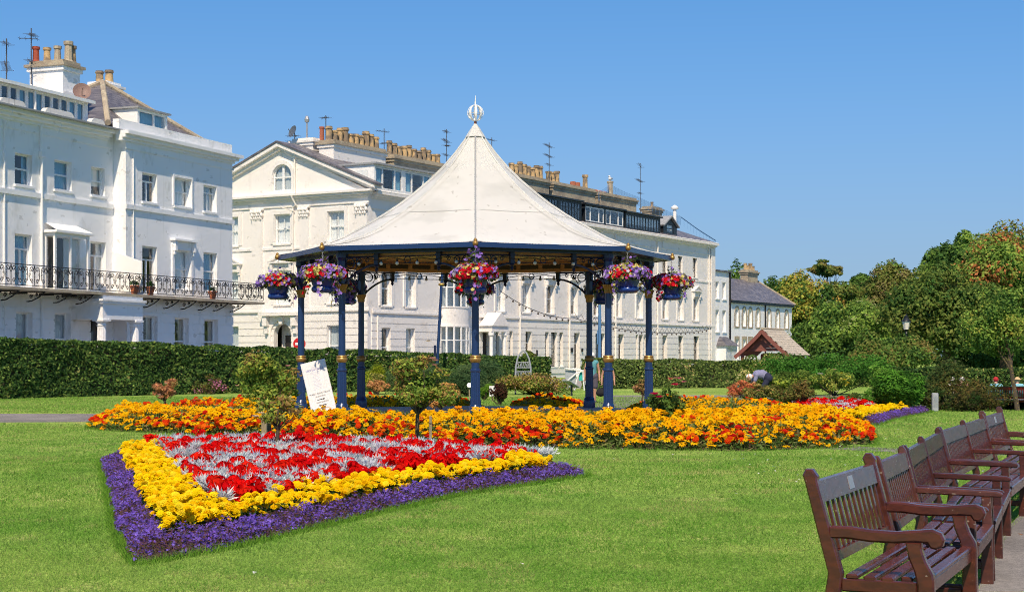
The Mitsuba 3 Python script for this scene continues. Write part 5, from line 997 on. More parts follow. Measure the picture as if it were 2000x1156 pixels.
# ------------------------------------------------------------------ flower beds
def tmpl(quads):
    V = np.array([q for q, _ in quads], float).reshape(-1, 3); n = len(quads); i = np.arange(n)[:, None] * 4
    return V, np.vstack([i + [0, 1, 2], i + [0, 2, 3]]), np.repeat(np.array([c for _, c in quads], float), 4, axis=0)
def petal(a, r0, r1, w, z0, z1, c, zm=0.0):
    d, e = np.array([math.cos(a), math.sin(a), 0]), np.array([-math.sin(a), math.cos(a), 0]); k = np.array([0, 0, 1.0]); rm = r0 + (r1 - r0) * 0.6
    return ([d * r0 + k * z0, d * rm + e * w + k * ((z0 + z1) / 2 + zm), d * r1 + k * z1, d * rm - e * w + k * ((z0 + z1) / 2 + zm)], c)
W1 = (1, 1, 1)
T_rud = tmpl([petal(i * 2 * PI / 8, 0.10, 1.0, 0.27, 0.05, -0.22 + 0.1 * (i % 3), W1, 0.06) for i in range(8)] + [petal(i * 2 * PI / 3, 0.0, 0.17, 0.14, 0.20, 0.03, (0.14, 0.09, 0.25), 0.04) for i in range(3)])
T_mar = tmpl([petal(i * 2 * PI / 9, 0.2, 1.0, 0.34, 0.05, -0.10, (0.95, 0.92, 0.6), 0.08) for i in range(9)] + [petal(i * 2 * PI / 7 + 0.3, 0.1, 0.72, 0.28, 0.22, 0.18, W1, 0.08) for i in range(7)] + [petal(i * 2 * PI / 5, 0.0, 0.42, 0.22, 0.40, 0.30, (1, 0.93, 0.8), 0.05) for i in range(5)])
rs = np.random.default_rng(5); q = []
for i in range(18):
    d = unit(rs.normal(size=3)); d[2] = abs(d[2]) * 0.9 + 0.05; d = unit(d); a = unit(np.cross(d, rs.normal(size=3))); b = np.cross(d, a); c = d * 0.85 * np.array([1, 1, 0.75])
    q.append(([c - a * 0.36, c + b * 0.36 + d * 0.1, c + a * 0.36, c - b * 0.36 + d * 0.1], W1 * 1 if i % 4 else (0.75, 0.75, 0.75)))
T_ger = tmpl(q)
T_zin = tmpl([petal(i * 2 * PI / 7, 0.15, 1.0, 0.40, 0.05, -0.08, (0.95, 0.92, 0.6), 0.08) for i in range(7)] + [petal(i * 2 * PI / 5 + 0.3, 0.0, 0.66, 0.34, 0.26, 0.20, W1, 0.10) for i in range(5)])
T_lob = tmpl([petal(a, 0.05, 1.0, 0.42, 0.0, 0.15, W1) for a in (-0.6, 0.0, 0.6)] + [petal(PI + a, 0.05, 0.6, 0.14, 0.0, 0.3, (0.8, 0.8, 0.9)) for a in (-0.4, 0.4)])
q = []
for i in range(4):      # a lobed, felted leaf standing out
    a = i * PI / 2 + 0.4; d, e, k = np.array([math.cos(a), math.sin(a), 0]), np.array([-math.sin(a), math.cos(a), 0]), np.array([0, 0, 1.0])
    for (r0, s) in ((0.3, 1), (0.3, -1), (0.6, 1), (0.6, -1)):
        p0 = d * r0 * 0.9 + k * r0 * 0.9; t = p0 + (d * 0.32 + e * s * 0.34 + k * 0.25); q.append(([p0 - d * 0.05, (p0 + t) / 2 + d * 0.10 + k * 0.02, t, (p0 + t) / 2 - d * 0.10], W1))
    q.append(([k * 0, d * 0.5 + e * 0.10 + k * 0.5, d * 1.05 + k * 1.0, d * 0.5 - e * 0.10 + k * 0.5], W1))
T_sil = tmpl(q)
T_pet = tmpl([petal(i * 2 * PI / 5, 0.0, 1.0, 0.52, -0.10, 0.22, W1, 0.02) for i in range(5)] + [petal(i * 2 * PI / 4, 0.0, 0.26, 0.14, 0.02, 0.12, (1.5, 1.5, 1.6)) for i in range(4)])
T_tuft = tmpl([petal(i * 2 * PI / 5 + 0.3 * i, 0.05, 0.8, 0.22, 0.15, 0.55 + 0.12 * (i % 2), W1, 0.12) for i in range(5)])
def scatter(t, pos, scale, nrm, col, rng):
    V, F, Cw = t; n, m = len(pos), len(V); z = unit(nrm); x = unit(np.cross(z, rng.normal(size=(n, 3)))); y = np.cross(z, x); s = np.broadcast_to(scale, (n,))
    v = pos[:, None, :] + s[:, None, None] * (V[None, :, 0:1] * x[:, None] + V[None, :, 1:2] * y[:, None] + V[None, :, 2:3] * z[:, None])
    f = (F[None] + (np.arange(n) * m)[:, None, None]).reshape(-1, 3)
    return v.reshape(-1, 3), f, np.clip(col[:, None, :] * Cw[None], 0, 1).reshape(-1, 3)
def inside(poly, n, rng):
    x0, y0, x1, y1 = poly.bounds; P_ = np.column_stack([rng.uniform(x0, x1, n * 3), rng.uniform(y0, y1, n * 3)]); ok = contains_xy(poly, P_[:, 0], P_[:, 1])
    return P_[ok]
def dens(poly, d, rng):
    x0, y0, x1, y1 = poly.bounds; n = int((x1 - x0) * (y1 - y0) * d); P_ = np.column_stack([rng.uniform(x0, x1, n), rng.uniform(y0, y1, n)])
    return P_[contains_xy(poly, P_[:, 0], P_[:, 1])]
def p3(P_, z): return np.column_stack([P_, z])
def fb(P_, f, seed=0): return meshkit.fbm(np.column_stack([P_ * f, np.full(len(P_), seed * 3.7)]), 3, seed)
def upn(n, k, rng, lean=(0, 0, 0)): return np.array([0, 0, 1.0]) + rng.normal(size=(n, 3)) * k + np.array(lean)
TILT = (0.0, -0.45, 0)          # blooms lean to the sun
def dome(P_, poly, h, w=0.16):
    """height of the planting: full inside, lower within w of the bed's outline."""
    d = np.array([poly.exterior.distance(Point(a)) for a in P_]) if len(P_) < 4000 else edge_dist(P_, poly)
    return h * np.clip(0.35 + 0.65 * np.sqrt(np.clip(d / w, 0, 1)), 0, 1)
def edge_dist(P_, poly):
    c = np.array(poly.exterior.coords); d = np.full(len(P_), 1e9)
    for a, b in zip(c[:-1], c[1:]):
        L = max(1e-9, np.sum((b - a) ** 2)); t = np.clip(((P_ - a) @ (b - a)) / L, 0, 1); d = np.minimum(d, np.linalg.norm(P_ - a - t[:, None] * (b - a), axis=1))
    return d
def clump(P_, s, rng, deep=0.5):
    """height factor of separate plants about s apart: a low dome each, some taller."""
    from scipy.spatial import cKDTree
    x0, y0 = P_.min(0) - s; x1, y1 = P_.max(0) + s; g = np.stack(np.meshgrid(np.arange(x0, x1, s), np.arange(y0, y1, s)), -1).reshape(-1, 2); g = g + rng.uniform(-0.38, 0.38, g.shape) * s
    d, i = cKDTree(g).query(P_); t = rng.uniform(0.74, 1.16, len(g))
    return t[i] * (1 - deep * np.clip(d / (0.72 * s), 0, 1) ** 2)
def wob(P_, a, f=1.6): return P_ + a * np.column_stack([fb(P_, f, 21) - 0.5, fb(P_, f, 22) - 0.5]) * 2
def stuff(name, label, parts, mat='petal'):
    return tag(leafmesh(name, parts, None, mat), label, 'flowers', kind='stuff')
PURP = ((0.16, 0.09, 0.48), (0.24, 0.15, 0.62), (0.12, 0.08, 0.30)); YELM = ((0.90, 0.66, 0.008), (0.88, 0.58, 0.006), (0.90, 0.72, 0.03)); REDG = ((0.78, 0.008, 0.008), (0.66, 0.006, 0.010), (0.82, 0.022, 0.010)); SILV = ((0.60, 0.64, 0.66), (0.70, 0.73, 0.74), (0.46, 0.50, 0.52))
def carpet(tri, edges, seed, side, k=1.0, rt=0.555):
    """a bedding triangle: lobelia edge, then marigolds, then red geraniums with silver ragwort."""
    rng = np.random.default_rng(seed); bed = Polygon(tri)
    from shapely.geometry import LineString
    from shapely.ops import unary_union
    band = lambda f: bed.intersection(unary_union([LineString(l).buffer(f(a, b), cap_style=2, join_style=1) for l, a, b in edges]))
    lob = band(lambda a, b: a); mar = band(lambda a, b: a + b); core = bed.difference(mar); mar = mar.difference(lob)
    m_soil = bed.buffer(-0.06); big = lambda g: max(getattr(g, 'geoms', [g]), key=lambda q: q.area)
    lob, mar, core = big(lob), big(mar), big(core)
    m = trimesh.creation.extrude_polygon(m_soil, 0.06, engine='earcut'); m.apply_translation([0, 0, -0.045]); tag(put('bed_soil', m, 'soil'), f'dark soil under the {side} triangular flower bed', kind='structure')
    P_ = dens(lob, 2300 * k, rng); h = dome(P_, bed, 0.155, 0.20) * clump(P_, 0.20, rng) * (0.8 + 0.4 * fb(P_, 3.0, 1)); P_ = wob(P_, 0.10, 2.2); n = len(P_)
    br = dens(lob, 2400 * k, rng); hb = dome(br, bed, 0.15, 0.20) * rng.uniform(0.3, 1.05, len(br)); br = wob(br, 0.10, 2.2); hb = hb * (0.75 + 0.5 * fb(br, 3.0, 1))
    keep = (fb(P_, 2.2, 4) + rng.uniform(-0.25, 0.25, n)) > 0.44
    stuff('lobelia', f'purple lobelia edging of the {side} triangular bed', [scatter(T_lob, p3(P_, h + rng.uniform(-0.04, 0.035, n))[keep], (0.017 * rng.uniform(0.7, 1.3, n))[keep], upn(n, 0.5, rng, TILT)[keep], pick(PURP, (3, 2, 1), n, rng)[keep], rng),
          leaf_quads(p3(br, hb), upn(len(br), 0.9, rng), 0.022 * rng.uniform(0.6, 1.3, len(br)), pick(((0.17, 0.08, 0.08), (0.12, 0.07, 0.05), (0.08, 0.09, 0.03), (0.12, 0.06, 0.18)), (2, 2, 1, 1.4), len(br), rng), rng, 0.25)])
    P_ = dens(mar, 300 * k, rng); h = 0.27 * clump(P_, 0.27, rng, 0.42) * (0.8 + 0.35 * fb(P_, 2.6, 2)); P_ = wob(P_, 0.12); n = len(P_); g = dens(mar, 700 * k, rng)
    stuff('marigolds', f'golden yellow marigold band of the {side} triangular bed', [scatter(T_mar, p3(P_, h + rng.uniform(-0.035, 0.03, n)), 0.042 * rng.uniform(0.75, 1.2, n), upn(n, 0.33, rng, TILT), pick(YELM, (2, 1.2, 1), n, rng, 0.12), rng),
          leaf_quads(p3(g, 0.22 * rng.uniform(0.2, 0.92, len(g))), upn(len(g), 0.8, rng), 0.03, pick(((0.02, 0.05, 0.015), (0.05, 0.09, 0.02)), (1, 1), len(g), rng), rng, 0.4)])
    P_ = dens(core, 150 * k, rng); f = fb(P_ * [0.85, 1.35], 2.7, 7) + rng.normal(size=len(P_)) * 0.02; n = len(P_); red = f < rt
    Q = P_[red]; nq = len(Q); h = 0.30 * clump(Q, 0.36, rng, 0.45) * (0.85 + 0.3 * fb(Q, 1.9, 5)); g = dens(core, 420 * k, rng); gk = fb(g * [0.85, 1.35], 2.7, 7) < rt + 0.03; g = g[gk]
    stuff('red_geraniums', f'scarlet geraniums filling the {side} triangular bed', [scatter(T_ger, p3(Q, h + rng.uniform(-0.05, 0.05, nq)), 0.068 * rng.uniform(0.65, 1.25, nq), upn(nq, 0.3, rng, TILT), pick(REDG, (2, 1, 1), nq, rng, 0.15), rng),
          leaf_quads(p3(g, 0.26 * rng.uniform(0.25, 0.95, len(g))), upn(len(g), 0.6, rng), 0.045 * rng.uniform(0.6, 1.2, len(g)), pick(((0.10, 0.018, 0.022), (0.06, 0.02, 0.018), (0.035, 0.05, 0.02)), (2, 2, 1), len(g), rng), rng, 0.8)])
    Q = dens(core, 150 * k, rng); Q = Q[fb(Q * [0.85, 1.35], 2.7, 7) > rt - 0.022]; nq = len(Q); h = 0.16 + 0.10 * fb(Q, 2.2, 9)
    stuff('silver_ragwort', f'felted silver ragwort tufts between the red flowers of the {side} triangular bed', [scatter(T_sil, p3(Q, h), 0.115 * rng.uniform(0.7, 1.25, nq), upn(nq, 0.35, rng), pick(SILV, (2, 2, 1), nq, rng, 0.12), rng), scatter(T_sil, p3(Q + rng.normal(size=Q.shape) * 0.05, h + 0.03), 0.085 * rng.uniform(0.7, 1.2, nq), upn(nq, 0.5, rng), pick(SILV, (2, 2, 1), nq, rng, 0.12), rng)])
    return bed
TRI1 = [(-2.79, 11.83), (-3.3, 13.4), (-3.85, 15.4), (-5.1, 20.0), (-5.99, 23.2), (-6.1, 24.3), (-5.5, 24.9), (-4.2, 25.5), (-2.3, 24.7), (-0.6, 22.9), (0.6, 21.6), (1.0, 20.7), (0.5, 19.8), (-0.58, 17.9), (-1.84, 14.2), (-2.3, 12.8)]
bed1 = carpet(TRI1, [([(-6.3, 24.4), (-5.99, 23.2), (-5.1, 20.0), (-3.85, 15.4), (-2.79, 11.83)], 0.28, 0.58), ([(-2.79, 11.83), (-1.84, 14.2), (-0.58, 17.9), (0.5, 19.8), (1.02, 20.75), (0.6, 21.65)], 0.40, 0.52)], 81, 'near')
TRI2 = [(8.35, 36.2), (9.4, 39.2), (10.6, 42.0), (11.9, 45.0), (12.0, 47.0), (10.6, 47.6), (8.6, 46.4), (7.6, 43.5), (7.7, 39.5)]
bed2 = carpet(TRI2, [([(8.35, 36.2), (9.4, 39.2), (10.6, 42.0), (11.9, 45.0), (12.2, 47.0)], 0.45, 0.8)], 82, 'far right', 0.75, 0.60)
# --- the orange bed round the bandstand
OUT = [(-9.75, 37.2), (-9.3, 34.8), (-8.6, 33.4), (-7.4, 32.6), (-5.5, 31.1), (-3.4, 29.3), (-0.9, 27.7), (1.3, 26.8), (3.8, 26.2), (5.5, 27.1), (6.3, 27.7), (7.0, 30.6), (7.6, 34), (7.55, 38), (7.4, 43.5), (5.6, 46.0), (3.6, 48.6), (0.2, 49.2), (-4.0, 48.6), (-7.6, 46.6), (-9.6, 43.5), (-9.9, 40.0)]
ring_bed = Polygon(OUT).difference(Point(GX, GY).buffer(5.45)).difference(sbox(-12, 38.6, -5, 42.4)).difference(Polygon([(1.4, 44.5), (3.0, 43.8), (4.8, 51), (3.0, 52)])).difference(Polygon([(-0.7, 45.3), (-0.1, 45.3), (0.1, 51), (-1.5, 51)])).difference(Polygon([(4.5, 30.6), (4.2, 30.1), (6.9, 26.2), (7.2, 26.8)]).buffer(0.02))
rng = np.random.default_rng(91); soils, rud, zin, grn = [], [], [], []
front = Polygon([(-11, 30), (-9.9, 38.6), (-6.6, 38.2), (-6.0, 35.5), (-3.5, 33.4), (-0.9, 32.5), (2, 32.8), (4.4, 34.5), (9, 33), (8, 24), (-3, 24)])
for pg in ring_bed.geoms:
    m = trimesh.creation.extrude_polygon(max(getattr(pg.buffer(-0.1), 'geoms', [pg.buffer(-0.1)]), key=lambda q: q.area), 0.06, engine='earcut'); m.apply_translation([0, 0, -0.045]); tag(put('bed_soil', m, 'soil'), 'dark soil of the orange flower bed round the bandstand', kind='structure')
    P_ = dens(pg, 70, rng); n = len(P_)
    if n < 8: continue
    d = edge_dist(P_, Polygon(pg.exterior)); near = np.hypot(P_[:, 0] - GX, P_[:, 1] - GY)
    H = np.where(P_[:, 1] < 40, np.clip(0.52 - 0.085 * np.clip(9.5 - near, 0, 4), 0.2, 0.5), 0.40) * (0.80 + 0.36 * fb(P_, 0.9, 3)) * clump(P_, 0.46, rng, 0.30)
    H = H * np.clip(0.30 + d / 1.1, 0, 1)
    keep = (d > 0.25) | (rng.uniform(size=n) < 0.55) | (P_[:, 1] > 38)
    pos = p3(P_, H + rng.uniform(-0.06, 0.05, n))[keep]; n = len(pos)
    rud.append(scatter(T_rud, pos, 0.070 * rng.uniform(0.75, 1.25, n), upn(n, 0.33, rng, (0, -0.38, 0)), pick(((0.88, 0.44, 0.004), (0.88, 0.52, 0.008), (0.80, 0.31, 0.004)), (2.4, 2, 0.8), n, rng, 0.12), rng))
    Z = dens(pg, 72, rng); dz = edge_dist(Z, Polygon(pg.exterior)); nr = np.hypot(Z[:, 0] - GX, Z[:, 1] - GY)
    fz = fb(Z, 1.6, 6); kz = ((nr > 7) & (dz < 1.0) & (fz > 0.44)) | (fz > 0.76); kz &= rng.uniform(size=len(Z)) < np.clip(1.2 - dz * 0.6, 0.2, 1); Z = Z[kz]; dz = dz[kz]; n = len(Z)
    if n: zin.append(scatter(T_zin, p3(Z, (0.16 + 0.26 * np.clip(dz / 1.0, 0, 1)) * rng.uniform(0.75, 1.2, n)), 0.055 * rng.uniform(0.7, 1.3, n), upn(n, 0.4, rng, (0, -0.5, 0)), pick(((0.66, 0.05, 0.008), (0.56, 0.015, 0.012), (0.74, 0.14, 0.01)), (2, 1.4, 0.9), n, rng, 0.15), rng))
    L = dens(pg, 430, rng); dl = edge_dist(L, Polygon(pg.exterior)); n = len(L); tz = rng.uniform(0.03, 0.9, n) * (0.14 + 0.32 * np.clip(dl / 0.8, 0, 1))
    sel = (L[:, 1] < 38) | (rng.uniform(size=n) < 0.6)
    grn.append(leaf_quads(p3(L, tz)[sel], (upn(n, 0.9, rng))[sel], (0.06 * rng.uniform(0.5, 1.3, n))[sel], pick(((0.07, 0.125, 0.03), (0.14, 0.20, 0.05), (0.21, 0.26, 0.08), (0.28, 0.25, 0.12)), (2, 2.2, 1.2, 0.5), n, rng)[sel], rng, 0.36))
    S_ = dens(pg, 40, rng); n = len(S_)
stuff('orange_coneflowers', 'mass of orange-yellow coneflowers round the bandstand', rud); stuff('red_zinnias', 'scarlet and orange zinnias along the edge of the orange bed', zin)
tag(leafmesh('bedding_leaves', grn), 'green bedding leaves under the orange flowers', 'leaves', kind='stuff')

# ------------------------------------------------------------------ hanging baskets
bowl = shared(MB().lathe([(0.0, 0.0), (0.20, 0.0), (0.245, 0.03), (0.262, 0.075), (0.25, 0.12), (0.225, 0.145), (0.235, 0.17), (0.262, 0.25), (0.272, 0.36), (0.28, 0.37), (0.28, 0.385), (0.25, 0.385), (0.24, 0.3), (0.1, 0.28)], 40), 'pot_blue', 40)
bnames = ['before the front column, topped by violets', 'right of the front column, red and violet', 'rightmost, mostly scarlet petunias', 'shaded, behind the right-hand columns', 'shaded, hidden behind the front column', 'shaded, behind the left-hand columns', 'leftmost, trailing yellow-green on its left', 'left of the front column, red-topped']
VIO, RDP, YLP, WHT, PNKP = (0.36, 0.22, 0.68), (0.62, 0.012, 0.03), (0.74, 0.66, 0.22), (0.66, 0.60, 0.74), (0.62, 0.10, 0.36)
for k in range(8):
    rng = np.random.default_rng(500 + k); c = bp(4.98, k, 0); zt = 3.02 + (-0.06 if k == 0 else 0.02 * math.sin(k * 2))
    t = thing('hanging_basket', 'blue flower bowl under the eaves, ' + bnames[k], 'hanging basket', 'hanging baskets round the bandstand')
    w = tr(c[0], c[1], zt); put('bowl', bowl, None, t, w)
    m = MB(); zz = 0.40
    while zz < 4.02 - zt:
        i = int(round(zz / 0.045)); e = np.array([0.014, 0, 0]) if i % 2 else np.array([0, 0.014, 0])
        a = np.linspace(0, 2 * PI, 9); m.tube([np.array([0, 0, zz]) + e * math.cos(q) + np.array([0, 0, 0.03 * math.sin(q)]) for q in a], 0.005, 4, False); zz += 0.045
    put('chain', m, 'steel', t, w)
    R = np.array([0.52, 0.45, 0.24]); n = 520
    th_ = rng.uniform(0, 2 * PI, n); ph_ = np.arccos(rng.uniform(-0.35, 1, n)); out = np.array([math.cos(TH0 + k * PI / 4), math.sin(TH0 + k * PI / 4), 0])
    d = np.column_stack([np.sin(ph_) * np.cos(th_), np.sin(ph_) * np.sin(th_), np.cos(ph_)]); bump = 0.78 + 0.5 * meshkit.fbm(d * 1.9 + k * 5, 3, k)
    pos = d * R * bump[:, None] * rng.uniform(0.85, 1.05, (n, 1)) + [0, 0, 0.42]; low = pos[:, 2] < 0.34; pos[low] *= np.column_stack([np.full(low.sum(), 0.92)] * 2 + [np.ones(low.sum())])
    bare = low & (np.hypot(pos[:, 0], pos[:, 1]) < 0.33); pos = pos[~bare]; d = d[~bare]
    tower = rng.normal(size=(60 if k == 0 else 22, 3)) * [0.10, 0.10, 0.13] + [0.0, 0, 0.72 if k == 0 else 0.62]; pos = np.vstack([pos, tower]); d = np.vstack([d, unit(tower - [0, 0, 0.35])])
    tl = rng.integers(3, 6)
    for j in range(tl):       # trailing shoots
        a = rng.uniform(0, 2 * PI); q = np.column_stack([np.cos(a) * np.linspace(0.36, 0.44, 9), np.sin(a) * np.linspace(0.36, 0.44, 9), np.linspace(0.32, rng.uniform(-0.08, 0.12), 9)]) + rng.normal(size=(9, 3)) * 0.03; pos = np.vstack([pos, q]); d = np.vstack([d, unit(q * [1, 1, 0.2])])
    n = len(pos); f = meshkit.fbm(pos * 2.1 + k * 11, 2, 3) + rng.normal(size=n) * 0.06
    right = (pos[:, 0] > 0.05)
    cols = np.where((f > 0.575)[:, None], RDP, np.where((f > 0.50)[:, None], YLP, np.where((rng.uniform(size=n) < 0.3)[:, None], WHT, VIO)))
    cols = np.where(((rng.uniform(size=n) < 0.35) & right & (k in (0, 1, 7)))[:, None], VIO, cols); cols = np.where(((rng.uniform(size=n) < 0.5) & (k == 2) & ~right)[:, None], RDP, cols); cols = np.where((rng.uniform(size=n) < 0.05)[:, None], PNKP, cols)
    if k == 6: cols = np.where(((rng.uniform(size=n) < 0.62) & (pos[:, 0] > -0.2))[:, None], np.where((rng.uniform(size=n) < 0.25)[:, None], YLP, VIO), cols)
    cols[-9 * tl - len(tower):-9 * tl] = np.array(VIO) * rng.uniform(0.8, 1.3, (len(tower), 1))
    nn = d + rng.normal(size=(n, 3)) * 0.45 + [0, -0.15, 0.25]
    v, fq, cc = scatter(T_pet, pos, 0.045 * rng.uniform(0.75, 1.2, n), nn, np.array(cols) * rng.uniform(0.8, 1.15, (n, 1)), rng)
    put('petunias', MB().add(v + [c[0], c[1], zt], fq, cc), 'petal', t)
    g = np.vstack([pos * rng.uniform(0.75, 0.98, (n, 1)) + [0, 0, 0.03]] * 3) + rng.normal(size=(3 * n, 3)) * 0.035
    g = g[~((g[:, 2] < 0.36) & (np.hypot(g[:, 0], g[:, 1]) < 0.30))]
    v, fq, cc = leaf_quads(g + [c[0], c[1], zt], rng.normal(size=(len(g), 3)) + [0, 0, 0.4], 0.034 * rng.uniform(0.6, 1.3, len(g)), pick(((0.05, 0.10, 0.02), (0.13, 0.19, 0.03), (0.22, 0.26, 0.06)), (2, 2, 0.9), len(g), rng), rng)
    put('foliage', MB().add(v, fq, cc), 'leaf', t)
    put('soil', MB().lathe([(0.0, 0.44), (0.15, 0.42), (0.24, 0.36)], 14), 'soil', t, w)

# ------------------------------------------------------------------ grass blades on the near lawn
rng = np.random.default_rng(17)
def grass_band(y0, y1, den, hh, ww):
    n = int((y1 - y0) * 0.7 * (y0 + y1) / 2 * 1.06 * den); y = np.sqrt(rng.uniform(y0 * y0, y1 * y1, n)); x = rng.uniform(-0.345, 0.345, n) * y
    P_ = np.column_stack([x, y]); ok = ~contains_xy(bed1.buffer(-0.02), x, y) & ~contains_xy(Polygon(OUT), x, y) & ~contains_xy(bed2.buffer(-0.02), x, y)
    ok &= ~contains_xy(Polygon([(-1.6, 0), (0, 4.0)] + path_edge + [(14, 25), (14, 0)]).buffer(-0.03), x, y)
    ok &= ~contains_xy(sbox(-40, 36.8, -6, 44), x, y)
    P_ = P_[ok]; n = len(P_)
    a = fb(P_, 0.35, 2) * 0.5 + fb(P_ * [1, 0.75], 2.4, 3) * 0.5; k = np.clip((a - 0.36) / 0.26, 0, 1)[:, None]
    base = np.array([0.155, 0.345, 0.045]) * (1 - k) + np.array([0.29, 0.455, 0.09]) * k
    dry = (fb(P_, 1.1, 8) > 0.60) & (rng.uniform(size=n) < 0.32); base[dry] = (0.42, 0.41, 0.15)
    col = base * rng.uniform(0.65, 1.35, (n, 1)); hgt = hh * rng.uniform(0.6, 1.4, n) * (0.7 + 0.6 * fb(P_, 1.7, 5))
    z = gz(P_[:, 0], P_[:, 1]); b = p3(P_, z - 0.004); an = rng.uniform(0, 2 * PI, n); w = np.column_stack([np.cos(an), np.sin(an), 0 * an]) * (ww * rng.uniform(0.6, 1.3, n))[:, None]
    ln = rng.normal(size=(n, 3)) * [0.75, 0.75, 0]; tip = b + (np.array([0, 0, 1]) + ln) * hgt[:, None]
    v = np.stack([b - w, b + w, tip], 1).reshape(-1, 3); return v, np.arange(3 * n).reshape(-1, 3), np.repeat(np.clip(col, 0, 1), 3, axis=0)
gp = [grass_band(8.6, 12.5, 4600, 0.030, 0.0022), grass_band(12.5, 17, 2500, 0.032, 0.003), grass_band(17, 25, 1150, 0.034, 0.0046), grass_band(25, 36, 440, 0.036, 0.006), grass_band(36, 62, 160, 0.045, 0.010)]
def edge_grass(poly, den, reach):
    c = poly.buffer(0.03); n = int(c.exterior.length * den); t = rng.uniform(0, c.exterior.length, n); q = np.array([c.exterior.interpolate(v).coords[0] for v in t]) + rng.normal(size=(n, 2)) * reach
    n = len(q); an = rng.uniform(0, 2 * PI, n); w = np.column_stack([np.cos(an), np.sin(an), 0 * an]) * 0.004; b = p3(q, np.full(n, -0.004)); tip = b + (np.array([0, 0, 1]) + rng.normal(size=(n, 3)) * [0.5, 0.5, 0]) * (0.062 * rng.uniform(0.5, 1.5, n))[:, None]
    col = np.array([0.16, 0.33, 0.04]) * rng.uniform(0.7, 1.3, (n, 1)); return np.stack([b - w, b + w, tip], 1).reshape(-1, 3), np.arange(3 * n).reshape(-1, 3), np.repeat(col, 3, axis=0)
gp += [edge_grass(bed1, 420, 0.025), edge_grass(Polygon(OUT), 160, 0.03), edge_grass(bed2, 160, 0.03)]
tag(leafmesh('grass', gp), 'short mown grass blades of the lawn', 'grass', kind='stuff')
daisy = np.column_stack([rng.uniform(3, 8.5, 420), rng.uniform(13, 40, 420)]); daisy = np.vstack([daisy, np.column_stack([rng.uniform(-8, 8, 160), rng.uniform(11, 40, 160)])])
ok = ~contains_xy(bed1.buffer(0.05), daisy[:, 0], daisy[:, 1]) & ~contains_xy(Polygon(OUT).buffer(0.05), daisy[:, 0], daisy[:, 1]) & ~contains_xy(bed2.buffer(0.05), daisy[:, 0], daisy[:, 1]) & ~contains_xy(Polygon([(-1.6, 0), (0, 4.0)] + path_edge + [(14, 25), (14, 0)]).buffer(0.05), daisy[:, 0], daisy[:, 1])
daisy = daisy[ok]; daisy = daisy[fb(daisy, 0.5, 12) > 0.48]
stuff('lawn_daisies', 'tiny white daisies dotted over the lawn', [scatter(T_lob, p3(daisy, np.full(len(daisy), 0.045)), 0.019, upn(len(daisy), 0.3, rng), pick(((0.75, 0.75, 0.72),), (1,), len(daisy), rng, 0.1), rng)])

# ------------------------------------------------------------------ benches along the path
def bbox(x0, x1, y0, y1, z0, z1, b=0.006):
    pts = [[x + sx * bx, y + sy * by, z + sz * bz] for x, sx in ((x0, 1), (x1, -1)) for y, sy in ((y0, 1), (y1, -1)) for z, sz in ((z0, 1), (z1, -1)) for bx, by, bz in ((b, b, 0), (b, 0, b), (0, b, b))]
    h = trimesh.convex.convex_hull(np.array(pts)); return MB().add(h.vertices, h.faces)
def cpoly(p, y0, y1, b=0.006):
    """an (x, z) outline with eased edges, as a solid from y0 to y1."""
    m = MB(); c = np.array(p.simplify(0.001).exterior.coords)[:-1]; c = c if Polygon(c).exterior.is_ccw else c[::-1]; n = len(c)
    e = unit(np.roll(c, -1, 0) - c); ep = np.roll(e, 1, 0); nn = np.column_stack([-(e[:, 1] + ep[:, 1]), e[:, 0] + ep[:, 0]]); nn = unit(nn); ci = c + nn * b
    V = [np.column_stack([k[:, 0], np.full(n, y), k[:, 1]]) for k, y in ((ci, y0), (c, y0 + b), (c, y1 - b), (ci, y1))]
    F = [[r * n + i, r * n + (i + 1) % n, (r + 1) * n + (i + 1) % n, (r + 1) * n + i] for r in range(3) for i in range(n)]
    m.add(np.vstack(V), F)
    for k, y, flip in ((ci, y0, False), (ci, y1, True)):
        t = trimesh.creation.triangulate_polygon(Polygon(k), engine='earcut'); v = np.array(t[0]); f = np.array(t[1])
        m.add(np.column_stack([v[:, 0], np.full(len(v), y), v[:, 1]]), f[:, ::-1] if flip else f)
    return m
def px_(z): return -0.02 + 0.0 * z if z < 0 else (-0.03 + 0.06 * min(z, 0.42) / 0.42 if z <= 0.42 else 0.03 - 0.135 * (z - 0.42) / 0.54)
ARM1 = Polygon([(0.0, 0.665), (0.10, 0.668), (0.22, 0.655), (0.34, 0.652), (0.46, 0.664), (0.53, 0.672), (0.575, 0.655), (0.592, 0.62), (0.58, 0.585), (0.55, 0.568), (0.52, 0.575), (0.505, 0.60), (0.44, 0.602), (0.34, 0.592), (0.22, 0.592), (0.10, 0.604), (0.0, 0.604)])
LEG1 = Polygon([(0.395, 0.600), (0.475, 0.601), (0.478, 0.56), (0.50, 0.50), (0.535, 0.44), (0.54, 0.40), (0.54, 0.0), (0.455, 0.0), (0.455, 0.38), (0.44, 0.45), (0.41, 0.52)])
POST1 = Polygon([(px_(0) - 0.04, 0), (px_(0) + 0.04, 0), (px_(0.42) + 0.04, 0.42), (px_(0.92) + 0.032, 0.90), (px_(0.94) + 0.038, 0.925), (px_(0.96) + 0.015, 0.962), (px_(0.96) - 0.02, 0.962), (px_(0.94) - 0.042, 0.93), (px_(0.92) - 0.036, 0.90), (px_(0.42) - 0.036, 0.42)])
POST2 = Polygon([(px_(0) - 0.035, 0), (px_(0) + 0.035, 0), (px_(0.42) + 0.035, 0.42), (px_(0.92) + 0.025, 0.91), (px_(0.93) + 0.01, 0.935), (px_(0.93) - 0.015, 0.935), (px_(0.92) - 0.03, 0.91), (px_(0.42) - 0.03, 0.42)])
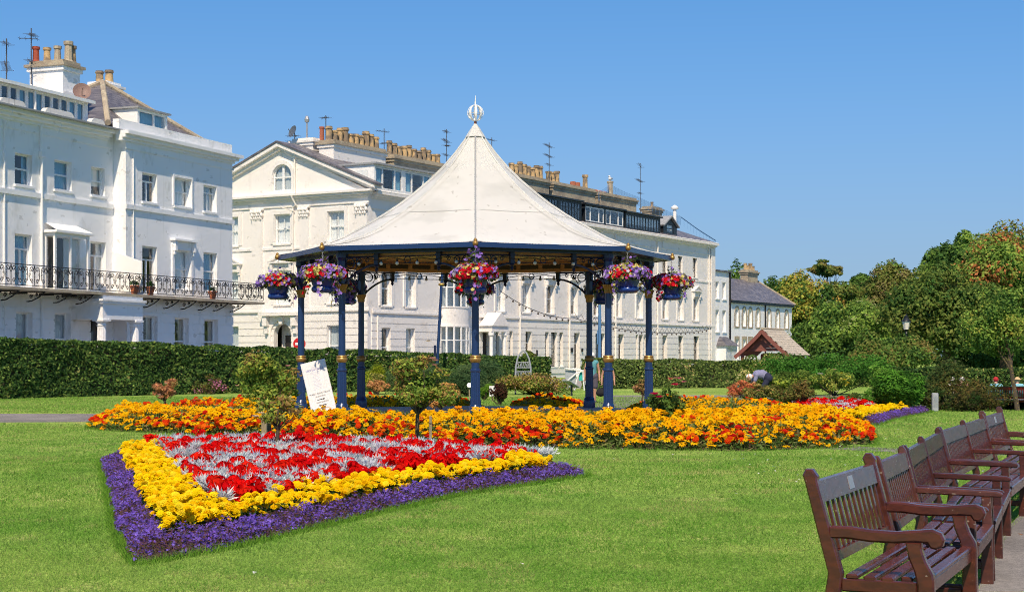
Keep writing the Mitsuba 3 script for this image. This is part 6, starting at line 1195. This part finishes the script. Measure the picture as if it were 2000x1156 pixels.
ARM2 = Polygon([(0.0, 0.655), (0.25, 0.650), (0.52, 0.642), (0.56, 0.635), (0.575, 0.62), (0.565, 0.600), (0.0, 0.612)])
LEG2 = Polygon([(0.43, 0.0), (0.515, 0.0), (0.505, 0.42), (0.495, 0.601), (0.435, 0.601), (0.44, 0.42)])
def bench(label, pts, style, plaque=False, mat='bench_paint', cat='bench', group=None, name='bench', z=0.0, mats=None):
    """pts: the back posts (at arm height) in order along the row."""
    t = thing(name, label, cat, group); P_ = np.array(pts, float); dv = P_[-1] - P_[0]; a = math.degrees(math.atan2(dv[0], dv[1])); L = np.linalg.norm(dv); w = tr(P_[0][0], P_[0][1], z, -a)
    ys = [np.linalg.norm(q - P_[0]) for q in P_]; hw_ = 0.032
    arm, leg, post = (ARM1, LEG1, POST1) if style == 1 else (ARM2, LEG2, POST2)
    for i, y in enumerate(ys):
        y = y + (hw_ if i == 0 else (-hw_ if i == len(ys) - 1 else 0))
        put('post', cpoly(post, y - hw_, y + hw_, 0.009), mat, t, w, 30); put('arm', cpoly(arm, y - hw_ * 1.05, y + hw_ * 1.05, 0.011), mat, t, w, 30); put('leg', cpoly(leg, y - hw_ * 0.98, y + hw_ * 0.98, 0.009), mat, t, w, 30)
        put('side_rail', bbox(px_(0.36) + 0.042, 0.452, y - 0.02, y + 0.02, 0.33, 0.395), mat, t, w); put('stretcher', bbox(px_(0.14) + 0.04, 0.453, y - 0.018, y + 0.018, 0.11, 0.16), mat, t, w)
    segs = list(zip(ys[:-1], ys[1:]))
    for y0, y1 in segs:
        y0, y1 = y0 + 2 * hw_ + 0.001 if y0 == ys[0] else y0 + hw_ + 0.001, y1 - 2 * hw_ - 0.001 if y1 == ys[-1] else y1 - hw_ - 0.001
        R = lambda z0, z1, th, nm, off=0.0: put(nm, cpoly(Polygon([(px_(z0) - th + off, z0), (px_(z0) + th + off, z0), (px_(z1) + th + off, z1), (px_(z1) - th + off, z1)]), y0, y1, 0.006), mat, t, w)
        R(0.785, 0.895, 0.019, 'top_rail'); R(0.475, 0.525, 0.019, 'back_rail')
        n = max(6, round((y1 - y0) / (0.118 if style == 1 else 0.085))); sw = 0.021 if style == 1 else 0.018
        for j in range(n):
            yc = y0 + (y1 - y0) * (j + 0.5) / n; z0, z1 = 0.526, 0.784
            put('back_slat', cpoly(Polygon([(px_(z0) - 0.009, z0), (px_(z0) + 0.009, z0), (px_(z1) + 0.009, z1), (px_(z1) - 0.009, z1)]), yc - sw, yc + sw, 0.003), mat, t, w)
        put('front_rail', bbox(0.478, 0.512, y0, y1, 0.325, 0.40), mat, t, w)
    ns, x0, x1 = (5, 0.085, 0.545) if style == 1 else (5, 0.09, 0.535); y0, y1 = ys[0] + 0.015, ys[-1] - 0.015
    for j in range(ns):
        sx0 = x0 + (x1 - x0) * j / ns; sx1 = sx0 + (x1 - x0) / ns - (0.030 if style == 1 else 0.016); dip = -0.012 * math.sin(PI * (j + 0.5) / ns)
        e = 0.05 if j == ns - 1 and style == 1 else 0
        cuts = [ys[0] + 2 * hw_ + 0.002] + [v for q in ys[1:-1] for v in (q - hw_ - 0.002, q + hw_ + 0.002)] + [ys[-1] - 2 * hw_ - 0.002] if sx1 > 0.39 else [y0, y1]
        for q in range(0, len(cuts), 2): put('seat_slat', bbox(sx0, sx1, cuts[q], cuts[q + 1], 0.397 + dip, 0.424 + dip, 0.007), mat, t, w)
    if plaque:
        yc = ys[0] + (ys[1] - ys[0]) * 0.5; z0, z1 = 0.805, 0.875; q = 0.0195
        v = [(px_(zz) + q + dx, yy, zz) for zz in (z0, z1) for yy in (yc - 0.06, yc + 0.06) for dx in (0, 0.004)]
        pk = put('plaque', MB().add(v, [[0, 1, 3, 2], [4, 6, 7, 5], [0, 4, 5, 1], [2, 3, 7, 6], [0, 2, 6, 4], [1, 5, 7, 3]]), 'steel', t, w)
    return t
BG_ = 'brown benches in the row along the path'
bench('nearest brown slatted bench, with scrolled arms and a metal plaque', [(1.66, 8.32), (2.31, 9.77)], 1, True, group=BG_)
bench('short straight-armed bench, second of the row, behind the nearest one', [(2.36, 9.86), (2.81, 11.02)], 2, mat='bench_paint_worn', group=BG_)
bench('long brown bench of two bays, third in the row from the front', [(2.84, 11.10), (3.27, 12.35), (3.84, 13.93)], 2, mat='bench_paint_dark', group=BG_)
bench('long brown bench of two bays, fourth in the row from the front', [(3.87, 14.02), (4.50, 15.6), (5.18, 17.15)], 2, group=BG_)
bench('farthest brown bench of the row, with scrolled arms and a small plaque', [(5.24, 17.35), (5.94, 19.0)], 1, True, mat='bench_paint_worn', group=BG_)
bench('dark red park bench seen from behind, beside the thin young tree', [(19.6, 57.2), (17.4, 57.9)], 2, mat='red_bench_paint', z=-0.42)
bench('green park bench carrying the seated people at the far right', [(19.9, 59.1), (18.1, 59.6), (15.9, 60.2)], 2, mat='green_bench_paint', z=-0.42)

# ------------------------------------------------------------------ people
def sph(c, r): return m3.Manifold.sphere(float(r), 16).translate([float(v) for v in c])
def flesh(bones, edge=0.03, it=6):
    m = m3.Manifold.batch_boolean([m3.Manifold.batch_hull([sph(a, ra), sph(b, rb)]) for a, b, ra, rb in bones], m3.OpType.Add).refine_to_length(edge).to_mesh()
    t = trimesh.Trimesh(m.vert_properties[:, :3], m.tri_verts, process=True); trimesh.smoothing.filter_taubin(t, iterations=it); return t
def hand(w, d, up, s=1.0):
    """palm, four curled fingers and a thumb, from the wrist w pointing along d."""
    d = unit(np.array(d, float)); k = unit(np.cross(d, up)); n = np.cross(k, d); B_ = [(w, w + d * 0.085 * s, 0.026 * s, 0.030 * s)]
    for i, L in enumerate((0.07, 0.08, 0.076, 0.06)):
        b = w + d * 0.085 * s + k * (i - 1.5) * 0.019 * s; m_ = b + (d * 0.7 + n * 0.3) * L * 0.55 * s; e = m_ + (d * 0.3 + n * 0.8) * L * 0.5 * s
        B_ += [(b, m_, 0.0095 * s, 0.009 * s), (m_, e, 0.009 * s, 0.008 * s)]
    b = w + d * 0.03 * s - k * 0.026 * s; B_.append((b, b + (d * 0.7 - k * 0.5 + n * 0.3) * 0.06 * s, 0.012 * s, 0.009 * s)); return B_
def head(c, f, up, s=1.0):
    """skull, jaw, nose, ears; c the head's middle, f the way it looks."""
    f, up = unit(np.array(f, float)), unit(np.array(up, float)); k = np.cross(f, up); c = np.array(c, float)
    return [(c - f * 0.02 * s + up * 0.03 * s, c + f * 0.02 * s + up * 0.02 * s, 0.088 * s, 0.085 * s), (c + f * 0.035 * s - up * 0.05 * s, c + f * 0.045 * s - up * 0.075 * s, 0.06 * s, 0.045 * s), (c + f * 0.095 * s + up * 0.01 * s, c + f * 0.115 * s - up * 0.02 * s, 0.012 * s, 0.017 * s)] + \
           [(c + k * q * 0.088 * s + up * 0.02 * s, c + k * q * 0.093 * s - up * 0.02 * s, 0.014 * s, 0.011 * s) for q in (-1, 1)]
def face(t, c, f, up, s=1.0):
    f, up = unit(np.array(f, float)), unit(np.array(up, float)); k = np.cross(f, up); c = np.array(c, float)
    for q in (-1, 1): put('eye', MB().sphere(c + f * 0.092 * s + k * q * 0.033 * s + up * 0.018 * s, 0.012 * s, 1), 'ink_black', t)
    put('mouth', MB().tube([c + f * 0.088 * s - up * 0.058 * s - k * 0.022 * s, c + f * 0.094 * s - up * 0.06 * s, c + f * 0.088 * s - up * 0.058 * s + k * 0.022 * s], 0.005 * s, 5), 'cloth_pink', t)
A_ = lambda *v: np.array(v, float)
# the gardener, bent over with a bucket, facing left
g = thing('person', 'gardener in a lilac T-shirt and navy trousers bending over with a bucket', 'person')
hipL, hipR, shL, shR = A_(9.20, 57.12, 0.80), A_(9.20, 56.88, 0.80), A_(8.76, 57.19, 0.92), A_(8.76, 56.81, 0.92); hd = A_(8.52, 56.98, 0.84); ff, fu = A_(-0.75, 0, -0.66), A_(-0.66, 0, 0.75)
kL, fL, kR, fR = A_(9.28, 57.14, 0.44), A_(9.47, 57.14, 0.08), A_(8.96, 56.86, 0.44), A_(9.03, 56.86, 0.08); eL, wL, eR, wR = A_(8.66, 57.24, 0.68), A_(8.46, 57.20, 0.52), A_(8.68, 56.78, 0.68), A_(8.53, 56.82, 0.50)
tor = [((hipL + hipR) / 2, A_(9.0, 57, 0.94), 0.14, 0.145), (A_(9.0, 57, 0.94), A_(8.80, 57, 0.94), 0.145, 0.135), (shL, shR, 0.075, 0.075), (A_(8.80, 57, 0.94), (shL + shR) / 2, 0.13, 0.11)]
put('body', flesh(tor + [((shL + shR) / 2, hd, 0.065, 0.06)] + head(hd, ff, fu) + [(shL, eL, 0.05, 0.04), (eL, wL, 0.04, 0.028), (shR, eR, 0.05, 0.04), (eR, wR, 0.04, 0.028), (hipL, kL, 0.09, 0.06), (kL, fL, 0.055, 0.04), (hipR, kR, 0.09, 0.06), (kR, fR, 0.055, 0.04)] + hand(wL, (-0.5, 0, -0.8), (0, 1, 0)) + hand(wR, (-0.5, 0, -0.8), (0, 1, 0)), 0.025, 4), 'skin', g, smooth=True)
put('shirt', flesh([(a, b, ra + 0.02, rb + 0.02) for a, b, ra, rb in tor] + [(shL, shL + (eL - shL) * 0.75, 0.078, 0.07), (shR, shR + (eR - shR) * 0.75, 0.078, 0.07)]), 'cloth_lilac', g, smooth=True)
put('trousers', flesh([(hipL, hipR, 0.145, 0.145), (A_(9.15, 57.06, 0.86), A_(9.15, 56.94, 0.86), 0.155, 0.155), (hipL, kL, 0.115, 0.085), (kL, fL + [0, 0, 0.03], 0.085, 0.075), (hipR, kR, 0.115, 0.085), (kR, fR + [0, 0, 0.03], 0.085, 0.075)]), 'cloth_navy', g, smooth=True)
put('hair', flesh([(hd + A_(0.015, 0, 0.035), hd + A_(0.03, 0, 0.0), 0.095, 0.09), (hd - ff * 0.0 + fu * 0.05, hd + fu * 0.05 + ff * 0.03, 0.075, 0.07)], 0.025, 3), 'hair_white', g, smooth=True); face(g, hd, ff, fu)
for q in (fL, fR): put('shoe', flesh([(q + [0.03, 0, -0.03], q + [-0.17, 0, -0.04], 0.05, 0.04)]), 'cloth_black', g, smooth=True)
k = thing('bucket', 'grey bucket with a teal rim held by the gardener', 'bucket'); R_ = T().translate([8.24, 57.0, 0.16]).rotate([0, 1, 0], -14)
put('tub', MB().lathe([(0.0, 0.0), (0.15, 0.0), (0.20, 0.36), (0.19, 0.36), (0.14, 0.03), (0.0, 0.03)], 24), 'bucket_grey', k, R_, 40); put('rim', MB().lathe([(0.201, 0.32), (0.222, 0.33), (0.225, 0.40), (0.205, 0.405), (0.198, 0.34)], 24), 'bucket_teal', k, R_, 40)
put('handle', MB().tube([(0.22 * math.cos(t), 0, 0.36 + 0.10 * math.sin(t)) for t in np.linspace(0, PI, 12)], 0.008, 5), 'steel', k, R_)
def stander(label, x, y, h, top, bot, skin='skin', hat=None, bag=False, back=True, sleeve=False, seed=0):
    s = h / 1.75; t = thing('person', label, 'person'); o = A_(x, y, 0); f = A_(0.15, 1, 0) if back else A_(0, -1, 0)
    V = lambda a, b, c: o + A_(a, b, c) * s
    hd = V(0, 0.02, 1.62); B_ = [(V(0, 0, 0.98), V(0, 0, 1.15), 0.145 * s, 0.14 * s), (V(0, 0, 1.15), V(0, 0, 1.33), 0.14 * s, 0.15 * s), (V(-0.15, 0, 1.42), V(0.15, 0, 1.42), 0.065 * s, 0.065 * s), (V(0, 0, 1.40), hd, 0.065 * s, 0.06 * s)]
    arms, hands = [], []
    for q in (-1, 1):
        sh, el, wr = V(0.185 * q, 0, 1.40), V(0.25 * q, 0.03, 1.12), V(0.26 * q, -0.04, 0.88); arms += [(sh, el, 0.05 * s, 0.042 * s), (el, wr, 0.042 * s, 0.029 * s)]; hands += hand(wr, (0, -0.1, -1), (q, 0, 0), s)
    legs = [z for q in (-1, 1) for z in ((V(0.09 * q, 0, 0.95), V(0.10 * q, 0.0, 0.52), 0.095 * s, 0.06 * s), (V(0.10 * q, 0, 0.52), V(0.10 * q, 0.03, 0.09), 0.062 * s, 0.04 * s))]
    put('body', flesh(B_ + arms + hands + legs + head(hd, f, (0, 0, 1), s), 0.03, 4), skin, t, smooth=True)
    put('top', flesh([(a, b, ra + 0.016, rb + 0.016) for a, b, ra, rb in B_[:3]] + ([(V(0.185 * q, 0, 1.40), V(0.23 * q, 0.02, 1.22), 0.07 * s, 0.065 * s) for q in (-1, 1)] if sleeve else [])), top, t, smooth=True)
    put('shorts', flesh([(V(-0.06, 0, 0.95), V(0.06, 0, 0.95), 0.155 * s, 0.155 * s)] + [(V(0.09 * q, 0, 0.93), V(0.11 * q, 0, 0.58), 0.12 * s, 0.10 * s) for q in (-1, 1)]), bot, t, smooth=True)
    for q in (-1, 1): put('shoe', flesh([(V(0.10 * q, -0.03, 0.05), V(0.12 * q, 0.14 if back else -0.18, 0.045), 0.05 * s, 0.045 * s)]), 'cloth_grey', t, smooth=True)
    put('hat' if hat else 'hair', flesh([(hd + A_(0, -0.01, 0.05) * s, hd + A_(0, 0.01, 0.06) * s, 0.098 * s, 0.095 * s)] + ([(hd + [0, 0, 0.05], hd + unit(f) * 0.15 + [0, 0, 0.03], 0.09 * s, 0.04)] if hat else [])), hat or 'hair_white', t, smooth=True)
    face(t, hd, f, (0, 0, 1), s); return t
mn = stander('person in a teal sleeveless top, dark shorts and a white cap seen from behind', 2.72, 54.0, 1.70, 'cloth_teal', 'cloth_grey', hat='cloth_white')
put('backpack_strap', MB().tube([(2.60, 53.83, 1.36), (2.56, 53.82, 1.15), (2.60, 53.84, 0.98)], 0.02, 5), 'cloth_black', mn)
stander('smaller bare-armed person mostly hidden behind the front right column', 3.22, 53.2, 1.42, 'cloth_navy', 'cloth_navy')
k = thing('handbag', 'black bag held beside the front right column', 'bag'); put('bag', flesh([(A_(2.93, 53.15, 0.42), A_(3.0, 53.15, 0.42), 0.10, 0.10), (A_(2.93, 53.15, 0.36), A_(3.0, 53.15, 0.36), 0.12, 0.12)]), 'cloth_black', k, smooth=True); put('strap', MB().tube([(2.9, 53.15, 0.5), (2.96, 53.15, 0.68), (3.04, 53.15, 0.5)], 0.012, 5), 'cloth_black', k)
def sitter(label, x, y, top, hair, skin='skin_pale', brim=None):
    t = thing('person', label, 'person'); o = A_(x, y, -0.42); V = lambda a, b, c: o + A_(a, b, c); hd = V(0, 0.05, 1.10); f = A_(0.1, 1, -0.05)
    B_ = [(V(0, 0, 0.50), V(0, -0.02, 0.70), 0.15, 0.145), (V(0, -0.02, 0.70), V(0, 0, 0.84), 0.145, 0.14), (V(-0.15, 0, 0.90), V(0.15, 0, 0.90), 0.07, 0.07), (V(0, 0, 0.90), hd, 0.065, 0.06)]
    L_ = [z for q in (-1, 1) for z in ((V(0.10 * q, 0.0, 0.50), V(0.12 * q, 0.43, 0.50), 0.085, 0.065), (V(0.12 * q, 0.43, 0.50), V(0.12 * q, 0.42, 0.08), 0.06, 0.042))]
    Am = [z for q in (-1, 1) for z in ((V(0.19 * q, 0, 0.88), V(0.24 * q, 0.04, 0.64), 0.05, 0.042), (V(0.24 * q, 0.04, 0.64), V(0.13 * q, 0.26, 0.60), 0.042, 0.03))]; H_ = [b for q in (-1, 1) for b in hand(V(0.13 * q, 0.26, 0.60), (-0.2 * q, 1, -0.2), (q, 0, 0))]
    put('body', flesh(B_ + L_ + Am + H_ + head(hd, f, (0, 0, 1)), 0.03, 4), skin, t, smooth=True)
    put('shirt', flesh([(a, b, ra + 0.018, rb + 0.018) for a, b, ra, rb in B_[:3]] + [(a, b, ra + 0.02, rb + 0.02) for a, b, ra, rb in (Am[0], Am[2])]), top, t, smooth=True)
    put('trousers', flesh([(a, b, ra + 0.018, rb + 0.02) for a, b, ra, rb in L_]), 'cloth_navy', t, smooth=True)
    put('hat' if brim else 'hair', flesh([(hd + [0, -0.02, 0.04], hd + [0, 0.0, 0.05], 0.10, 0.095)], 0.025, 3), hair, t, smooth=True)
    if brim: put('brim', MB().lathe([(0.09, 0.055), (0.17, 0.04), (0.17, 0.048), (0.09, 0.07)], 20, cx=0, cy=0), hair, t, tr(*hd), 40)
    face(t, hd, f, (0, 0, 1)); return t
sitter('white-haired person in a pale pink top sitting left of the red-capped one', 17.05, 60.1, 'cloth_pink', 'hair_white'); sitter('white-haired person in a white top, farthest left on the green bench', 16.75, 60.35, 'cloth_white', 'hair_white')
sitter('person in a red cap and turquoise top on the green bench', 18.25, 59.85, 'cloth_sky', 'cloth_red'); sitter('person in a straw hat and light blue top on the green bench', 19.0, 59.65, 'cloth_sky', 'cloth_straw', brim=True); sitter('person in a dark cap at the right end of the green bench', 19.5, 59.5, 'cloth_sky', 'cloth_navy')

# ------------------------------------------------------------------ leaning notice board
k = thing('notice_board', 'white notice board leaning between the left columns with public toilets directions', 'sign')
tw = T().translate([-4.47, 37.9, 0.20]).rotate([0, 1, 0], -14).rotate([1, 0, 0], -6)
put('panel', bbox(-0.30, 0.30, 0.0, 0.045, 0.0, 1.30, 0.008), 'sign_white', k, tw)
put('rear_leg', MB().beam((-0.22, 0.06, 1.15), (-0.22, 0.38, 0.03), 0.04, 0.03).beam((0.22, 0.06, 1.15), (0.22, 0.38, 0.03), 0.04, 0.03), 'sign_white', k, tw)
m = MB()
for z in (0.16, ): m.box(-0.28, 0.28, -0.003, -0.0005, z, z + 0.006)
m.box(-0.28, -0.276, -0.003, -0.0005, 0.02, 1.2); put('edge_line', m, 'ink_pale', k, tw)
m = MB().box(-0.20, 0.20, -0.003, -0.0005, 1.195, 1.20).box(-0.20, 0.20, -0.003, -0.0005, 0.62, 0.625).box(-0.20, -0.195, -0.003, -0.0005, 0.626, 1.194).box(0.195, 0.20, -0.003, -0.0005, 0.626, 1.194)
r = np.random.default_rng(3)
for i in range(16):
    z = 1.17 - i * 0.034
    if 1.06 < z < 1.13: continue
    w = r.uniform(0.05, 0.13); m.box(-w, w, -0.003, -0.0005, z - 0.006, z + 0.004)
put('poster', m, 'ink_pale', k, tw)
def lettering(text, h, x, z, mat, wmax=None, bold=True):
    t = meshkit.text_mesh(text, h, 0.002, bold); v = np.array(t.vertices); w = v[:, 0].max() - v[:, 0].min(); s = min(1, (wmax or 9) / w); v = (v - [(v[:, 0].max() + v[:, 0].min()) / 2, 0, 0]) * [s, 1, 1]
    put('lettering', (np.column_stack([v[:, 0] + x, -0.0008 - v[:, 2], v[:, 1] + z]), np.array(t.faces)), mat, k, tw)
lettering('SUNDAY BAND CONCERTS', 0.042, 0.0, 1.075, 'ink_purple', 0.42); lettering('NEAREST PUBLIC TOILETS', 0.034, 0.0, 0.50, 'ink_black', 0.50); lettering('JOHN STREET', 0.030, 0.0, 0.43, 'ink_black', 0.26); lettering('GLEN GARDENS', 0.030, 0.02, 0.285, 'ink_black', 0.30)
for z, s in ((0.365, 1), (0.225, -1)):
    put('arrow', MB().poly(Polygon([(s * 0.10, z), (s * 0.05, z + 0.026), (s * 0.05, z + 0.010), (-s * 0.10, z + 0.010), (-s * 0.10, z - 0.010), (s * 0.05, z - 0.010), (s * 0.05, z - 0.026)]), -0.003, -0.0005), 'ink_black', k, tw)

# ------------------------------------------------------------------ small things of the garden and the street
k = thing('arch_sign', 'grey metal arch with wrought lettering rows standing by the hedge', 'sign'); x, y = 0.47, 66.6
ar = [(x - 0.33, y, 0.0), (x - 0.33, y, 0.7), (x - 0.31, y, 1.15), (x - 0.24, y, 1.5), (x - 0.12, y, 1.75), (x, y, 1.84), (x + 0.12, y, 1.75), (x + 0.24, y, 1.5), (x + 0.31, y, 1.15), (x + 0.33, y, 0.7), (x + 0.33, y, 0.0)]
put('hoop', MB().tube(ar, 0.036, 8), 'grey_metal', k, smooth=40)
for z in (0.72, 1.12):
    put('rail', MB().beam((x - 0.3, y, z), (x + 0.3, y, z), 0.03, 0.03).beam((x - 0.3, y, z + 0.24), (x + 0.3, y, z + 0.24), 0.03, 0.03), 'grey_metal', k)
    for i in range(8):
        xx = x - 0.26 + i * 0.075; put('scroll', MB().tube([(xx + 0.028 * math.cos(t), y, z + 0.12 + 0.10 * math.sin(t + i)) for t in np.linspace(0, 5, 12)], 0.011, 4), 'grey_metal', k)
k = thing('lectern', 'slanted grey information board on a dark post in front of the hedge', 'sign'); put('post', MB().box(2.38, 2.46, 64.4, 64.48, 0, 0.5), 'dark_frame', k)
put('board', MB().beam((2.18, 64.2, 0.62), (2.62, 64.5, 0.34), 0.5, 0.03), 'grey_metal', k)
k = thing('cycle_stand', 'white bent-tube frame with teal and grey panels at the hedge gap', 'stand'); m = MB(); x, y = 3.12, 75.0
for dx in (-0.05, 0.25, 0.33): m.tube([(x - 0.55 + dx * 1.2, y, 1.03), (x + 0.12 + dx * 0.4, y, 0.92), (x + dx, y, 0.5), (x - 0.1 + dx * 1.6, y, -0.05)], 0.035, 7)
m.tube([(x - 0.5, y, 0.45), (x - 0.1, y, 0.78), (x + 0.45, y, 1.0)], 0.035, 7); put('frame', m, 'white_paint', k, smooth=40)
put('panel', MB().box(x - 0.6, x - 0.1, y + 0.1, y + 0.14, 0.02, 0.95), 'grey_metal', k); put('teal_panel', MB().box(x + 0.05, x + 0.5, y + 0.1, y + 0.14, 0.45, 0.95), 'bucket_teal', k)
k = thing('marker_board', 'small white marker board behind the bandstand floor, right of the front column', 'sign'); put('board', MB().box(-0.80, -0.58, 56.0, 56.03, 0.18, 0.55), 'sign_white', k); put('peg', MB().box(-0.71, -0.67, 56.03, 56.06, -0.1, 0.4), 'weathered_wood', k)
k = thing('marker_plate', 'round white marker plate left of the front column, behind the rusty rose', 'sign'); put('plate', MB().lathe([(0.0, 0.0), (0.09, 0.0), (0.09, 0.02), (0.0, 0.02)], 20), 'sign_white', k, T().translate([-1.53, 57.0, 0.55]).rotate([1, 0, 0], 70)); put('peg', MB().box(-1.55, -1.51, 57.03, 57.06, -0.1, 0.5), 'weathered_wood', k)
k = thing('utility_post', 'short pale grey utility post on the lawn in front of the bushes', 'post'); put('cabinet', bbox(12.05, 12.23, 45.5, 45.62, 0, 0.53, 0.02), 'grey_metal', k); put('hatch', MB().box(12.08, 12.20, 45.493, 45.499, 0.12, 0.42), 'steel', k)
k = thing('street_lamp', 'black lantern on a post among the dark trees', 'street lamp'); x, y = 19.87, 80.0
put('post', MB().tube([(x, y, -0.1), (x, y, 2.93)], [0.06, 0.045], 8).lathe([(0.08, 2.76), (0.05, 2.83), (0.09, 2.91), (0.12, 2.95)], 10, cx=x, cy=y), 'dark_frame', k, smooth=40)
put('lantern', MB().lathe([(0.12, 2.95), (0.21, 3.36), (0.18, 3.36), (0.10, 2.97)], 6, cx=x, cy=y), 'bulb_glass', k); put('hood', MB().lathe([(0.25, 3.36), (0.23, 3.40), (0.12, 3.54), (0.14, 3.58), (0.05, 3.66), (0.0, 3.74)], 10, cx=x, cy=y), 'dark_frame', k, smooth=40)
k = thing('light_pole', 'dark blue leaning pole with a gold bracket, left of the front column', 'pole'); put('pole', MB().tube([(-3.46, 72.0, 0.0), (-3.14, 72.0, 5.9)], [0.075, 0.06], 9), 'navy', k, smooth=40); put('collar', MB().sphere((-3.19, 72.0, 4.85), 0.10, 2, (1.6, 1, 0.8)), 'gold', k); put('box', MB().box(-3.54, -3.44, 71.86, 71.92, 1.6, 2.1), 'navy_dark', k)
k2 = thing('light_pole', 'bright blue straight pole seen between the two right front columns', 'pole'); put('pole', MB().tube([(4.36, 79.0, 0.0), (4.36, 79.0, 5.2)], [0.09, 0.07], 9), 'net_blue', k2, smooth=40); put('bracket', MB().box(4.22, 4.27, 78.9, 79.0, 2.2, 2.9), 'net_blue', k2)
def festoon(label, a, b, sag, n, zig):
    k = thing('festoon', label, 'lights'); a, b = np.array(a), np.array(b); t = np.linspace(0, 1, n * 6 + 1); p = a + np.outer(t, b - a); p[:, 2] -= sag * 4 * t * (1 - t)
    put('cable', MB().tube(p, 0.018, 4), 'ink_black', k)
    for i in range(1, n): put('bulb', MB().sphere(p[i * 6] - [0, 0, 0.09], 0.055, 1), 'plaque_dark', k)
    if zig: put('brace_wire', MB().tube([p[i] + [0, 0, 0.0 if (i // 3) % 2 else 0.32] for i in range(0, len(p), 3)], 0.012, 4), 'ink_black', k)
festoon('string of dark bulbs sloping across the cream terrace from the front column', (-0.6, 80, 4.9), (3.3, 84, 3.6), 0.35, 12, False); festoon('zigzag string of lights along the far cream terrace', (3.3, 84, 3.62), (14.0, 112, 3.55), 0.5, 26, True)
k = thing('no_entry_sign', 'red and white no-entry sign by the cream house door', 'sign'); x, y = -10.18, 76.0; put('disc', MB().add([(x + 0.3 * math.cos(t), y, 2.2 + 0.3 * math.sin(t)) for t in np.linspace(0, 2 * PI, 29)[:-1]] + [(x, y, 2.2)], [[28, i, (i + 1) % 28] for i in range(28)]), 'sign_red', k); put('bar', MB().box(x - 0.2, x + 0.2, y - 0.012, y - 0.002, 2.14, 2.26), 'sign_white', k); put('post', MB().tube([(x, y + 0.04, 0), (x, y + 0.04, 2.5)], 0.03, 7), 'grey_metal', k)
rng = np.random.default_rng(8); L_ = np.column_stack([rng.uniform(1.5, 6, 26), rng.uniform(8.5, 19, 26)]); L_ = L_[contains_xy(Polygon([(-1.6, 0), (0, 4.0)] + path_edge + [(14, 25), (14, 0)]), L_[:, 0], L_[:, 1])]
tag(leafmesh('fallen_leaves', [leaf_quads(p3(L_, np.full(len(L_), 0.022)), upn(len(L_), 0.12, rng), 0.028, pick(((0.33, 0.15, 0.06), (0.4, 0.28, 0.12)), (1, 1), len(L_), rng), rng)]), 'dry leaves scattered on the tarmac by the benches', 'leaves', kind='stuff')
